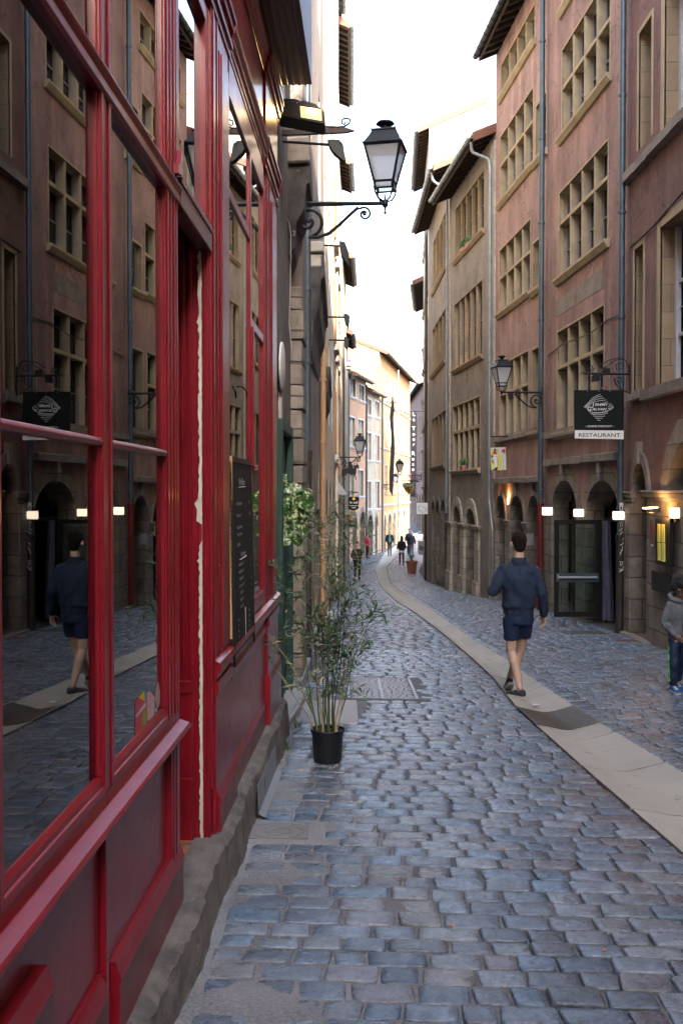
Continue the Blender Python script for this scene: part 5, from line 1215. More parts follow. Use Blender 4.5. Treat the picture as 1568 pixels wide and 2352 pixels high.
for x in (190, 408):
    for i in range(7): c = at(*Z4(x, 440+i*(27 if x < 200 else 17)), Y); b.tube([c+Vector((.018*math.cos(a), 0, .022*math.sin(a))) for a in [k*math.pi/3 for k in range(7)]], .004, 4)
b.build('chain', K['black'], t)
Y = 43.0; f = sp(Y); t = thing('hanging_sign', at(812, 1170, Y), 'black shield shaped cafe sign with a yellow sun and white gothic letters', 'sign')
poly([(250, 1185), (275, 1165), (430, 1165), (455, 1185), (440, 1390), (400, 1410), (345, 1432), (290, 1410), (245, 1380)], black_p, .01, 'board', Z4, ff=f)
b = MB(); c = at(*Z4(352, 1202), Y-.02); b.lathe([(.001, -.01), (.065, -.005), (.065, .005), (.001, .01)], (0, 0, 0), 16); b.v = [(c.x+v[0], c.y+v[2], c.z+v[1]) for v in b.v]; b.build('sun', emit('sun_yellow_paint', (.85, .55, .02), .0), t)
for s, y, h, w_ in (('le sol', 1290, 42, 145), ('restaurant', 1338, 16, 185), ('cafe', 1378, 24, 80)): q_ = Z4(350, y); text(s, at(q_[0], q_[1], Y-.022), XD, ZD, h*.12197*px(Y), white_p, t, width=w_*.12197*px(Y), bold=.02)
b = MB(); b.tube([at(*Z4(230, 1075), Y), at(*Z4(445, 1080), Y)], .02, 5); b.tube([at(*Z4(235, 1130), Y), at(*Z4(400, 1085), Y)], .015, 5); b.tube([at(*Z4(440, 1080), Y), at(*Z4(440, 1170), Y)], .01, 4); b.build('bracket', K['iron'], t)
Y = 48.0; f = sp(Y); t = thing('poster_sign', at(807, 1202, Y), 'teal and orange poster panel under the cafe shield sign', 'sign')
poly([(250, 1425), (385, 1425), (385, 1630), (250, 1620)], pm('panel_teal', (.05, .20, .22)), .01, 'board', Z4, ff=f)
for (x0, x1, y0, y1) in ((258, 330, 1470, 1510), (300, 375, 1525, 1562), (255, 330, 1575, 1615), (255, 370, 1432, 1455)): poly([(x0, y0), (x1, y0), (x1, y1), (x0, y1)], pm('panel_orange', (.55, .28, .10)), .015, 'label', Z4, ff=f)
Z1 = lambda x, y: (717.6+x*.24407, 746.3+y*.24407)
Y = 52.0; f = sp(Y); t = thing('for_sale_board', at(795, 850, Y), 'pink and black for sale board on the left wall', 'sign')
poly([(270, 318), (365, 325), (362, 385), (268, 372)], pm('board_magenta', (.42, .03, .14)), .01, 'board', Z1, ff=f); poly([(268, 374), (362, 387), (355, 432), (265, 428)], black_p, .01, 'lower_band', Z1, ff=f)
q_ = Z1(317, 376); text('VENDRE', at(q_[0], q_[1], Y-.02), XD, ZD, 6*px(Y), white_p, t, width=21*px(Y), bold=.03); q_ = Z1(312, 410); text('de-online.fr', at(q_[0], q_[1], Y-.02), XD, ZD, 3.6*px(Y), white_p, t, width=20*px(Y), bold=.02)
Z3 = lambda x, y: (907.0+x*.12197, 918.5+y*.12197)
Y = 50.0; f = sp(Y); t = thing('hanging_sign', at(937, 1135, Y), 'green and gold shield sign with a black rampant lion', 'sign')
poly([(135, 1580), (180, 1560), (300, 1560), (365, 1580), (358, 1640), (320, 1720), (255, 1783), (190, 1720), (150, 1650)], pm('shield_gold', (.50, .29, .02)), .02, 'board', Z3, ff=f)
poly([(135, 1580), (180, 1560), (300, 1560), (365, 1580), (358, 1632), (250, 1612), (145, 1640)], pm('shield_green', (.01, .12, .07)), .026, 'band', Z3, ff=f)
for s, y, w_ in (('LE CYCLO', 1592, 165), ('TOURISTE', 1616, 175)): q_ = Z3(250, y); text(s, at(q_[0], q_[1], Y-.03), XD, ZD, 2.1*px(Y), white_p, t, width=w_*.12197*px(Y), bold=.02)
poly([(185, 1660), (200, 1650), (225, 1655), (235, 1630), (262, 1625), (270, 1650), (265, 1680), (285, 1700), (280, 1740), (262, 1765), (252, 1755), (262, 1735), (245, 1720), (235, 1750), (225, 1745), (232, 1710), (245, 1695), (225, 1680), (205, 1690), (190, 1690), (205, 1672)], ink, .028, 'lion', Z3, ff=f)
b = MB(); b.tube([at(*Z3(x, y), Y-.03) for x, y in [(275, 1715), (300, 1700), (295, 1670), (290, 1645), (315, 1640), (318, 1655)]], .018, 5); b.build('tail', ink, t)
b = MB(); b.tube([at(*Z3(130, 1525), Y), at(*Z3(440, 1528), Y)], .03, 5); b.tube([at(*Z3(190, 1528), Y), at(*Z3(190, 1565), Y)], .01, 4); b.tube([at(*Z3(320, 1528), Y), at(*Z3(320, 1565), Y)], .01, 4); b.build('bracket', K['iron'], t)
def banner(Y, edge_l, edge_r, label, m, wave):
    t = thing('banner', at(edge_l[-1][0], edge_l[-1][1], Y), label, 'banner'); b = MB(); n = len(edge_l); rows = []
    for i in range(n):
        (x0, y0), (x1, y1) = edge_l[i], edge_r[i]; rows.append([at(x0+(x1-x0)*k/6, y0+(y1-y0)*k/6, Y)+Vector((0, wave*math.sin(k*1.7+i*.9), 0)) for k in range(7)])
    vs = [p for r_ in rows for p in r_]; b.add(vs, [(i*7+k, i*7+k+1, (i+1)*7+k+1, (i+1)*7+k) for i in range(n-1) for k in range(6)]); o_ = b.build('cloth', m, t, smooth=True, recalc=False)
    so_ = o_.modifiers.new('thickness', 'SOLIDIFY'); so_.thickness = .02
    return t
bcl = pm('banner_cloth', (.035, .030, .030), .9)
Y = 70.0; Lb = [(943, 945+i*16.3) for i in range(13)]; Rb = [(957.5-.18*i, 946+i*16.3) for i in range(13)]
t = banner(Y, Lb, Rb, 'long dark vertical banner with white letters La Tour Rose', bcl, .03)
for i, (ch, y) in enumerate((('L', 302), ('a', 398), ('T', 573), ('o', 672), ('u', 768), ('r', 868), ('R', 1043), ('o', 1140), ('s', 1240), ('e', 1336))):
    q_ = Z3(350 if i < 6 else 345-i, y); text(ch, at(q_[0], q_[1], Y-.10), XD, ZD, (9 if ch in 'LTR' else 8)*px(Y), white_p, t, bold=.02)
for i in range(4): poly([(288, 1395+i*26), (305, 1395+i*26), (305, 1412+i*26), (288, 1412+i*26)], pm('banner_pink', (.6, .1, .25)), .09, 'mark', Z3, par=t, ff=sp(Y))
b = MB(); b.tube([at(942, 945, Y), at(975, 944, Y)], .03, 5); b.build('pole', K['iron'], t)
Y = 62.0
zig = [(0, -1, 2), (.06, -2, 4), (.12, -4, 5), (.2, -6, 2), (.3, -5, 3), (.4, -3, 5), (.5, -4, 6), (.6, -5, 5), (.7, -6, 4), (.8, -7, 3), (.9, -7, 2), (.96, -7, 1), (1, -1, 1)]
Lz = [(900.5+a*.9, 912+c*225) for c, a, e_ in zig]; Rz = [(900.5+e_, 912+c*225+2) for c, a, e_ in zig]
t = banner(Y, Lz, Rz, 'twisted dark banner hanging in front of the yellow house', pm('banner_grey', (.085, .075, .078), .9), .06)
b = MB(); b.tube([at(885, 910, Y), at(905, 914, Y)], .02, 5); b.build('pole', K['iron'], t)
# white board with drawn figures
Y = 36.0; f = sp(Y); t = thing('hanging_sign', at(971, 1183, Y), 'small white square board with thin drawn figures by the dark pipe', 'sign')
b = MB(); b.prism([Z3(405, 1938), Z3(612, 1938), Z3(612, 2150), Z3(405, 2150)], f, 0, .03); b.build('board', white_p, t)
b = MB(); r_ = .006
for P in ([(430, 2095), (447, 2060), (447, 2010), (420, 2045)], [(447, 2060), (455, 2095)], [(447, 2012), (470, 1990)], [(490, 2000), (530, 2020), (570, 2030)], [(475, 2080), (478, 2120), (500, 2115), (500, 2085)], [(505, 2110), (545, 2115)], [(560, 2040), (595, 2040)], [(565, 2060), (590, 2060), (595, 2080), (565, 2085)], [(575, 2090), (585, 2110)]): stroke(b, [at(*Z3(*p), Y-.006) for p in P], r_)
b.ball(at(*Z3(447, 2004), Y-.008), .02, 8, 6); b.build('drawing', ink, t)
b = MB(); b.tube([at(*Z3(440, 1925), Y), at(*Z3(640, 1925), Y)], .015, 5); b.build('bracket', K['iron'], t)
# ---------------------------------------------------------------- chalk menu board on the shop front
t = thing('chalkboard', FS.pt(6.1, H(-1.0), -.1), 'tall black chalkboard menu hung on the red shop window', 'chalkboard')
c0 = (5.62, 6.52); vt, vb_ = H(.16), H(-.94); tl = lambda v: -.055-.05*(vt-v)/(vt-vb_)
def bp(u, v, w=0): return FS.pt(u, v, tl(v)+w)
b = MB(); b.hexa([bp(c0[0], vb_, 0), bp(c0[1], vb_, 0), bp(c0[1], vb_, .02), bp(c0[0], vb_, .02), bp(c0[0], vt, 0), bp(c0[1], vt, 0), bp(c0[1], vt, .02), bp(c0[0], vt, .02)]); b.build('board', pm('slate_board', (.009, .011, .010), .7, spec=.2), t)
b = MB()
for (a, c_) in ((c0[0]-.03, c0[0]), (c0[1], c0[1]+.03)): b.hexa([bp(a, vb_-.06, -.01), bp(c_, vb_-.06, -.01), bp(c_, vb_-.06, .025), bp(a, vb_-.06, .025), bp(a, vt, -.01), bp(c_, vt, -.01), bp(c_, vt, .025), bp(a, vt, .025)])
b.hexa([bp(c0[0], vt, -.01), bp(c0[1], vt, -.01), bp(c0[1], vt, .025), bp(c0[0], vt, .025), bp(c0[0], vt+.03, -.01), bp(c0[1], vt+.03, -.01), bp(c0[1], vt+.03, .025), bp(c0[0], vt+.03, .025)])
b.build('frame', K['black'], t)
b = MB(); b.fb(FS, c0[0]-.03, c0[0]-.01, vb_+.1, vt+.03, -.075, -.03); b.build('wood_edge', pm('raw_wood', (.42, .28, .13), .8), t)
chalk = pm('chalk', (.42, .45, .46), .9); ud = FS.t; zd = (bp(6, vt)-bp(6, vb_)).normalized()
lines = [('Vins Maison', 6.05, .10, .05), ('Assiette lyonnaise', 5.9, .22, .028), ('12  14', 6.4, .22, .03), ('Assiette terrine', 5.88, .29, .028), ('10  13', 6.4, .29, .03), ('Salade du marche', 5.9, .36, .028), ('(lardons, croutons)', 5.9, .40, .024), ('9', 6.42, .37, .03), ('La planche', 5.85, .46, .028), ('15', 6.42, .46, .03), ('Nos rouges', 6.05, .53, .04)]
y = .58
for s_t in ('Cotes du Rhone 15 cl', 'Beaujolais village 15 cl', 'Saint Joseph 12 cl', 'Syrah pays d oc 25 cl', 'Brouilly 50 cl', 'Morgon 75 cl', 'Chenas 50 cl'): lines.append((s_t, 5.95, y, .024)); lines.append(('8', 6.42, y, .026)); y += .042
for s_t in ('Rose', 'Kir', 'Biere', 'Cidre', 'Sirop', 'Cafe', 'The'): lines.append((s_t, 5.78, y+.02, .024)); lines.append(('4', 5.98, y+.02, .024)); lines.append(('Cola  3', 6.28, y+.02, .024)); y += .033
b2 = []
for s_t, u, dv, hh in lines:
    if dv > 1.05: continue
    v = vt-dv-.03; text(s_t, bp(u, v, -.003), ud, zd, hh*.8, chalk, t, shear=.2, ext=.001)
b = MB(); b.tube([bp(5.9, vt-.145, -.004), bp(6.2, vt-.14, -.004)], .003, 5); b.tube([bp(5.9, vt-.575, -.004), bp(6.2, vt-.57, -.004)], .003, 5); b.tube([bp(6.1, vt-.88, -.004), bp(6.1, vt-1.08, -.004)], .002, 5); b.build('underline', chalk, t)
# stickers on the shop glass
t = shop
def gp(px_, py_, w=.018): 
    u, v = FS.hit(px_, py_, w); return FS.pt(u, v, w)
def sticker(P, m, w, name='sticker'):
    b = MB(); b.add([gp(287+x*.0732, 1550+y*.0732, w) for x, y in P], [tuple(range(len(P)))]); return b.build(name, m, shop, recalc=False)
sticker([(325, 790), (415, 710), (610, 830), (690, 850), (690, 1520), (325, 1930)], pm('sticker_red', (.42, .05, .07)), .0185); sticker([(415, 705), (615, 465), (625, 830)], pm('sticker_yellow', (.55, .42, .03)), .0182); sticker([(625, 440), (675, 430), (680, 860), (625, 830)], pm('sticker_blue', (.08, .2, .4)), .0184)
sticker([(560, 1240), (670, 1000), (680, 1500), (540, 1680)], pm('sticker_green', (.2, .32, .04)), .0181); sticker([(345, 1260), (640, 870), (670, 900), (660, 990), (345, 1370)], pm('sticker_white', (.5, .45, .45)), .0176); sticker([(690, 560), (770, 490), (1000, 790), (920, 830), (915, 1260), (760, 1440), (700, 1420)], pm('sticker_pink', (.5, .33, .33)), .0183)
sticker([(1030+65*math.cos(a)*1.2, 640+400*math.sin(a)) for a in [k*math.pi/10 for k in range(20)]], pm('sticker_rose', (.4, .26, .26)), .0186)
# ---------------------------------------------------------------- drainpipes
def vp(F, col, w=-.10):
    u = F.hit(col, 1100, w)[0]; return lambda v, dw=0, du=0: F.pt(u+du, v, w+dw)
q = lambda F, col, y, w=-.1: F.hit(col, y, w)[1]
u_ = FRB.L-.12; Pp = lambda v: FRB.pt(u_, v, -.12)
zb_ = float(gz0(17.3))
t = drainpipe('dark blue pipe with white stickers between restaurant arch and terracotta house', [Pp(14.5), Pp(zb_+.05)], .055, K['zinc'], [(Pp(v), 0) for v in (12.6, 10.4, 8.6, 6.6, 4.8, 3.2, 1.5)], lower=(Pp(at(1430, 1232, 17.3).z), Pp(zb_+.02), K['brownpipe']))
b = MB(); c = at(1431, 1164, 17.28); b.obox(Pp(c.z)+Vector((0, -.062, 0)), (.03, 0, 0), (0, .002, 0), (0, 0, .07)); b.obox(Pp(at(1431, 1184, 17.28).z)+Vector((.005, -.062, 0)), (.032, 0, 0), (0, .002, 0), (0, 0, .06)); b.build('sticker', pm('paper_white', (.6, .6, .6)), t)
text('olivi', Pp(c.z-.05)+Vector((.012, -.066, 0)), (0, 0, 1), (-1, 0, 0), .03, ink, t, align='LEFT', bold=.02)
b = MB(); rs = random.Random(3)
for (y0, y1) in ((1200, 1228), (1240, 1270), (1295, 1320)):
    for i in range(5): yy = rs.uniform(y0, y1); z_ = at(1430, yy, 17.3).z; b.tube([Pp(z_)+Vector((rs.uniform(-.04, .0), -.068, 0)), Pp(z_+rs.uniform(-.06, .06))+Vector((rs.uniform(-.02, .04), -.068, 0)), Pp(z_+.05)+Vector((rs.uniform(0, .05), -.066, 0))], .006, 4)
b.build('graffiti', pm('paper_white', (.6, .6, .6)), t)
u_ = FPA.L+.0; Pq = lambda v, w=-.13: FPA.pt(u_-.12, v, w); zb_ = float(gz0(22.8))
drainpipe('blue grey pipe with a dark red lower half behind the walking man', [Pq(13.6), Pq(zb_+.05)], .06, K['zinc'], [(Pq(v), 0) for v in (12.0, 9.8, 7.9, 5.7, 3.4, 1.8)], lower=(Pq(at(1250, 1160, 22.8).z), Pq(zb_+.02), K['dred']))
G = FG1; W0 = lambda v, w=-.12, u=.18: G.pt(u, v, w); zb_ = float(gz0(28.4))
zk = at(1108, 1150, 28.4).z
drainpipe('bright zinc pipe with a bend covered in graffiti at the grey house', [G.pt(.22, 11.62, -.66), G.pt(.3, 11.35, -.62), G.pt(.22, 11.15, -.14), W0(10.9), W0(zk), FPB.pt(FPB.L-.25, at(1128, 1216, 28.0).z, -.12), FPB.pt(FPB.L-.25, zb_+.05, -.12)], .045, K['zincl'], [(W0(v), 0) for v in (10.6, 8.3, 6.2, 4.1, 2.6, 1.5)])
G = FG2; zb_ = float(gz0(35)); W0 = lambda v, w=-.12, u=.25: G.pt(u, v, w)
drainpipe('slim pipe from the curved gutter down to a dark boot, by the white board', [G.pt(.3, 12.8, -.66), G.pt(.3, 12.5, -.6), G.pt(.25, 12.2, -.14), W0(11.9), W0(zb_+.05)], .042, K['zincl'], [(W0(v), 0) for v in (10, 7, 5, 3, 1)], lower=(W0(at(989, 1180, 35).z), W0(zb_), K['brownpipe']))
G = FG3; W0 = lambda v, w=-.12, u=.3: G.pt(u, v, w); drainpipe('dark green stained pipe at the foot of the tall sunlit house', [W0(15), W0(float(gz0(44)))], .06, K['brownpipe'], [(W0(v), 0) for v in (10, 7, 4)])
# left side
def lp(Y, col, r, m, label, top, bot=None, lower=None, js=()):
    x = at(col, 1100, Y).x; g = float(gz0(Y)); P = lambda v: Vector((x, Y, v))
    drainpipe(label, [P(top), P(g if bot is None else bot)], r, m, [(P(v), 0) for v in js], lower=(P(lower[0]), P(g+.02), lower[1]) if lower else None)
lp(12.35, 705.5, .046, K['zinc'], 'thick blue drainpipe rising beside the left stone pier', 15.2, lower=(at(705, 1040, 12.3).z, K['brownpipe']), js=(8.5, 5.2, 3.4, 4.3))
lp(16.2, 742, .045, pm('ochre_pipe', (.40, .24, .13), .6), 'ochre painted drainpipe on the left house', at(742, 785, 16.2).z, js=(3.6, 2.6, .9))
lp(30, 773, .05, pm('cream_pipe', (.55, .50, .40), .6), 'cream drainpipe on the beige left houses', 17.5, js=(11.8, 9, 6, 3))
lp(46, 789, .055, K['brownpipe'], 'dark drainpipe below the for sale board', 8.6)
lp(57, 800, .06, K['zinc'], 'blue pipe just left of the orange house', 8.2, js=(5, 3))
for Y, col, top, m, lb in ((64.9, 841, at(841, 884, 64.9).z, K['brownpipe'], 'black pipe between the orange and beige frontal houses'), (69, 878, at(878, 905, 69).z, K['zinc'], 'dark pipe between the beige house and the yellow palazzo'), (75.5, 914, at(914, 850, 75.5).z, pm('grey_pipe', (.25, .22, .22)), 'grey pipe running down the middle of the yellow palazzo')): lp(Y, col, .07, m, lb, top)
# thin cables along walls
t = tag(MB().tube([at(x, y, 10.4) for x, y in [(652, 470), (655, 495), (664, 512), (668, 540), (667, 640), (664, 740), (670, 800)]], .004, 5).build('cable', pm('white_cable', (.5, .5, .48))), 'thin white cable looping down the grimy stone wall', 'cable')
b = MB(); b.tube([FPA.pt(u, FPA.hit(1256, 870)[1]+.55+.05*math.sin(u*2)+u*.0, -.02) for u in (.1, 1, 2, 3, 4, 5.3)], .012, 5); tag(b.build('cable', K['black']), 'black cable sagging across the pink restaurant house', 'cable')
b = MB(); a = FRB.hit(1445, 570, -.03); c = FRB.hit(1568, 440, -.03); b.tube([FRB.pt(a[0], a[1], -.03), FRB.pt((a[0]+c[0])/2, (a[1]+c[1])/2-.05, -.03), FRB.pt(c[0], c[1], -.03)], .014, 5); tag(b.build('cable', K['black']), 'black cable slanting across the terracotta house', 'cable')
# ---------------------------------------------------------------- round sign and box on the left wall
t = thing('disc_sign', at(648, 895, 9.3), 'round white rimmed sign seen edge on beside the red shop', 'sign'); c = at(647, 843, 9.3); b = MB(); b.lathe([(.001, -.02), (.225, -.02), (.232, -.01), (.232, .02), (.225, .03), (.001, .03)], (0, 0, 0), 32)
b.v = [(c.x+v[2]*.5+v[1]*.03, c.y+v[1], c.z+v[0]) for v in b.v]; b.build('disc', pm('disc_white', (.62, .60, .56)), t, smooth='auto'); b = MB(); b.tube([c, c+Vector((-.12, 0, .1))], .01, 5); b.build('bracket', K['iron'], t)
t = thing('junction_box', at(640, 980, 9.4), 'small pale wall box below the round sign', 'box'); c = at(640, 935, 9.4); b = MB(); b.obox(c, (.035, 0, 0), (0, .10, 0), (0, 0, .15)); b.build('case', K['pale'], t, bevel=.01); b = MB(); b.obox(c+Vector((.037, 0, .02)), (.002, 0, 0), (0, .04, 0), (0, 0, .06)); b.build('label_plate', K['zinc'], t)
# ---------------------------------------------------------------- lit wall lamps on the right
glow = emit('lamp_box_glow', (1, .84, .62), .35); glow2 = emit('lamp_box_glow_warm', (1, .76, .42), .35)
for (x, y, w_, h_, Y, lb) in ((1256, 1174, 10.5, 9, 21.2, 'lit white box lamp on the red pipe above the walking man'), (1328, 1178, 10, 8.8, 19.6, 'lit white box lamp between the two restaurant arches'), (1419, 1184, 11, 9.5, 17.25, 'lit white box lamp over the restaurant doorway'), (1560, 1178, 19, 12, 14.6, 'large lit box lamp at the right edge')):
    s = px(Y); t = thing('wall_lamp', at(x, y+h_, Y), lb, 'wall lamp', 'lit box lamps on the right walls'); b = MB()
    b.prism([(x-w_, y-h_), (x+w_, y-h_), (x+w_, y+h_), (x-w_, y+h_)], sp(Y), -w_*s*.8, w_*s*.8); b.build('shade', glow2 if x > 1500 else glow, t, bevel=.01)
    b = MB(); b.prism([(x-w_-.8, y+h_), (x+w_+.8, y+h_), (x+w_+.8, y+h_+1.2), (x-w_-.8, y+h_+1.2)], sp(Y), -w_*s*.85, w_*s*.85); b.prism([(x-w_-.8, y-h_-1), (x+w_+.8, y-h_-1), (x+w_+.8, y-h_), (x-w_-.8, y-h_)], sp(Y), -w_*s*.85, w_*s*.85)
    F_ = FRB if x > 1500 else FPA; c = at(x, y, Y); b.tube([c, c+Vector((.10, .25, 0))], .02, 5); b.build('holder', K['black'], t)
def uplight(x, y, F_, Y, energy, lb, down=True):
    t = thing('uplighter', at(x, y, Y), lb, 'wall lamp', 'small warm uplighters'); b = MB(); c = at(x, y, Y); return t, c
t = thing('uplighter', at(1489, 1176, 15.2), 'flat dark uplighter warming the capital of the terracotta pier', 'wall lamp', 'small warm uplighters')
b = MB(); b.prism([(1476, 1169), (1512, 1166), (1512, 1176), (1500, 1178), (1478, 1177)], sp(15.1), -.10, .10); b.build('tray', K['black'], t, bevel=.006); b = MB(); b.prism([(1478, 1166), (1506, 1164.5), (1506, 1166.5), (1478, 1168.5)], sp(15.1), -.08, .08); b.build('light_strip', emit('uplighter_glow', (1, .8, .5), 1), t)
for (loc, e_) in ((at(1496, 1159, 15.0), 1.6), (at(1496, 1184, 15.0), 1.0)):
    l_ = bpy.data.lights.new('uplighter_lamp', 'POINT'); l_.energy = e_; l_.color = (1, .50, .16); l_.shadow_soft_size = .03; o_ = bpy.data.objects.new('uplighter_lamp', l_); COL.objects.link(o_); o_.parent = t; o_.location = loc-Vector(wloc(t))
t = thing('uplighter', at(1168, 1158, 26.6), 'tiny warm lamp between the narrow pink arches', 'wall lamp', 'small warm uplighters'); b = MB(); c = at(1168, 1151, 26.5); b.lathe([(.001, -.09), (.05, -.085), (.05, .085), (.001, .09)], c, 10); b.build('shade', emit('small_lamp_glow', (1, .7, .4), .8), t)
l_ = bpy.data.lights.new('uplighter_lamp', 'POINT'); l_.energy = 1.6; l_.color = (1, .45, .14); l_.shadow_soft_size = .04; o_ = bpy.data.objects.new('uplighter_lamp', l_); COL.objects.link(o_); o_.parent = t; o_.location = c+Vector((-.08, -.05, .16))-Vector(wloc(t))
# menu cabinet and intercom
def wf(F, w0): return lambda a, c, w=0: F.pt(*F.hit(a, c, w0), w0+w)
Y = 15.2; f = wf(FRB, -.13); Zm = lambda x, y: (1320.5+x*.2199, 1119.6+y*.2199)
t = thing('menu_case', at(1516, 1310, Y), 'dark menu cabinet with four glowing yellow sheets', 'menu case'); b = MB(); b.prism([Zm(828, 318), Zm(985, 325), Zm(990, 835), Zm(835, 800)], f, -.0, .06); b.build('case', K['black'], t, bevel=.006)
sheet = emit('menu_sheet', (.42, .40, .08), .06)
for (x0, x1, y0, y1) in ((860, 888, 380, 565), (903, 936, 385, 572), (862, 890, 578, 760), (903, 938, 582, 772)):
    b = MB(); b.prism([Zm(x0, y0), Zm(x1, y0+2), Zm(x1, y1+3), Zm(x0, y1)], f, -.006, -.002); sh = b.build('menu_sheet', sheet, t); b = MB(); n_ = 22
    for i in range(n_):
        yy = y0+12+(y1-y0-22)*i/n_; b.prism([Zm(x0+6, yy), Zm(x1-6-random.random()*5, yy), Zm(x1-6-random.random()*5, yy+2.4), Zm(x0+6, yy+2.4)], f, -.008, -.0065)
    b.build('printed_lines', ink, sh)
t = thing('intercom', at(1499, 1262, Y), 'narrow steel intercom plate left of the menu cabinet', 'intercom'); b = MB(); b.prism([Zm(775, 335), Zm(826, 338), Zm(828, 628), Zm(778, 622)], f, .0, .03); b.build('plate', pm('intercom_steel', (.16, .12, .12), .4, metal=.5), t); b = MB(); b.prism([Zm(795, 385), Zm(812, 385), Zm(812, 480), Zm(795, 480)], f, -.004, -.001); b.build('panel', pm('intercom_red', (.35, .03, .03)), t); b = MB(); b.prism([Zm(790, 595), Zm(812, 597), Zm(812, 613), Zm(790, 612)], f, -.004, -.001); b.build('badge', white_p, t)
t = thing('wall_board', at(1516, 1360, Y), 'plain black board hanging low under the menu cabinet', 'board'); b = MB(); b.prism([Zm(790, 865), Zm(985, 925), Zm(985, 1110), Zm(795, 1070)], wf(FRB, -.11), .0, .04); b.build('panel', K['black'], t)
t = thing('intercom', at(1216, 1262, 22.9), 'grey steel doorbell plate behind the walking man', 'intercom'); b = MB(); b.prism([(1196+12, 1226), (1225, 1226), (1226, 1252), (1210, 1252)], sp(23.6), .0, .03); b.build('plate', K['steel'], t)
# ---------------------------------------------------------------- drain covers, slabs, steps
def gpt(x, y, dz=0): return Vector((x, y, float(gz(x, y))+dz))
x0, x1, y0, y1 = COVER; t = thing('drain_cover', gpt((x0+x1)/2, (y0+y1)/2), 'large rectangular iron cover with brick like ribs beyond the bamboo', 'drain cover')
def gbox(b, xa, xb, ya, yb, z0, z1): b.hexa([gpt(xa, ya, z0), gpt(xb, ya, z0), gpt(xb, yb, z0), gpt(xa, yb, z0), gpt(xa, ya, z1), gpt(xb, ya, z1), gpt(xb, yb, z1), gpt(xa, yb, z1)])
b = MB(); gbox(b, x0-.12, x1+.14, y0-.08, y1+.08, -.03, -.002); b.build('surround', K['mortar'] if False else pm('dark_cement', (.10, .105, .11), .85), t)
b = MB(); gbox(b, x0, x1, y0, y1, -.03, .001); b.build('plate', pm('cover_pit', (.07, .07, .075), .6), t)
b = MB(); gbox(b, x0, x1, y0, y0+.03, 0, .008); gbox(b, x0, x1, y1-.03, y1, 0, .008); gbox(b, x0, x0+.03, y0+.03, y1-.03, 0, .008); gbox(b, x1-.03, x1, y0+.03, y1-.03, 0, .008); gbox(b, (x0+x1)/2-.01, (x0+x1)/2+.01, y0+.03, y1-.03, 0, .008)
rs = random.Random(8); yy = y0+.05; k = 0
while yy < y1-.06:
    xx = x0+.05+(k % 2)*.03
    while xx < x1-.08:
        L_ = rs.choice([.05, .07, .035]); gbox(b, xx, min(xx+L_, x1-.04), yy, yy+.035, 0, .0075)
        xx += L_+.018
    yy += .055; k += 1
b.build('ribs', pm('cover_iron', (.30, .29, .31), .45, metal=.4), t)
def slab(x0, x1, y0, y1, label, m=None, h=.004, name='paving_slab', cat='slab', skew=0, grp='paving slabs set among the cobbles'):
    b = MB(); b.hexa([gpt(x0, y0, -.05), gpt(x1, y0, -.05), gpt(x1+skew, y1, -.05), gpt(x0+skew, y1, -.05), gpt(x0, y0, h), gpt(x1, y0, h), gpt(x1+skew, y1, h), gpt(x0+skew, y1, h)])
    return tag(b.build(name, m or K['slab'], bevel=.006), label, cat, grp)
xm = SLAB1[0]+.27; slab(SLAB1[0], xm-.004, SLAB1[2], SLAB1[3]-.05, 'grey paving slab by the stone step, behind the bamboo pot'); slab(xm, SLAB1[1], SLAB1[2], SLAB1[3]-.1, 'pale square paving slab directly behind the bamboo pot', pm('pale_slab', (.36, .35, .35), .75))
b = MB(); gbox(b, LID[0], LID[1], LID[2], LID[3], -.03, -.001); t = thing('drain_cover', gpt((LID[0]+LID[1])/2, (LID[2]+LID[3])/2), 'worn grey iron lid with a ring pattern by the shop plinth', 'drain cover'); lidm = pm('worn_lid', (.19, .185, .19), .6); b.build('plate', lidm, t)
b = MB(); cx, cy = (LID[0]+LID[1])/2, (LID[2]+LID[3])/2; W2, H2 = (LID[1]-LID[0])/2, (LID[3]-LID[2])/2
for rr in (.85, .8, .45): b.tube([gpt(cx+W2*rr*math.cos(a), cy+H2*rr*math.sin(a), .0) for a in [k*math.pi/12 for k in range(25)]], .003, 5)
gbox(b, LID[1]-.012, LID[1], LID[2], LID[3], -.001, .004); gbox(b, LID[0], LID[1], LID[3]-.012, LID[3], -.001, .004); gbox(b, LID[0], LID[1], LID[2], LID[2]+.012, -.001, .004)
for i in range(9): a = random.uniform(0, 6.28); b.tube([gpt(cx+W2*.2*math.cos(a), cy+H2*.2*math.sin(a), 0), gpt(cx+W2*.4*math.cos(a+.3), cy+H2*.4*math.sin(a+.3), 0)], .003, 4)
b.build('ring', lidm, t)
slab(3.95, 4.6, 17.15, 17.75, 'dark rectangular service hatch before the restaurant doorway', pm('dark_hatch', (.07, .07, .07), .6), name='service_hatch', cat='hatch')
slab(2.75, 3.5, 35.8, 37.2, 'pale paving slab in front of the curved grey house'); slab(2.3, 3.0, 42.5, 43.6, 'far pale slab just before the terracotta tub')
slab(4.45, 4.9, 15.9, 16.3, 'small rust brown hatch at the foot of the terracotta pier', pm('rust_hatch', (.10, .06, .05)), name='service_hatch', cat='hatch')
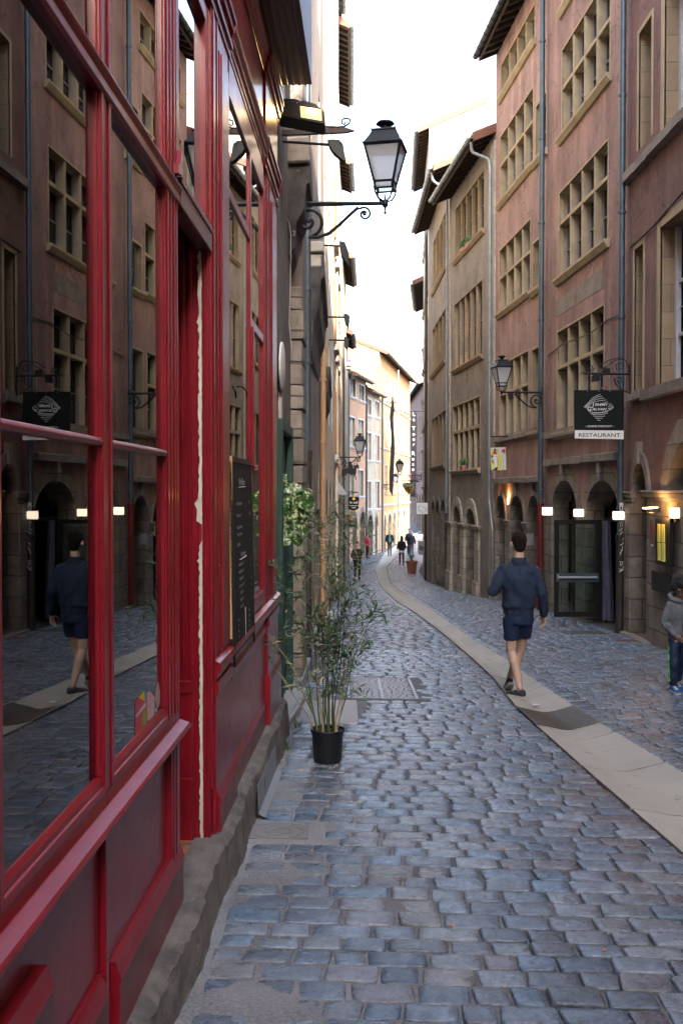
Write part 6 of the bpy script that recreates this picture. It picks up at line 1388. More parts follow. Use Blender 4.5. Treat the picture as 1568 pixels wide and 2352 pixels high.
# gutter grate
t = thing('drain_grate', gpt(float(gl(GRATE[0])), GRATE[0]), 'dark slotted drain grate set across the pale gutter', 'drain grate'); b = MB(); prof = [(0, 0), (.06, -.012), (.2, -.030), (.42, -.062), (.55, -.066), (.75, -.040), (.93, -.014), (1, 0)]
def gq(tt, yy, dz): a, c = float(gl(yy)), float(gr(yy)); z_ = np.interp(tt, [p[0] for p in prof], [p[1] for p in prof]); return Vector((a+(c-a)*tt, yy+.12*(c-a)*tt, float(gz0(yy))-.012+float(z_)+dz))
n_ = 15
for i in range(n_):
    ya = GRATE[0]+(GRATE[1]-GRATE[0])*i/n_; yb = ya+(GRATE[1]-GRATE[0])/n_*.5
    for k in range(12): ta, tb = k/12, (k+1)/12; b.hexa([gq(ta, ya, .001), gq(tb, ya, .001), gq(tb, yb, .001), gq(ta, yb, .001), gq(ta, ya, .012), gq(tb, ya, .012), gq(tb, yb, .012), gq(ta, yb, .012)])
b.build('bars', pm('grate_iron', (.13, .12, .11), .5, metal=.4), t); b = MB()
for k in range(12): ta, tb = k/12, (k+1)/12; b.quad(gq(ta, GRATE[0], .003), gq(tb, GRATE[0], .003), gq(tb, GRATE[1], .003), gq(ta, GRATE[1], .003))
b.build('pit', K['black'], t); b = MB()
for tt in (0.0, 1.0): b.tube([gq(tt, GRATE[0], .008), gq(tt, GRATE[1], .008)], .010, 4)
b.build('edge', K['steel'], t)
# steps on the left
def step(P, ztop, label, m, h=.3, grp='stone steps along the left wall'):
    b = MB(); n = len(P); b.add([(x, y, ztop) for x, y in P]+[(x, y, ztop-h) for x, y in P], [tuple(range(n)), tuple(range(2*n-1, n-1, -1))]+[(i, (i+1) % n, n+(i+1) % n, n+i) for i in range(n)])
    return tag(b.build('stone_step', m, bevel=.015, jit=.004), label, 'step', grp)
step([(-.62, 8.9), (-.50, 8.75), (-.40, 9.7), (-.38, 10.5), (-.62, 10.5)], float(gz0(9.5))+.10, 'rough low stone step at the foot of the green door', pm('step_stone', (.30, .30, .30), .8, bump=.5))
step([(-.62, 10.7), (-.44, 10.7), (-.30, 14.5), (-.26, 15.6), (-.55, 15.6)], float(gz0(11))+.17, 'smooth grey step with a pale edge below the stone pier', pm('step_grey', (.24, .26, .28), .5))
step([(-.5, 17), (-.34, 17), (-.12, 18.2), (-.12, 19.0), (-.5, 19.0)], float(gz0(17))+.18, 'pale doorstep farther along behind the bamboo leaves', pm('step_pale', (.42, .42, .42), .8))
# bent metal plate at the plinth
a = FS.pt(5.6, 0, -.0); t = thing('metal_plate', (shop_x(5.6), 5.6, float(gz0(5.6))), 'bent grey metal sheet leaning where plinth meets cobbles', 'metal sheet')
b = MB(); Pm = []
for y in (6.15, 7.3): xb_ = shop_x(y)+.006; g = float(gz(xb_, y))+.012; Pm.append([(xb_, y, g+.2), (xb_+.006, y, g+.02), (xb_+.05, y, g-.002)])
b.quad(Pm[0][0], Pm[1][0], Pm[1][1], Pm[0][1]); b.quad(Pm[0][1], Pm[1][1], Pm[1][2], Pm[0][2]); o_ = b.build('sheet', pm('dull_zinc_sheet', (.26, .29, .32), .45, metal=.5), t, recalc=False); so_ = o_.modifiers.new('t', 'SOLIDIFY'); so_.thickness = .003
# litter
rs = random.Random(12)
def butt(pxl, pyl, ang, lb, white=True):
    x, y = ground_hit(pxl, pyl); t = thing('cigarette_butt', gpt(x, y), lb, 'cigarette butt', 'cigarette butts on the cobbles'); d = Vector((math.cos(ang), math.sin(ang), 0)); z = Vector((0, 0, .008)); c = gpt(x, y)+z
    b = MB(); b.tube([c, c+d*.022], .0042, 7); b.build('filter', pm('butt_orange', (.55, .24, .08), .8), t)
    if white: b = MB(); b.tube([c+d*.022, c+d*.040], .0040, 7); b.build('paper', pm('butt_white', (.7, .7, .68), .8), t)
butt(697, 1772, 4.0, 'half smoked cigarette lying in front of the bamboo pot'); butt(645, 1752, .2, 'orange butt by the plinth, nearer of two', False); butt(652, 1744, .1, 'orange butt by the plinth, farther of two', False)
for (x, y, lb) in ((1040, 2130, 'orange butt in the middle foreground'), (1168, 1990, 'orange butt upright between wet blue stones'), (1388, 2180, 'pale orange butt at lower right'), (925, 1812, 'tiny orange butt left of centre')): butt(x, y, rs.uniform(0, 6), lb, False)
lf = pm('dry_leaf', (.30, .20, .09), .8); lg = pm('green_leaf_litter', (.06, .16, .08), .7)
for i, (x, y, m, lb) in enumerate(((1070, 1882, lg, 'thin green leaf stuck between foreground stones'), (810, 2005, lf, 'curled dry leaf left of centre'), (760, 1768, lf, 'dry leaf just right of the pot'), (610, 1845, lf, 'dry leaf near the metal sheet'), (990, 1790, lf, 'dry brown leaf on the centre cobbles'))):
    gx, gy_ = ground_hit(x, y); c = gpt(gx, gy_, .006); a = rs.uniform(-.4, .4); d = Vector((math.cos(a), math.sin(a), .05))*.035; n = Vector((-math.sin(a), math.cos(a), .2))*.008
    b = MB(); b.add([c-d, c-n*.6, c+d, c+n*.6, c+Vector((0, 0, .004))], [(0, 1, 4), (1, 2, 4), (2, 3, 4), (3, 0, 4)]); tag(b.build('fallen_leaf', m), lb, 'leaf', 'leaves lying on the cobbles')
b = MB(); gx, gy_ = 0, 0; gx, gy_ = ground_hit(1213, 1605); c = Vector((gx+.05, gy_-.12, float(gz0(gy_))-.035)); b.obox(c, (.035, .01, 0), (0, .03, 0), (0, 0, .001)); tag(b.build('paper_scrap', white_p), 'white scrap of paper on the gutter by the walking man', 'paper')
# ---------------------------------------------------------------- bamboo in a black pot
bx, by = ground_hit(752, 1752); bz = float(gz(bx, by))+.012
t = thing('potted_bamboo', (bx, by, bz), 'tall loose bamboo in a plain black plastic pot', 'potted plant'); b = MB(); s = px(by)
b.lathe([(.105, 0), (.109, .01), (.120, .20), (.124, .228), (.133, .230), (.136, .244), (.131, .250), (.124, .246), (.122, .222), (.001, .218)], (bx, by, bz), 40); b.build('pot', pm('black_plastic', (.006, .008, .011), .45, bump=.05), t, smooth='auto')
b = MB(); rs = random.Random(21)
rings = [[Vector((bx+r_*math.cos(k*math.pi/9), by+r_*math.sin(k*math.pi/9), bz+.222+rs.uniform(-.004, .01))) for k in range(18)] for r_ in (.121, .08, .04, .004)]
b.loft(rings, cap=False); b.build('soil', pm('potting_soil', (.05, .032, .022), .95, bump=.8), t)
culm_m = [mat('bamboo_culm_green', (.05, .09, .022), (.10, .13, .045), 6, rough=.5), mat('bamboo_culm_straw', (.42, .36, .22), (.30, .26, .15), 6, rough=.6)]
lvs = MB()
leafmats = [mat('bamboo_leaf_dark', (.030, .085, .038), (.052, .12, .045), 9, rough=.5), mat('bamboo_leaf_grey', (.09, .13, .085), (.13, .17, .11), 9, rough=.55), mat('bamboo_leaf_straw', (.40, .34, .20), (.30, .27, .15), 9, rough=.7), mat('bamboo_leaf_mid', (.05, .12, .04), (.08, .15, .055), 9, rough=.5)]
def lance(b, base, d, L_, w_, droop):
    d = d.normalized(); side = d.cross(Vector((0, 0, 1))); side = side.normalized() if side.length > .01 else Vector((1, 0, 0))
    side = (side+Vector((rs.uniform(-.5, .5), rs.uniform(-.5, .5), rs.uniform(-.5, .5)))).normalized(); up = side.cross(d)
    P = []
    for q_, wq in ((0, .15), (.3, 1), (.65, .8), (1, 0)):
        c = base+d*L_*q_+Vector((0, 0, -droop*q_*q_*L_)); P.append((c-side*w_*wq, c+up*w_*.25*wq, c+side*w_*wq))
    vs = [p for tr in P for p in tr]; fs = []
    for i in range(3):
        for k in range(2): fs.append((i*3+k, i*3+k+1, (i+1)*3+k+1, (i+1)*3+k))
    b.add(vs, fs)
tops = [(a_*.88, b_, c_*1.06) for a_, b_, c_ in [(-.62, .1, .62), (-.50, -.1, .95), (-.36, .12, 1.22), (-.27, .05, 1.5), (-.17, -.08, 1.40), (-.08, .1, 1.62), (-.02, -.05, 1.35), (.04, .0, 1.66), (.10, .08, 1.52), (.17, -.05, 1.36), (.26, .05, 1.22), (.38, .0, .95), (.30, .15, .80), (-.12, .0, 1.05), (.02, -.12, .9), (.14, .12, 1.1), (.22, -.1, 1.45)]]
for i, (dx, dy, hh) in enumerate(tops):
    a = rs.uniform(0, 6.28); r_ = rs.uniform(.01, .085); p0 = Vector((bx+dx*.22*(r_ > 0)+r_*.4*math.cos(a), by+r_*math.sin(a), bz+.2)); 
    P = []; dead = i in (1, 6, 10, 13)
    for k in range(9): q_ = k/8; P.append(p0+Vector((dx*(q_**1.5)*.85, dy*q_, hh*q_*(1 if not dead else .8)))+Vector((.012*math.sin(k*1.3+i), 0, 0)))
    cb_ = MB(); cb_.tube(P, [(.0062 if not dead else .0075)*(1-.75*k/8) for k in range(9)], 7)
    for k in range(1, 8): cb_.ball(P[k], (.0066*(1-.6*k/8),)*2+(.003,), 7, 4)
    cb_.build('culm', culm_m[1 if dead or i % 6 == 0 else 0], t, smooth='auto')
    n_b = int(9+hh*8); bb = MB()
    for j in range(n_b):
        q_ = rs.uniform(.22, 1)**.85; kk = min(7, int(q_*8)); fr = q_*8-kk; c = P[kk].lerp(P[kk+1], fr)
        a = rs.uniform(0, 6.28); d = Vector((math.cos(a)+dx*.6, math.sin(a)*.6, rs.uniform(.3, 1.1))).normalized(); L_ = rs.uniform(.10, .26)*(1 if q_ > .5 else .8)
        e_ = c+d*L_; mid = c+d*L_*.5+Vector((0, 0, .01)); bb.tube([c, mid, e_], [.0018, .0013, .0008], 4)
        for m_ in range(rs.randint(4, 8)):
            s2 = rs.uniform(.25, 1.0); bp_ = c.lerp(e_, s2); ld = (d*.8+Vector((rs.uniform(-1, 1), rs.uniform(-.8, .8), rs.uniform(-.7, .6)))).normalized()
            hgt = (bp_.z-bz); pr = rs.random(); lvs.cur = 2 if pr < (.10+.30*max(0, hgt-1.25)) else (1 if pr < .38 else (3 if pr < .62 else 0))
            lance(lvs, bp_, ld, rs.uniform(.06, .13), rs.uniform(.0055, .0095), rs.uniform(.0, .5))
    bb.build('twigs', culm_m[0], t)
lvs.build('leaves', leafmats, t, recalc=False)
# ---------------------------------------------------------------- variegated trailing plant
Yp = 9.35; t = thing('hanging_plant', at(640, 1180, Yp), 'trailing plant with green and cream marbled leaves on the green door frame', 'hanging plant'); rs = random.Random(5)
def varieg():
    m, nt, p = _base('variegated_leaf'); pos = _n(nt, 'ShaderNodeNewGeometry').outputs['Position']
    cc_ = _mix(nt, _ramp(nt, _noise(nt, pos, 22, 5, .75), .51, .57), (.022, .085, .016), (.52, .56, .34)); cc_ = _mix(nt, _ramp(nt, _noise(nt, pos, 12, 2, .5), .55, .7), cc_, (.06, .17, .03))
    nt.links.new(cc_, p.inputs['Base Color']); p.inputs['Roughness'].default_value = .33; _bump(nt, _noise(nt, pos, 30, 3, .5), .3, p); return m
vm_ = varieg()
def heart(b, base, d, n, L_):
    d = d.normalized(); side = d.cross(n).normalized(); up = side.cross(d).normalized(); rows = []
    for q_, wq in ((0, .10), (.10, .34), (.25, .47), (.45, .46), (.65, .34), (.85, .15), (1, .01)):
        c = base+d*L_*q_-up*L_*.30*q_*q_; rows.append([c-side*wq*L_+up*.10*L_*wq*2, c-side*wq*.5*L_+up*.02*L_, c-up*.03*L_, c+side*wq*.5*L_+up*.02*L_, c+side*wq*L_+up*.10*L_*wq*2])
    vs = [p for r_ in rows for p in r_]; b.add(vs, [(i*5+k, i*5+k+1, (i+1)*5+k+1, (i+1)*5+k) for i in range(6) for k in range(4)])
b = MB(); vn = MB()
Zp = lambda x, y: (620.0+x*.0976, 1062.0+y*.0976)
LV = [(150, 540, 60, -75, 290, .1), (330, 420, 60, 100, 190, 0), (230, 520, -30, 60, 180, 0), (290, 560, 40, 25, 230, .05), (450, 610, 80, 0, 280, .06), (450, 650, 25, 75, 250, 0), (270, 690, -40, 60, 200, .03), (300, 700, 60, 40, 220, 0), (600, 680, 35, 90, 270, .04), (310, 820, -60, 60, 260, .05), (420, 820, 0, 80, 230, .02), (410, 930, 20, 75, 250, .06), (720, 740, 80, 10, 260, 0), (790, 770, 30, 90, 360, .08), (900, 930, 30, 50, 200, 0), (250, 900, -70, 50, 230, .04), (600, 900, 50, 70, 300, .03), (370, 1180, -10, 90, 370, .1), (480, 1180, 50, 55, 260, .02), (640, 1090, 20, 80, 260, .05), (720, 1120, 50, 60, 250, .02), (150, 1240, -50, 20, 190, .05), (220, 1250, 10, 40, 160, .03), (580, 1380, 30, 80, 240, .04), (720, 1430, 40, 60, 200, .02), (760, 1540, 30, 60, 200, .05), (520, 1580, -60, 50, 270, .05), (540, 1640, -10, 60, 220, .08), (480, 1800, -70, 25, 270, .06), (600, 1690, 20, 80, 270, .04), (560, 1000, -20, 70, 200, 0), (200, 1050, -50, 60, 210, .03), (680, 940, 0, 80, 230, 0), (800, 1000, 10, 80, 300, .01), (340, 1050, -30, 70, 220, 0), (860, 1100, -10, 80, 250, .02)]
for (x, y, dx, dy, L_, fw) in LV:
    c = at(*Zp(x, y), Yp-fw*.8-rs.uniform(0, .10)); d = Vector((dx, rs.uniform(-35, 10), -dy)); n = Vector((rs.uniform(-.35, .35), -1, rs.uniform(.1, .7)))
    heart(b, c, d, n, L_*.0976*px(Yp)*1.18)
b.build('leaves', vm_, t, smooth='auto', recalc=False)
for P in ([(180, 560), (250, 520), (300, 560), (460, 640), (640, 700), (760, 760)], [(560, 900), (600, 1100), (640, 1300), (600, 1600), (560, 1700)], [(200, 560), (130, 800), (180, 1240)], [(700, 1200), (720, 1450), (700, 1550)]): vn.tube([at(*Zp(*p), Yp+.02) for p in P], .003, 5)
vn.build('stems', culm_m[0], t)
c = at(618, 1120, Yp+.12); b = MB(); b.lathe([(.05, -.07), (.075, .06), (.08, .065), (.07, .06), (.001, .05)], c, 16); b.tube([c+Vector((0, 0, .0)), c+Vector((-.06, .05, .15))], .006, 5); b.build('planter', pm('planter_brown', (.12, .07, .05)), t, smooth='auto')
# ---------------------------------------------------------------- terracotta tub with palm, wall unit, small things on sills
Y = 49.5; c = at(945, 1300, Y); g = float(gz(c.x, Y)); t = thing('potted_palm', (c.x, Y, g), 'terracotta tub with a small spiky palm beside the dark pipe', 'potted plant'); s = px(Y)
k = s*14; b = MB(); b.lathe([(k*.66, 0), (k*.85, s*22), (k*.88, s*24), (k*1.0, s*24.5), (k*1.02, s*28.5), (k*.92, s*29), (k*.9, s*26), (.01, s*25)], (c.x, Y, g), 24); b.build('tub', pm('terracotta_tub', (.30, .10, .06), .85), t, smooth='auto')
b = MB(); rs = random.Random(2); top = Vector((c.x, Y, g+s*34)); b.tube([(c.x, Y, g+s*24), top], [.07, .05], 8); b.build('trunk', K['dwood'], t)
b = MB()
for i in range(34):
    a = rs.uniform(0, 6.28); el = rs.uniform(-.1, 1.2); d = Vector((math.cos(a)*math.cos(el), math.sin(a)*math.cos(el), math.sin(el))); L_ = rs.uniform(.35, .62); up = Vector((0, 0, 1)); sd = d.cross(up).normalized()*.028; P = []
    for q_ in (0, .35, .7, 1): cc_ = top+d*L_*q_+Vector((0, 0, -.30*q_*q_*L_)); P += [cc_-sd*(1-q_*.9), cc_+sd*(1-q_*.9)]
    b.add(P, [(0, 1, 3, 2), (2, 3, 5, 4), (4, 5, 7, 6)])
b.build('fronds', mat('palm_green', (.035, .11, .03), (.06, .15, .05), 8, rough=.5), t, recalc=False)
t = thing('wall_unit', at(966, 1272, 44.5), 'small grey ventilation unit low on the right wall by the tub', 'ventilation unit'); b = MB(); c = at(967, 1258, 44.5); b.obox(c, (.13, 0, 0), (0, .25, 0), (0, 0, .30)); b.build('case', K['pale'], t, bevel=.01); b = MB(); b.ball(c+Vector((-.01, -.26, 0)), (.11, .02, .12), 14, 8); b.build('fan_grille', K['zinc'], t)
rs = random.Random(14)
def sill_plant(F, px_, py_, label, tub=True):
    u, v = F.hit(px_, py_, -.05); c = F.pt(u, v, -.06); t = thing('sill_planter', c, label, 'planter', 'small plants on the right window sills'); b = MB(); b.fb(F, u-.22, u+.22, v, v+.16, -.12, .0); b.build('trough', pm('pink_trough', (.42, .15, .12)), t, bevel=.01); b = MB()
    for i in range(40 if tub else 60):
        d = Vector((rs.uniform(-1, 1), rs.uniform(-1, 1), rs.uniform(.2, 1.4))); heart(b, F.pt(u+rs.uniform(-.18, .18), v+.15+rs.uniform(0, .15), -.06), d, Vector((rs.uniform(-1, 1), -1, .6)), rs.uniform(.08, .15))
    b.build('foliage', mat('sill_foliage', (.05, .13, .04), (.10, .2, .07), 9, rough=.6), t, recalc=False)
sill_plant(FG1, 1063, 581, 'pink trough with a leafy plant on the top grey window sill, left'); sill_plant(FG1, 1075, 570, 'pink trough with a leafy plant on the top grey window sill, right'); sill_plant(FG1, 1063, 1080, 'leafy pot on the lowest five light window sill')
# folded cafe easel and flower baskets
Y = 63; t = thing('easel_board', at(858, 1275, Y), 'folded white easel leaning by the dark shop door far off', 'easel'); b = MB(); b.tube([at(856, 1240, Y), at(866, 1280, Y)], .03, 5); b.tube([at(862, 1243, Y), at(853, 1278, Y+.4)], .02, 5); b.tube([at(858, 1258, Y), at(872, 1262, Y)], .02, 5); b.build('frame', pm('easel_grey', (.4, .4, .38)), t)
Y = 47; t = thing('flower_basket', at(806, 1205, Y), 'basket of red flowers under the teal poster panel', 'flower basket'); b = MB(); rs = random.Random(3)
for i in range(60): c = at(804+rs.gauss(0, 4), 1197+rs.gauss(0, 3), Y+rs.uniform(-.2, .2)); b.ball(c, .035, 5, 3)
b.build('flowers', pm('red_flowers', (.35, .03, .06)), t); b = MB()
for i in range(50): c = at(804+rs.gauss(0, 5), 1201+rs.gauss(0, 3), Y+rs.uniform(-.2, .2)); heart(b, c, Vector((rs.uniform(-1, 1), -.3, -.5)), Vector((0, -1, .3)), .12)
b.build('foliage', pm('basket_green', (.05, .12, .04)), t, recalc=False)
t = thing('awning', at(790, 1135, 40), 'small grey canopy jutting from the left wall below the horseman', 'awning'); b = MB(); a, c_ = at(776, 1118, 39), at(797, 1135, 39); b.hexa([(a.x-.1, 38, c_.z), (c_.x, 38, c_.z-.05), (c_.x, 41, c_.z-.05), (a.x-.1, 41, c_.z), (a.x-.1, 38, a.z+.35), (c_.x, 38, c_.z+.03), (c_.x, 41, c_.z+.03), (a.x-.1, 41, a.z+.35)]); b.build('sheet', pm('canopy_grey', (.30, .33, .36)), t)

rs = random.Random(31)
for (x, y, lb) in ((shop_x(8.1)+.02, 8.1, 'small tuft of grass at the far end of the shop plinth'), (-.40, 9.0, 'weed growing beside the rough stone step')):
    b = MB(); c = gpt(x, y, 0)
    for i in range(26): a = rs.uniform(0, 6.28); lance(b, c+Vector((rs.uniform(-.03, .03), rs.uniform(-.05, .05), 0)), Vector((math.cos(a)*.5, math.sin(a)*.5, 1)), rs.uniform(.06, .16), .004, rs.uniform(0, .5))
    tag(b.build('weed', leafmats[0], recalc=False), lb, 'weed', 'weeds at the wall foot')
# ================================================================ people
from mathutils import noise as mn
def cap(b, p0, p1, r0, r1, n=12, flat=1.0, fax=None):
    "closed capsule-like limb piece"
    p0, p1 = Vector(p0), Vector(p1); d = (p1-p0); L = d.length; d = d/L if L > 1e-6 else Vector((0, 0, 1))
    ref = Vector(fax) if fax else (Vector((0, 1, 0)) if abs(d.z) > .5 else Vector((0, 0, 1)))
    a = d.cross(ref).normalized(); c = a.cross(d).normalized(); rings = []
    for q in (-.99, -.7, -.35): rings.append((p0+d*q*r0, r0*math.sqrt(max(1-q*q, .02))))
    for q in (0, .25, .5, .75, 1): rings.append((p0+d*L*q, r0+(r1-r0)*q))
    for q in (.35, .7, .99): rings.append((p1+d*q*r1, r1*math.sqrt(max(1-q*q, .02))))
    b.loft([[o+a*math.cos(2*math.pi*k/n)*r+c*math.sin(2*math.pi*k/n)*r*flat for k in range(n)] for o, r in rings])
def rings(b, L, n=20):
    "closed torso-like loft: (cx, cy, z, rx, ry)"
    rr = []
    for i, (cx, cy, z, rx, ry) in enumerate(L): rr.append([Vector((cx+rx*math.copysign(abs(math.cos(2*math.pi*k/n))**.85, math.cos(2*math.pi*k/n)), cy+ry*math.copysign(abs(math.sin(2*math.pi*k/n))**.85, math.sin(2*math.pi*k/n)), z)) for k in range(n)])
    b.loft(rr)
def fuse(b, name, m, parent, T, voxel, fold=0, fsc=9, smooth=3, fn=None, label=None):
    "melt overlapping closed pieces into one continuous skin"
    o = MB(); o.v = [tuple(T(Vector(p))) for p in b.v]; o.f = b.f; o.m = b.m
    ob = o.build(name, m, parent, recalc=True)
    rm = ob.modifiers.new('r', 'REMESH'); rm.mode = 'VOXEL'; rm.voxel_size = voxel; rm.use_smooth_shade = True
    sm = ob.modifiers.new('s', 'SMOOTH'); sm.iterations = smooth; sm.factor = .5
    dg = bpy.context.evaluated_depsgraph_get(); me = bpy.data.meshes.new_from_object(ob.evaluated_get(dg)); ob.modifiers.clear()
    old = ob.data; ob.data = me; bpy.data.meshes.remove(old)
    if not len(me.materials): me.materials.append(m)
    if fold:
        me.update()
        off = [v.normal.copy() for v in me.vertices]
        for v, nn in zip(me.vertices, off):
            p = Vector(v.co); q = Vector((p.x*fsc, p.y*fsc, p.z*fsc*.55)); h = mn.noise(q)+.5*mn.noise(q*2.3); h = -abs(h)*1.4+.4
            v.co = p+nn*h*fold
    me.polygons.foreach_set('use_smooth', [True]*len(me.polygons)); me.update()
    return ob
def hand(b, w, d, side, n, s=1.0, curl=.5):
    "palm with five fingers; d = pointing direction, side = towards the thumb, n = palm normal"
    d, side, n = Vector(d).normalized(), Vector(side).normalized(), Vector(n).normalized(); w = Vector(w)
    for q in (-.028, -.010, .008, .026): cap(b, w+side*q*s*.7, w+d*.085*s+side*q*s, .014*s, .012*s, 8)
    for i, (q, L) in enumerate(((.030, .068), (.010, .076), (-.010, .070), (-.029, .054))):
        a = w+d*.088*s+side*q*s; c1 = curl*(.7+.15*i); dd = (d*math.cos(c1)+n*math.sin(c1)).normalized(); m_ = a+dd*L*.5*s; c2 = c1*1.9; d2 = (d*math.cos(c2)+n*math.sin(c2)).normalized()
        cap(b, a, m_, .0092*s, .0082*s, 8); cap(b, m_, m_+d2*L*.5*s, .0082*s, .007*s, 8)
    t0 = w+side*.030*s+d*.02*s; t1 = t0+(side*.8+d*.7+n*.3).normalized()*.045*s; cap(b, t0, t1, .012*s, .010*s, 8); cap(b, t1, t1+(d+n*.4+side*.1).normalized()*.032*s, .0098*s, .008*s, 8)
skin = mat('skin', (.56, .39, .30), (.48, .32, .24), 14, rough=.5, spec=.4); skin2 = mat('skin_tan', (.36, .20, .13), (.30, .165, .105), 14, rough=.5); skinp = mat('skin_pale', (.52, .36, .28), (.46, .29, .22), 12, rough=.5)
hairm = mat('dark_hair', (.008, .006, .006), (.016, .012, .010), 40, rough=.8, spec=.2, bump=.6, bsc=180); hairg = mat('grey_hair', (.30, .28, .26), rough=.7); hairk = mat('black_hair', (.006, .006, .008), (.015, .014, .016), 30, rough=.5, bump=.9, bsc=90)
navy = mat('navy_cotton', (.011, .027, .062), (.008, .019, .045), 6, rough=.85, bump=.12, bsc=250); navys = mat('navy_shorts', (.006, .020, .070), (.004, .014, .05), 6, rough=.85, bump=.1, bsc=250)
greyc = mat('grey_marl', (.15, .165, .185), (.11, .12, .135), 30, rough=.9, bump=.3, bsc=160); track = mat('navy_track', (.006, .018, .06), rough=.6); rubber = mat('white_rubber', (.5, .48, .43), rough=.7); bluesh = mat('blue_suede', (.01, .10, .34), rough=.8); sho = mat('dark_canvas', (.03, .035, .06), rough=.8)
blackc = mat('black_cloth', (.010, .010, .012), (.016, .016, .018), 8, rough=.85); teal = mat('teal_shirt', (.10, .42, .42), rough=.85); jean = mat('grey_jeans', (.07, .085, .11), rough=.9); whitec = mat('white_cloth', (.6, .62, .65), rough=.9); redc = mat('red_cloth', (.55, .03, .08), rough=.85); dnavy = mat('dark_navy_cloth', (.016, .02, .035), rough=.85)
def head(b, c, s=1.0, yaw=0, nod=0):
    "skull, jaw, nose, ears; +y is forward"
    c = Vector(c); Rm = Matrix.Rotation(yaw, 3, 'Z') @ Matrix.Rotation(nod, 3, 'X'); t = MB()
    t.ball((0, -.01, .02), (.078, .098, .105), 18, 12); t.ball((0, .028, -.045), (.058, .060, .070), 14, 10); t.ball((0, .060, -.085), (.030, .026, .022), 10, 8)
    cap(t, (0, .085, .012), (0, .103, -.022), .010, .015, 8); t.ball((0, .078, -.055), (.024, .014, .010), 8, 6)
    for s_ in (-1, 1): t.ball((s_*.087, -.014, -.005), (.012, .022, .033), 8, 6); t.ball((s_*.045, .06, -.012), (.022, .02, .016), 8, 6)
    b.add([c+Rm @ (Vector(v)*s) for v in t.v], t.f); return lambda p: c+Rm @ (Vector(p)*s)
def shoe(name, upper, sole, parent, T, ankle, yaw, pitch=0, s=1.0, lace=None):
    Rm = Matrix.Rotation(yaw, 3, 'Z') @ Matrix.Rotation(pitch, 3, 'X'); a = Vector(ankle); f = lambda p: a+Rm @ (Vector(p)*s)
    b = MB(); rr = []
    for (y, z0, z1, hw) in ((-.075, -.075, -.01, .022), (-.06, -.08, .0, .033), (-.02, -.08, .005, .036), (.04, -.08, -.012, .037), (.09, -.08, -.030, .044), (.14, -.08, -.042, .045), (.18, -.078, -.052, .033), (.192, -.074, -.062, .018)):
        rr.append([f((hw*math.cos(q), y, (z0+z1)/2+(z1-z0)/2*math.sin(q))) for q in [2*math.pi*k/12 for k in range(12)]])
    b.loft(rr); o = MB(); o.v = [tuple(T(Vector(p))) for p in b.v]; o.f = b.f; o.m = b.m; sh = o.build(name, upper, parent, smooth='auto')
    b = MB(); P = [(-.085, -.02), (-.08, .03), (-.02, .04), (.06, .044), (.14, .050), (.185, .035), (.20, 0), (.185, -.035), (.14, -.050), (.06, -.044), (-.02, -.04), (-.08, -.03)]
    b.prism([(y, x) for y, x in P], lambda y, x, w: T(f((x, y, w))), -.100, -.070); b.build('sole', sole, sh)
    if lace:
        b = MB()
        for k in range(4): y = .045+k*.022; z = -.010-k*.008; b.tube([T(f((-.022, y, z))), T(f((0, y+.006, z+.004))), T(f((.022, y, z)))], .004*s, 5)
        b.build('lace', lace, sh)
    return sh
def placeT(x, y, z, yaw, s=1.0):
    Rm = Matrix.Rotation(yaw, 3, 'Z'); o = Vector((x, y, z)); return lambda p: o+Rm @ (Vector(p)*s)
# ---- the walking man, seen from behind (forward = +y)
my = 10.95; mx = at(1190, 1500, my).x; mg = float(gz0(my))-.03
man = thing('person', (mx, my, mg), 'man in navy jacket and navy shorts walking away along the pale gutter', 'person'); T = placeT(mx, my, mg, 0)
zz = lambda p: (mg2-p)*px(my)
b = MB(); HF = head(b, (.0, .03, 1.685), 1.0, yaw=R(6)); cap(b, (0, .0, 1.46), (.0, .015, 1.62), .060, .056)
rings(b, [(0, 0, .80, .10, .07), (0, 0, .92, .15, .10), (0, 0, 1.10, .14, .09), (0, 0, 1.30, .165, .10), (0, 0, 1.40, .15, .09), (0, 0, 1.47, .07, .06)])
cap(b, (-.17, 0, 1.40), (-.285, -.02, 1.16), .05, .04); cap(b, (-.285, -.02, 1.16), (-.20, .20, 1.20), .040, .027); cap(b, (.17, 0, 1.40), (.255, -.04, 1.13), .05, .040); cap(b, (.255, -.04, 1.13), (.285, .06, .90), .038, .025)
for P in (((-.085, 0, .90), (-.075, .02, .50), (-.005, -.13, .115)), ((.075, 0, .90), (.055, .17, .50), (-.045, .34, .125))):
    h_, k_, a_ = map(Vector, P); cap(b, h_, k_, .082, .056, 14); cf = k_.lerp(a_, .32)+Vector((0, -.018, 0)); cap(b, k_, cf, .052, .058, 14); cap(b, cf, a_, .056, .034, 14); cap(b, k_, a_, .042, .033, 12); cap(b, a_, a_+Vector((0, .05, -.06)), .033, .03)
hand(b, (.288, .065, .885), (.04, .10, -.95), (-.45, .85, .1), (-.85, -.45, -.1), 1.0, .55); hand(b, (-.19, .22, 1.21), (.6, .75, .1), (0, .1, 1), (.7, -.5, 0), 1.0, .6)
fuse(b, 'body', skin, man, T, .0062, smooth=2)
b = MB(); c = HF
b2_ = MB(); b2_.ball((0, -.022, .042), (.084, .100, .098), 20, 12); b2_.ball((0, -.060, .0), (.070, .056, .082), 18, 10); b2_.ball((0, .02, .092), (.066, .075, .036), 14, 8); b2_.ball((0, -.068, -.045), (.060, .038, .045), 14, 8)
b.add([HF(v) for v in b2_.v], b2_.f); hr = fuse(b, 'hair', hairm, man, T, .007, fold=.006, fsc=60, smooth=1)
b = MB()
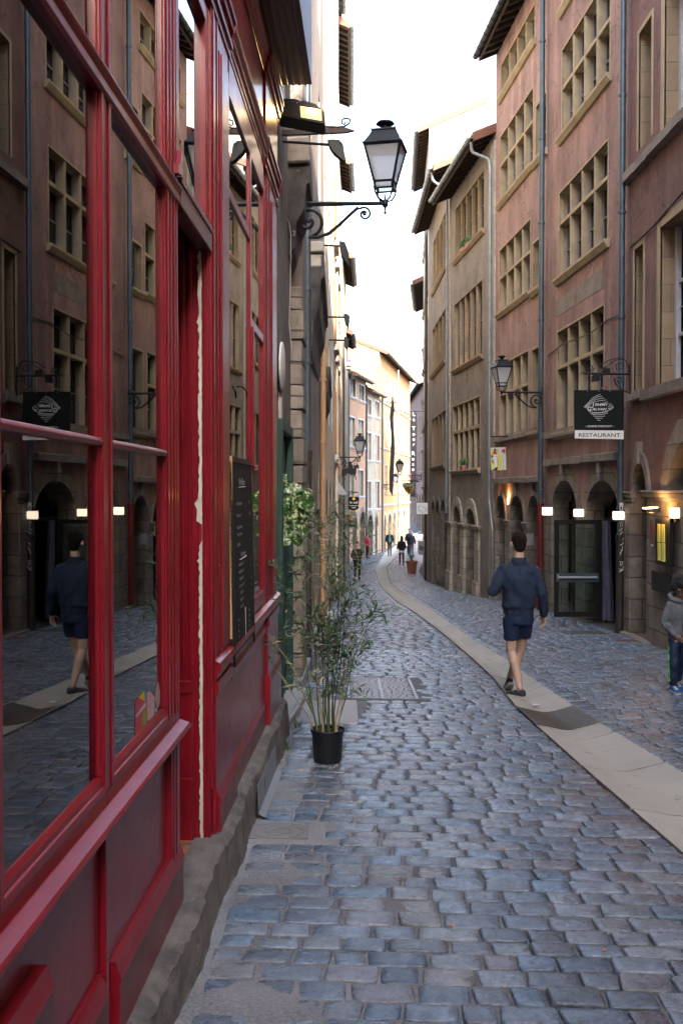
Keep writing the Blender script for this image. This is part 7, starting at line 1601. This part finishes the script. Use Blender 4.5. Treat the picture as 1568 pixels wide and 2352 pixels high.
rings(b, [(0, .0, .915, .158, .118), (0, .0, .93, .163, .12), (0, 0, .975, .166, .122), (0, -.004, 1.0, .185, .135), (0, -.008, 1.08, .184, .137), (0, -.01, 1.20, .186, .137), (0, -.008, 1.30, .194, .133), (0, 0, 1.38, .197, .118), (0, .004, 1.43, .160, .098), (0, .01, 1.465, .105, .078), (0, .014, 1.49, .078, .068)])
cap(b, (-.160, 0, 1.385), (-.292, -.03, 1.165), .075, .060, 14); cap(b, (-.292, -.03, 1.165), (-.215, .16, 1.19), .060, .046, 14); cap(b, (.160, 0, 1.385), (.255, -.04, 1.14), .075, .060, 14); cap(b, (.255, -.04, 1.14), (.283, .04, .935), .060, .047, 14)
jk = fuse(b, 'jacket', navy, man, T, .010, fold=.021, fsc=7.5, smooth=4)
b = MB(); rg = []
for (z, r_, ry, cy) in ((1.465, .088, .090, .006), (1.50, .083, .084, .008), (1.532, .078, .079, .010), (1.536, .071, .072, .010), (1.50, .068, .068, .010)): rg.append([T(Vector((r_*math.cos(q), cy+ry*math.sin(q), z-(.012 if math.sin(q) > 0 else 0)))) for q in [2*math.pi*k/24 for k in range(24)]])
b.loft(rg, cap=False); b.build('collar', navy, jk, smooth=True, recalc=False)
b = MB(); rings(b, [(0, 0, .895, .155, .113), (0, 0, .90, .162, .120), (0, 0, .945, .163, .121), (0, 0, .95, .155, .113)]); b.v = [tuple(T(Vector(p))) for p in b.v]; b.build('waistband', mat('navy_rib', (.010, .022, .045), rough=.9, bump=.5, bsc=120), jk, smooth='auto')
b = MB(); cap(b, (.279, .045, .955), (.286, .058, .905), .047, .045, 16); b.v = [tuple(T(Vector(p))) for p in b.v]; b.build('cuff', blackc, jk, smooth='auto')
b = MB(); rings(b, [(0, 0, .80, .155, .115), (0, 0, .87, .166, .125), (0, 0, .93, .155, .115)])
for P in (((-.083, 0, .86), (-.076, .022, .625)), ((.080, .01, .86), (.068, .11, .63))):
    h_, k_ = map(Vector, P); d = (k_-h_).normalized(); rr = []
    for q, r_ in ((0, .095), (.3, .092), (.6, .088), (1, .086)): cc_ = h_.lerp(k_, q); rr.append([cc_+Vector((r_*math.cos(a), r_*math.sin(a)*1.08, 0)) for a in [2*math.pi*k/20 for k in range(20)]])
    b.loft(rr)
fuse(b, 'shorts', navys, man, T, .010, fold=.009, fsc=9, smooth=2)
shoe('shoe', sho, rubber, man, T, (-.005, -.10, .098), R(38), R(0)); shoe('shoe', sho, rubber, man, T, (-.045, .37, .125), R(4), R(-30))
b = MB(); b.tube([T(HF((.082, .0, .012))), T(HF((.088, .05, .016))), T(HF((.08, .09, .012)))], .003, 5); b.build('glasses_arm', K['black'], man)
# ---- the boy, coming towards the camera, head bowed (forward = local +y, turned about)
by_ = 11.04; bx_ = at(1557, 1500, by_).x; bg_ = float(gz(bx_, by_))+.005
boy = thing('person', (bx_, by_, bg_), 'small boy in grey hooded jacket and navy track trousers at the right edge', 'person'); k_ = .735; T = placeT(bx_, by_, bg_, R(180+12), k_)
b = MB(); HF = head(b, (.01, .06, 1.60), 1.22, yaw=R(4), nod=R(-26)); cap(b, (0, .0, 1.36), (.0, .03, 1.50), .055, .052)
rings(b, [(0, 0, .80, .10, .07), (0, 0, .92, .13, .09), (0, 0, 1.26, .125, .08), (0, 0, 1.38, .06, .05)])
cap(b, (.12, 0, 1.28), (.222, -.02, 1.06), .035, .036); cap(b, (.225, -.02, 1.06), (.12, .13, .86), .040, .026); cap(b, (-.12, 0, 1.28), (-.208, -.02, 1.06), .035, .036); cap(b, (-.21, -.02, 1.06), (-.09, .15, .88), .04, .026)
for P in (((.085, 0, .86), (.095, .04, .48), (.085, .0, .10)), ((-.085, 0, .86), (-.10, -.06, .48), (-.11, -.24, .14))): h_, k2, a_ = map(Vector, P); cap(b, h_, k2, .07, .05); cap(b, k2, a_, .05, .035); cap(b, a_, a_+Vector((0, .05, -.05)), .033, .03)
hand(b, (.115, .14, .85), (-.75, .35, -.45), (0, .5, .9), (-.3, -.9, 0), 1.05, .4); hand(b, (-.085, .16, .87), (.7, .4, -.3), (0, .4, .9), (.3, -.9, 0), 1.05, .4)
fuse(b, 'body', skin2, boy, T, .0052, smooth=2)
b = MB(); q_ = MB(); q_.ball((0, -.025, .045), (.100, .112, .105), 20, 12); q_.ball((0, -.055, -.01), (.098, .075, .085), 16, 10); q_.ball((0, .045, .075), (.085, .062, .045), 14, 8)
for s_ in (-1, 1): q_.ball((s_*.078, -.01, .01), (.034, .055, .06), 12, 8)
b.add([HF(v) for v in q_.v], q_.f); fuse(b, 'hair', hairk, boy, T, .006, fold=.014, fsc=34, smooth=1)
b = MB()
for s_ in (-1, 1): b.ball(T(HF((s_*.030, .081, -.002))), (.012*k_, .006*k_, .004*k_), 8, 6); b.tube([T(HF((s_*.015, .090, .022))), T(HF((s_*.032, .088, .027))), T(HF((s_*.050, .076, .020)))], .003*k_, 5)
b.build('eyes', K['black'], boy); b = MB(); b.tube([T(HF((-.020, .086, -.056))), T(HF((0, .094, -.054))), T(HF((.020, .086, -.056)))], .0045*k_, 6); b.build('mouth', mat('lips', (.25, .08, .07), rough=.5), boy)
b = MB(); rings(b, [(0, 0, .80, .158, .115), (0, 0, .83, .165, .12), (0, 0, 1.0, .168, .122), (0, 0, 1.15, .166, .122), (0, 0, 1.27, .168, .118), (0, 0, 1.345, .14, .10), (0, .0, 1.39, .08, .07)])
cap(b, (.145, 0, 1.31), (.228, -.02, 1.05), .068, .058); cap(b, (.228, -.02, 1.05), (.135, .115, .885), .058, .043); cap(b, (-.145, 0, 1.31), (-.215, -.02, 1.05), .068, .058); cap(b, (-.215, -.02, 1.05), (-.105, .13, .90), .058, .043)
jk = fuse(b, 'jacket', greyc, boy, T, .008, fold=.012, fsc=11, smooth=3)
b = MB()
for i in range(17):
    a = -math.pi*.25+math.pi*1.5*i/16-math.pi*.5-math.pi*.0; c = Vector((.125*math.cos(a), -.015+.105*math.sin(a), 1.43-.05*math.sin(a))); 
    if i: cap(b, prev, c, .038, .038, 8)
    prev = c
fuse(b, 'hood', greyc, boy, T, .009, fold=.004, fsc=14, smooth=2)
b = MB(); b.tube([T(Vector((.0, .125, z))) for z in (1.34, 1.2, 1.0, .84)], .005, 6)
for z in (1.24, 1.10, .97): b.ball(T(Vector((-.03, .128, z))), .009, 8, 6)
b.build('placket', K['black'], jk); b = MB(); rings(b, [(0, 0, .765, .148, .108), (0, 0, .77, .155, .112), (0, 0, .80, .155, .112)]); b.v = [tuple(T(Vector(p))) for p in b.v]; b.build('shirt_hem', whitec, boy, smooth='auto')
b = MB(); rings(b, [(0, 0, .72, .140, .112), (0, 0, .80, .150, .115), (0, 0, .86, .14, .10)])
for P in (((.082, 0, .78), (.105, .045, .46), (.095, .01, .15)), ((-.082, 0, .78), (-.10, -.05, .46), (-.108, -.20, .17))): h_, k2, a_ = map(Vector, P); cap(b, h_, k2, .086, .080); cap(b, k2, a_, .080, .062)
tr_ = fuse(b, 'trousers', track, boy, T, .009, fold=.010, fsc=12, smooth=3)
b = MB()
for o_ in (-.012, 0, .012): b.tube([T(Vector((x, y+o_, z))) for x, y, z in ((.168, .0, .76), (.175, .02, .62), (.182, .04, .46), (.170, .03, .30), (.155, .012, .16))], .004*k_, 5)
b.build('stripe', pm('lime_stripe', (.12, .75, .12)), tr_)
shoe('shoe', bluesh, rubber, boy, T, (.092, .02, .10), R(-6), 0, 1.05, lace=pm('lace_white', (.7, .7, .7))); shoe('shoe', bluesh, rubber, boy, T, (-.108, -.23, .13), 0, R(-25), 1.05, lace=pm('lace_white', (.7, .7, .7)))
# ---- smaller figures in the distance
def figure(px_, feet, Y, label, yaw, hgt, top, bottom, shoes=K['black'], hair=hairk, sk=skinp, stride=.18, longhair=0, hem=None, shirt=None, arms=((-.25, .0), (.25, .0)), zg=None, bag=None, lean=0, scarf=None):
    x = at(px_, 1200, Y).x; g = float(gz(x, Y))+.0 if zg is None else zg; s = hgt/1.78; t = thing('person', (x, Y, g), label, 'person'); T = placeT(x, Y, g, yaw, s); vx = .016
    b = MB(); HF = head(b, (0, .02+lean, 1.67), 1.0); cap(b, (0, 0, 1.45), (0, .01, 1.6), .058, .055); rings(b, [(0, 0, .82, .12, .08), (0, 0, 1.3, .15, .09), (0, 0, 1.42, .1, .07)])
    for s_, (ax, ay) in zip((-1, 1), arms):
        e = Vector((s_*.25, ay*.4-.02, 1.13)); w_ = Vector((ax*1.05, ay+.04, .90+abs(ay)*.5)); cap(b, (s_*.17, 0, 1.4), e, .045, .04); cap(b, e, w_, .038, .027); hand(b, w_, (w_-e), (0, 1, 0), (-s_, 0, 0), 1, .5)
    fuse(b, 'body', sk, t, T, .013, smooth=1)
    b = MB(); q_ = MB(); q_.ball((0, -.02, .042), (.088, .105, .10), 14, 9); q_.ball((0, -.055, .0), (.08, .06, .08), 12, 8)
    if longhair: 
        for z in (0, -.08, -.16, -.24, -.30): q_.ball((0, -.06+z*.1, -.05+z), (.105, .06, .09), 12, 8)
    b.add([HF(v) for v in q_.v], q_.f); fuse(b, 'hair', hair, t, T, .015, smooth=1)
    b = MB(); rings(b, [(0, 0, .86, .17, .13), (0, 0, .95, .185, .14), (0, 0, 1.15, .19, .14), (0, 0, 1.32, .20, .13), (0, 0, 1.41, .16, .10), (0, .0, 1.48, .07, .06)])
    for s_, (ax, ay) in zip((-1, 1), arms):
        e = Vector((s_*.255, ay*.4-.02, 1.13)); w_ = Vector((ax*1.05, ay+.03, .93+abs(ay)*.5)); cap(b, (s_*.16, 0, 1.39), e, .07, .055); cap(b, e, w_, .055, .042)
    jk = fuse(b, 'jacket', top, t, T, .016, fold=.012, fsc=7, smooth=2)
    if shirt: b = MB(); rings(b, [(0, .075, .93, .105, .075), (0, .08, 1.2, .10, .075), (0, .06, 1.40, .075, .06), (0, .03, 1.46, .05, .05)]); fuse(b, 'shirt', shirt, t, T, .016, smooth=1)
    if hem: b = MB(); rings(b, [(0, 0, .74, .20, .16), (0, 0, .82, .19, .15), (0, 0, .92, .165, .125)]); fuse(b, 'shirt_hem', hem, t, T, .016, smooth=1)
    if scarf: b = MB(); cap(b, (-.09, .02, 1.47), (.12, -.06, 1.42), .035, .03); fuse(b, 'scarf', scarf, t, T, .014, smooth=1)
    if bag: b = MB(); b.tube([T(Vector(p)) for p in ((-.12, .10, 1.42), (0, .17, 1.2), (.14, .14, 1.0))], .012, 5); b.build('bag_strap', K['black'], t)
    b = MB(); rings(b, [(0, 0, .78, .15, .11), (0, 0, .88, .165, .12), (0, 0, .96, .15, .11)])
    for s_, dy in ((-1, stride), (1, -stride)): h_, k2, a_ = Vector((s_*.085, 0, .86)), Vector((s_*.09, dy*.6+.03, .48)), Vector((s_*.085, dy, .12)); cap(b, h_, k2, .09, .065); cap(b, k2, a_, .065, .050)
    fuse(b, 'trousers', bottom, t, T, .016, fold=.006, fsc=10, smooth=2)
    for s_, dy in ((-1, stride), (1, -stride)): shoe('shoe', shoes, shoes, t, T, (s_*.085, dy, .10), 0)
    return t
figure(894.5, 1276, 66, 'man in teal shirt and open dark jacket walking towards the camera', R(180-8), 1.74, blackc, jean, hair=hairg, shirt=teal, bag=1, stride=.10)
figure(922, 1295, 57.5, 'long haired woman in black with a white hem walking away', R(8), 1.66, blackc, blackc, longhair=1, hem=whitec, stride=.14, arms=((-.24, .05), (.26, .14)), scarf=redc)
figure(944, 1275, 64, 'grey haired man in dark coat behind the palm tub', R(180), 1.74, dnavy, jean, hair=hairg, stride=.08)
figure(939.5, 1275, 66.5, 'second dark coated figure half hidden behind the grey haired man', R(170), 1.78, dnavy, blackc, stride=.05)
figure(820, 1346, 43, 'figure in black looking down behind the bamboo leaves', R(185), 1.70, blackc, blackc, stride=.12, arms=((-.14, .25), (.14, .25)))
figure(843, 1270, 63.5, 'person in red stepping into the dark shop doorway', R(-60), 1.62, redc, blackc, stride=.05, zg=float(gz0(63.5)))
# ================================================================ separate pieces of one kind become parts of their own
def split_parts(names, gap=.012):
    for ob in [o for o in bpy.data.objects if o.type == 'MESH' and o.name.split('.')[0] in names and o.parent]:
        me = ob.data; n = len(me.vertices)
        if n > 20000: continue
        par = list(range(n))
        def find(a):
            while par[a] != a: par[a] = par[par[a]]; a = par[a]
            return a
        for e in me.edges:
            a, c = find(e.vertices[0]), find(e.vertices[1])
            if a != c: par[a] = c
        isl = {}
        for i in range(n): isl.setdefault(find(i), []).append(i)
        co = np.empty(n*3); me.vertices.foreach_get('co', co); co = co.reshape(-1, 3)
        B = [(co[v].min(0)-gap, co[v].max(0)+gap, v) for v in isl.values()]
        if len(B) < 2 or len(B) > 400: continue
        grp = list(range(len(B)))
        def fg(a):
            while grp[a] != a: a = grp[a]
            return a
        for i in range(len(B)):
            for j in range(i+1, len(B)):
                if np.all(B[i][0] <= B[j][1]) and np.all(B[j][0] <= B[i][1]):
                    a, c = fg(i), fg(j)
                    if a != c: grp[a] = c
        G = {}
        for i in range(len(B)): G.setdefault(fg(i), []).extend(B[i][2])
        if len(G) < 2: continue
        vg = {}
        for k, vs in G.items():
            for v in vs: vg[v] = k
        faces = {}
        for p in me.polygons: faces.setdefault(vg[p.vertices[0]], []).append((tuple(p.vertices), p.material_index, p.use_smooth))
        first = True
        for k, fs in faces.items():
            vs = sorted(G[k]); mp = {v: i for i, v in enumerate(vs)}; nm = bpy.data.meshes.new(ob.name.split('.')[0])
            nm.from_pydata([tuple(co[v]) for v in vs], [], [tuple(mp[v] for v in f[0]) for f in fs])
            for m_ in me.materials: nm.materials.append(m_)
            nm.polygons.foreach_set('material_index', [f[1] for f in fs]); nm.polygons.foreach_set('use_smooth', [f[2] for f in fs]); nm.update()
            if any(f[2] for f in fs): nm.set_sharp_from_angle(angle=R(38))
            if first: ob.data = nm; first = False
            else:
                c = ob.copy(); c.data = nm; COL.objects.link(c)
split_parts({'pilaster', 'capital', 'string_course', 'pier', 'stile', 'glazing_bar', 'doorstep', 'pane', 'impost', 'stone_sill', 'shutter', 'skirting', 'lower_skirting', 'repair_patch', 'cornice', 'base_panel', 'door_pane', 'glass_screen', 'door_frame', 'tall_pane', 'door_jamb', 'corner_pier', 'chain', 'verge_board', 'gable', 'fanlight_frame', 'stone_base', 'curl', 'scroll', 'arm', 'frame', 'eyes', 'fixing', 'stripe', 'wall_lamp', 'holder', 'door', 'underline', 'sill', 'window_sill', 'edge'})
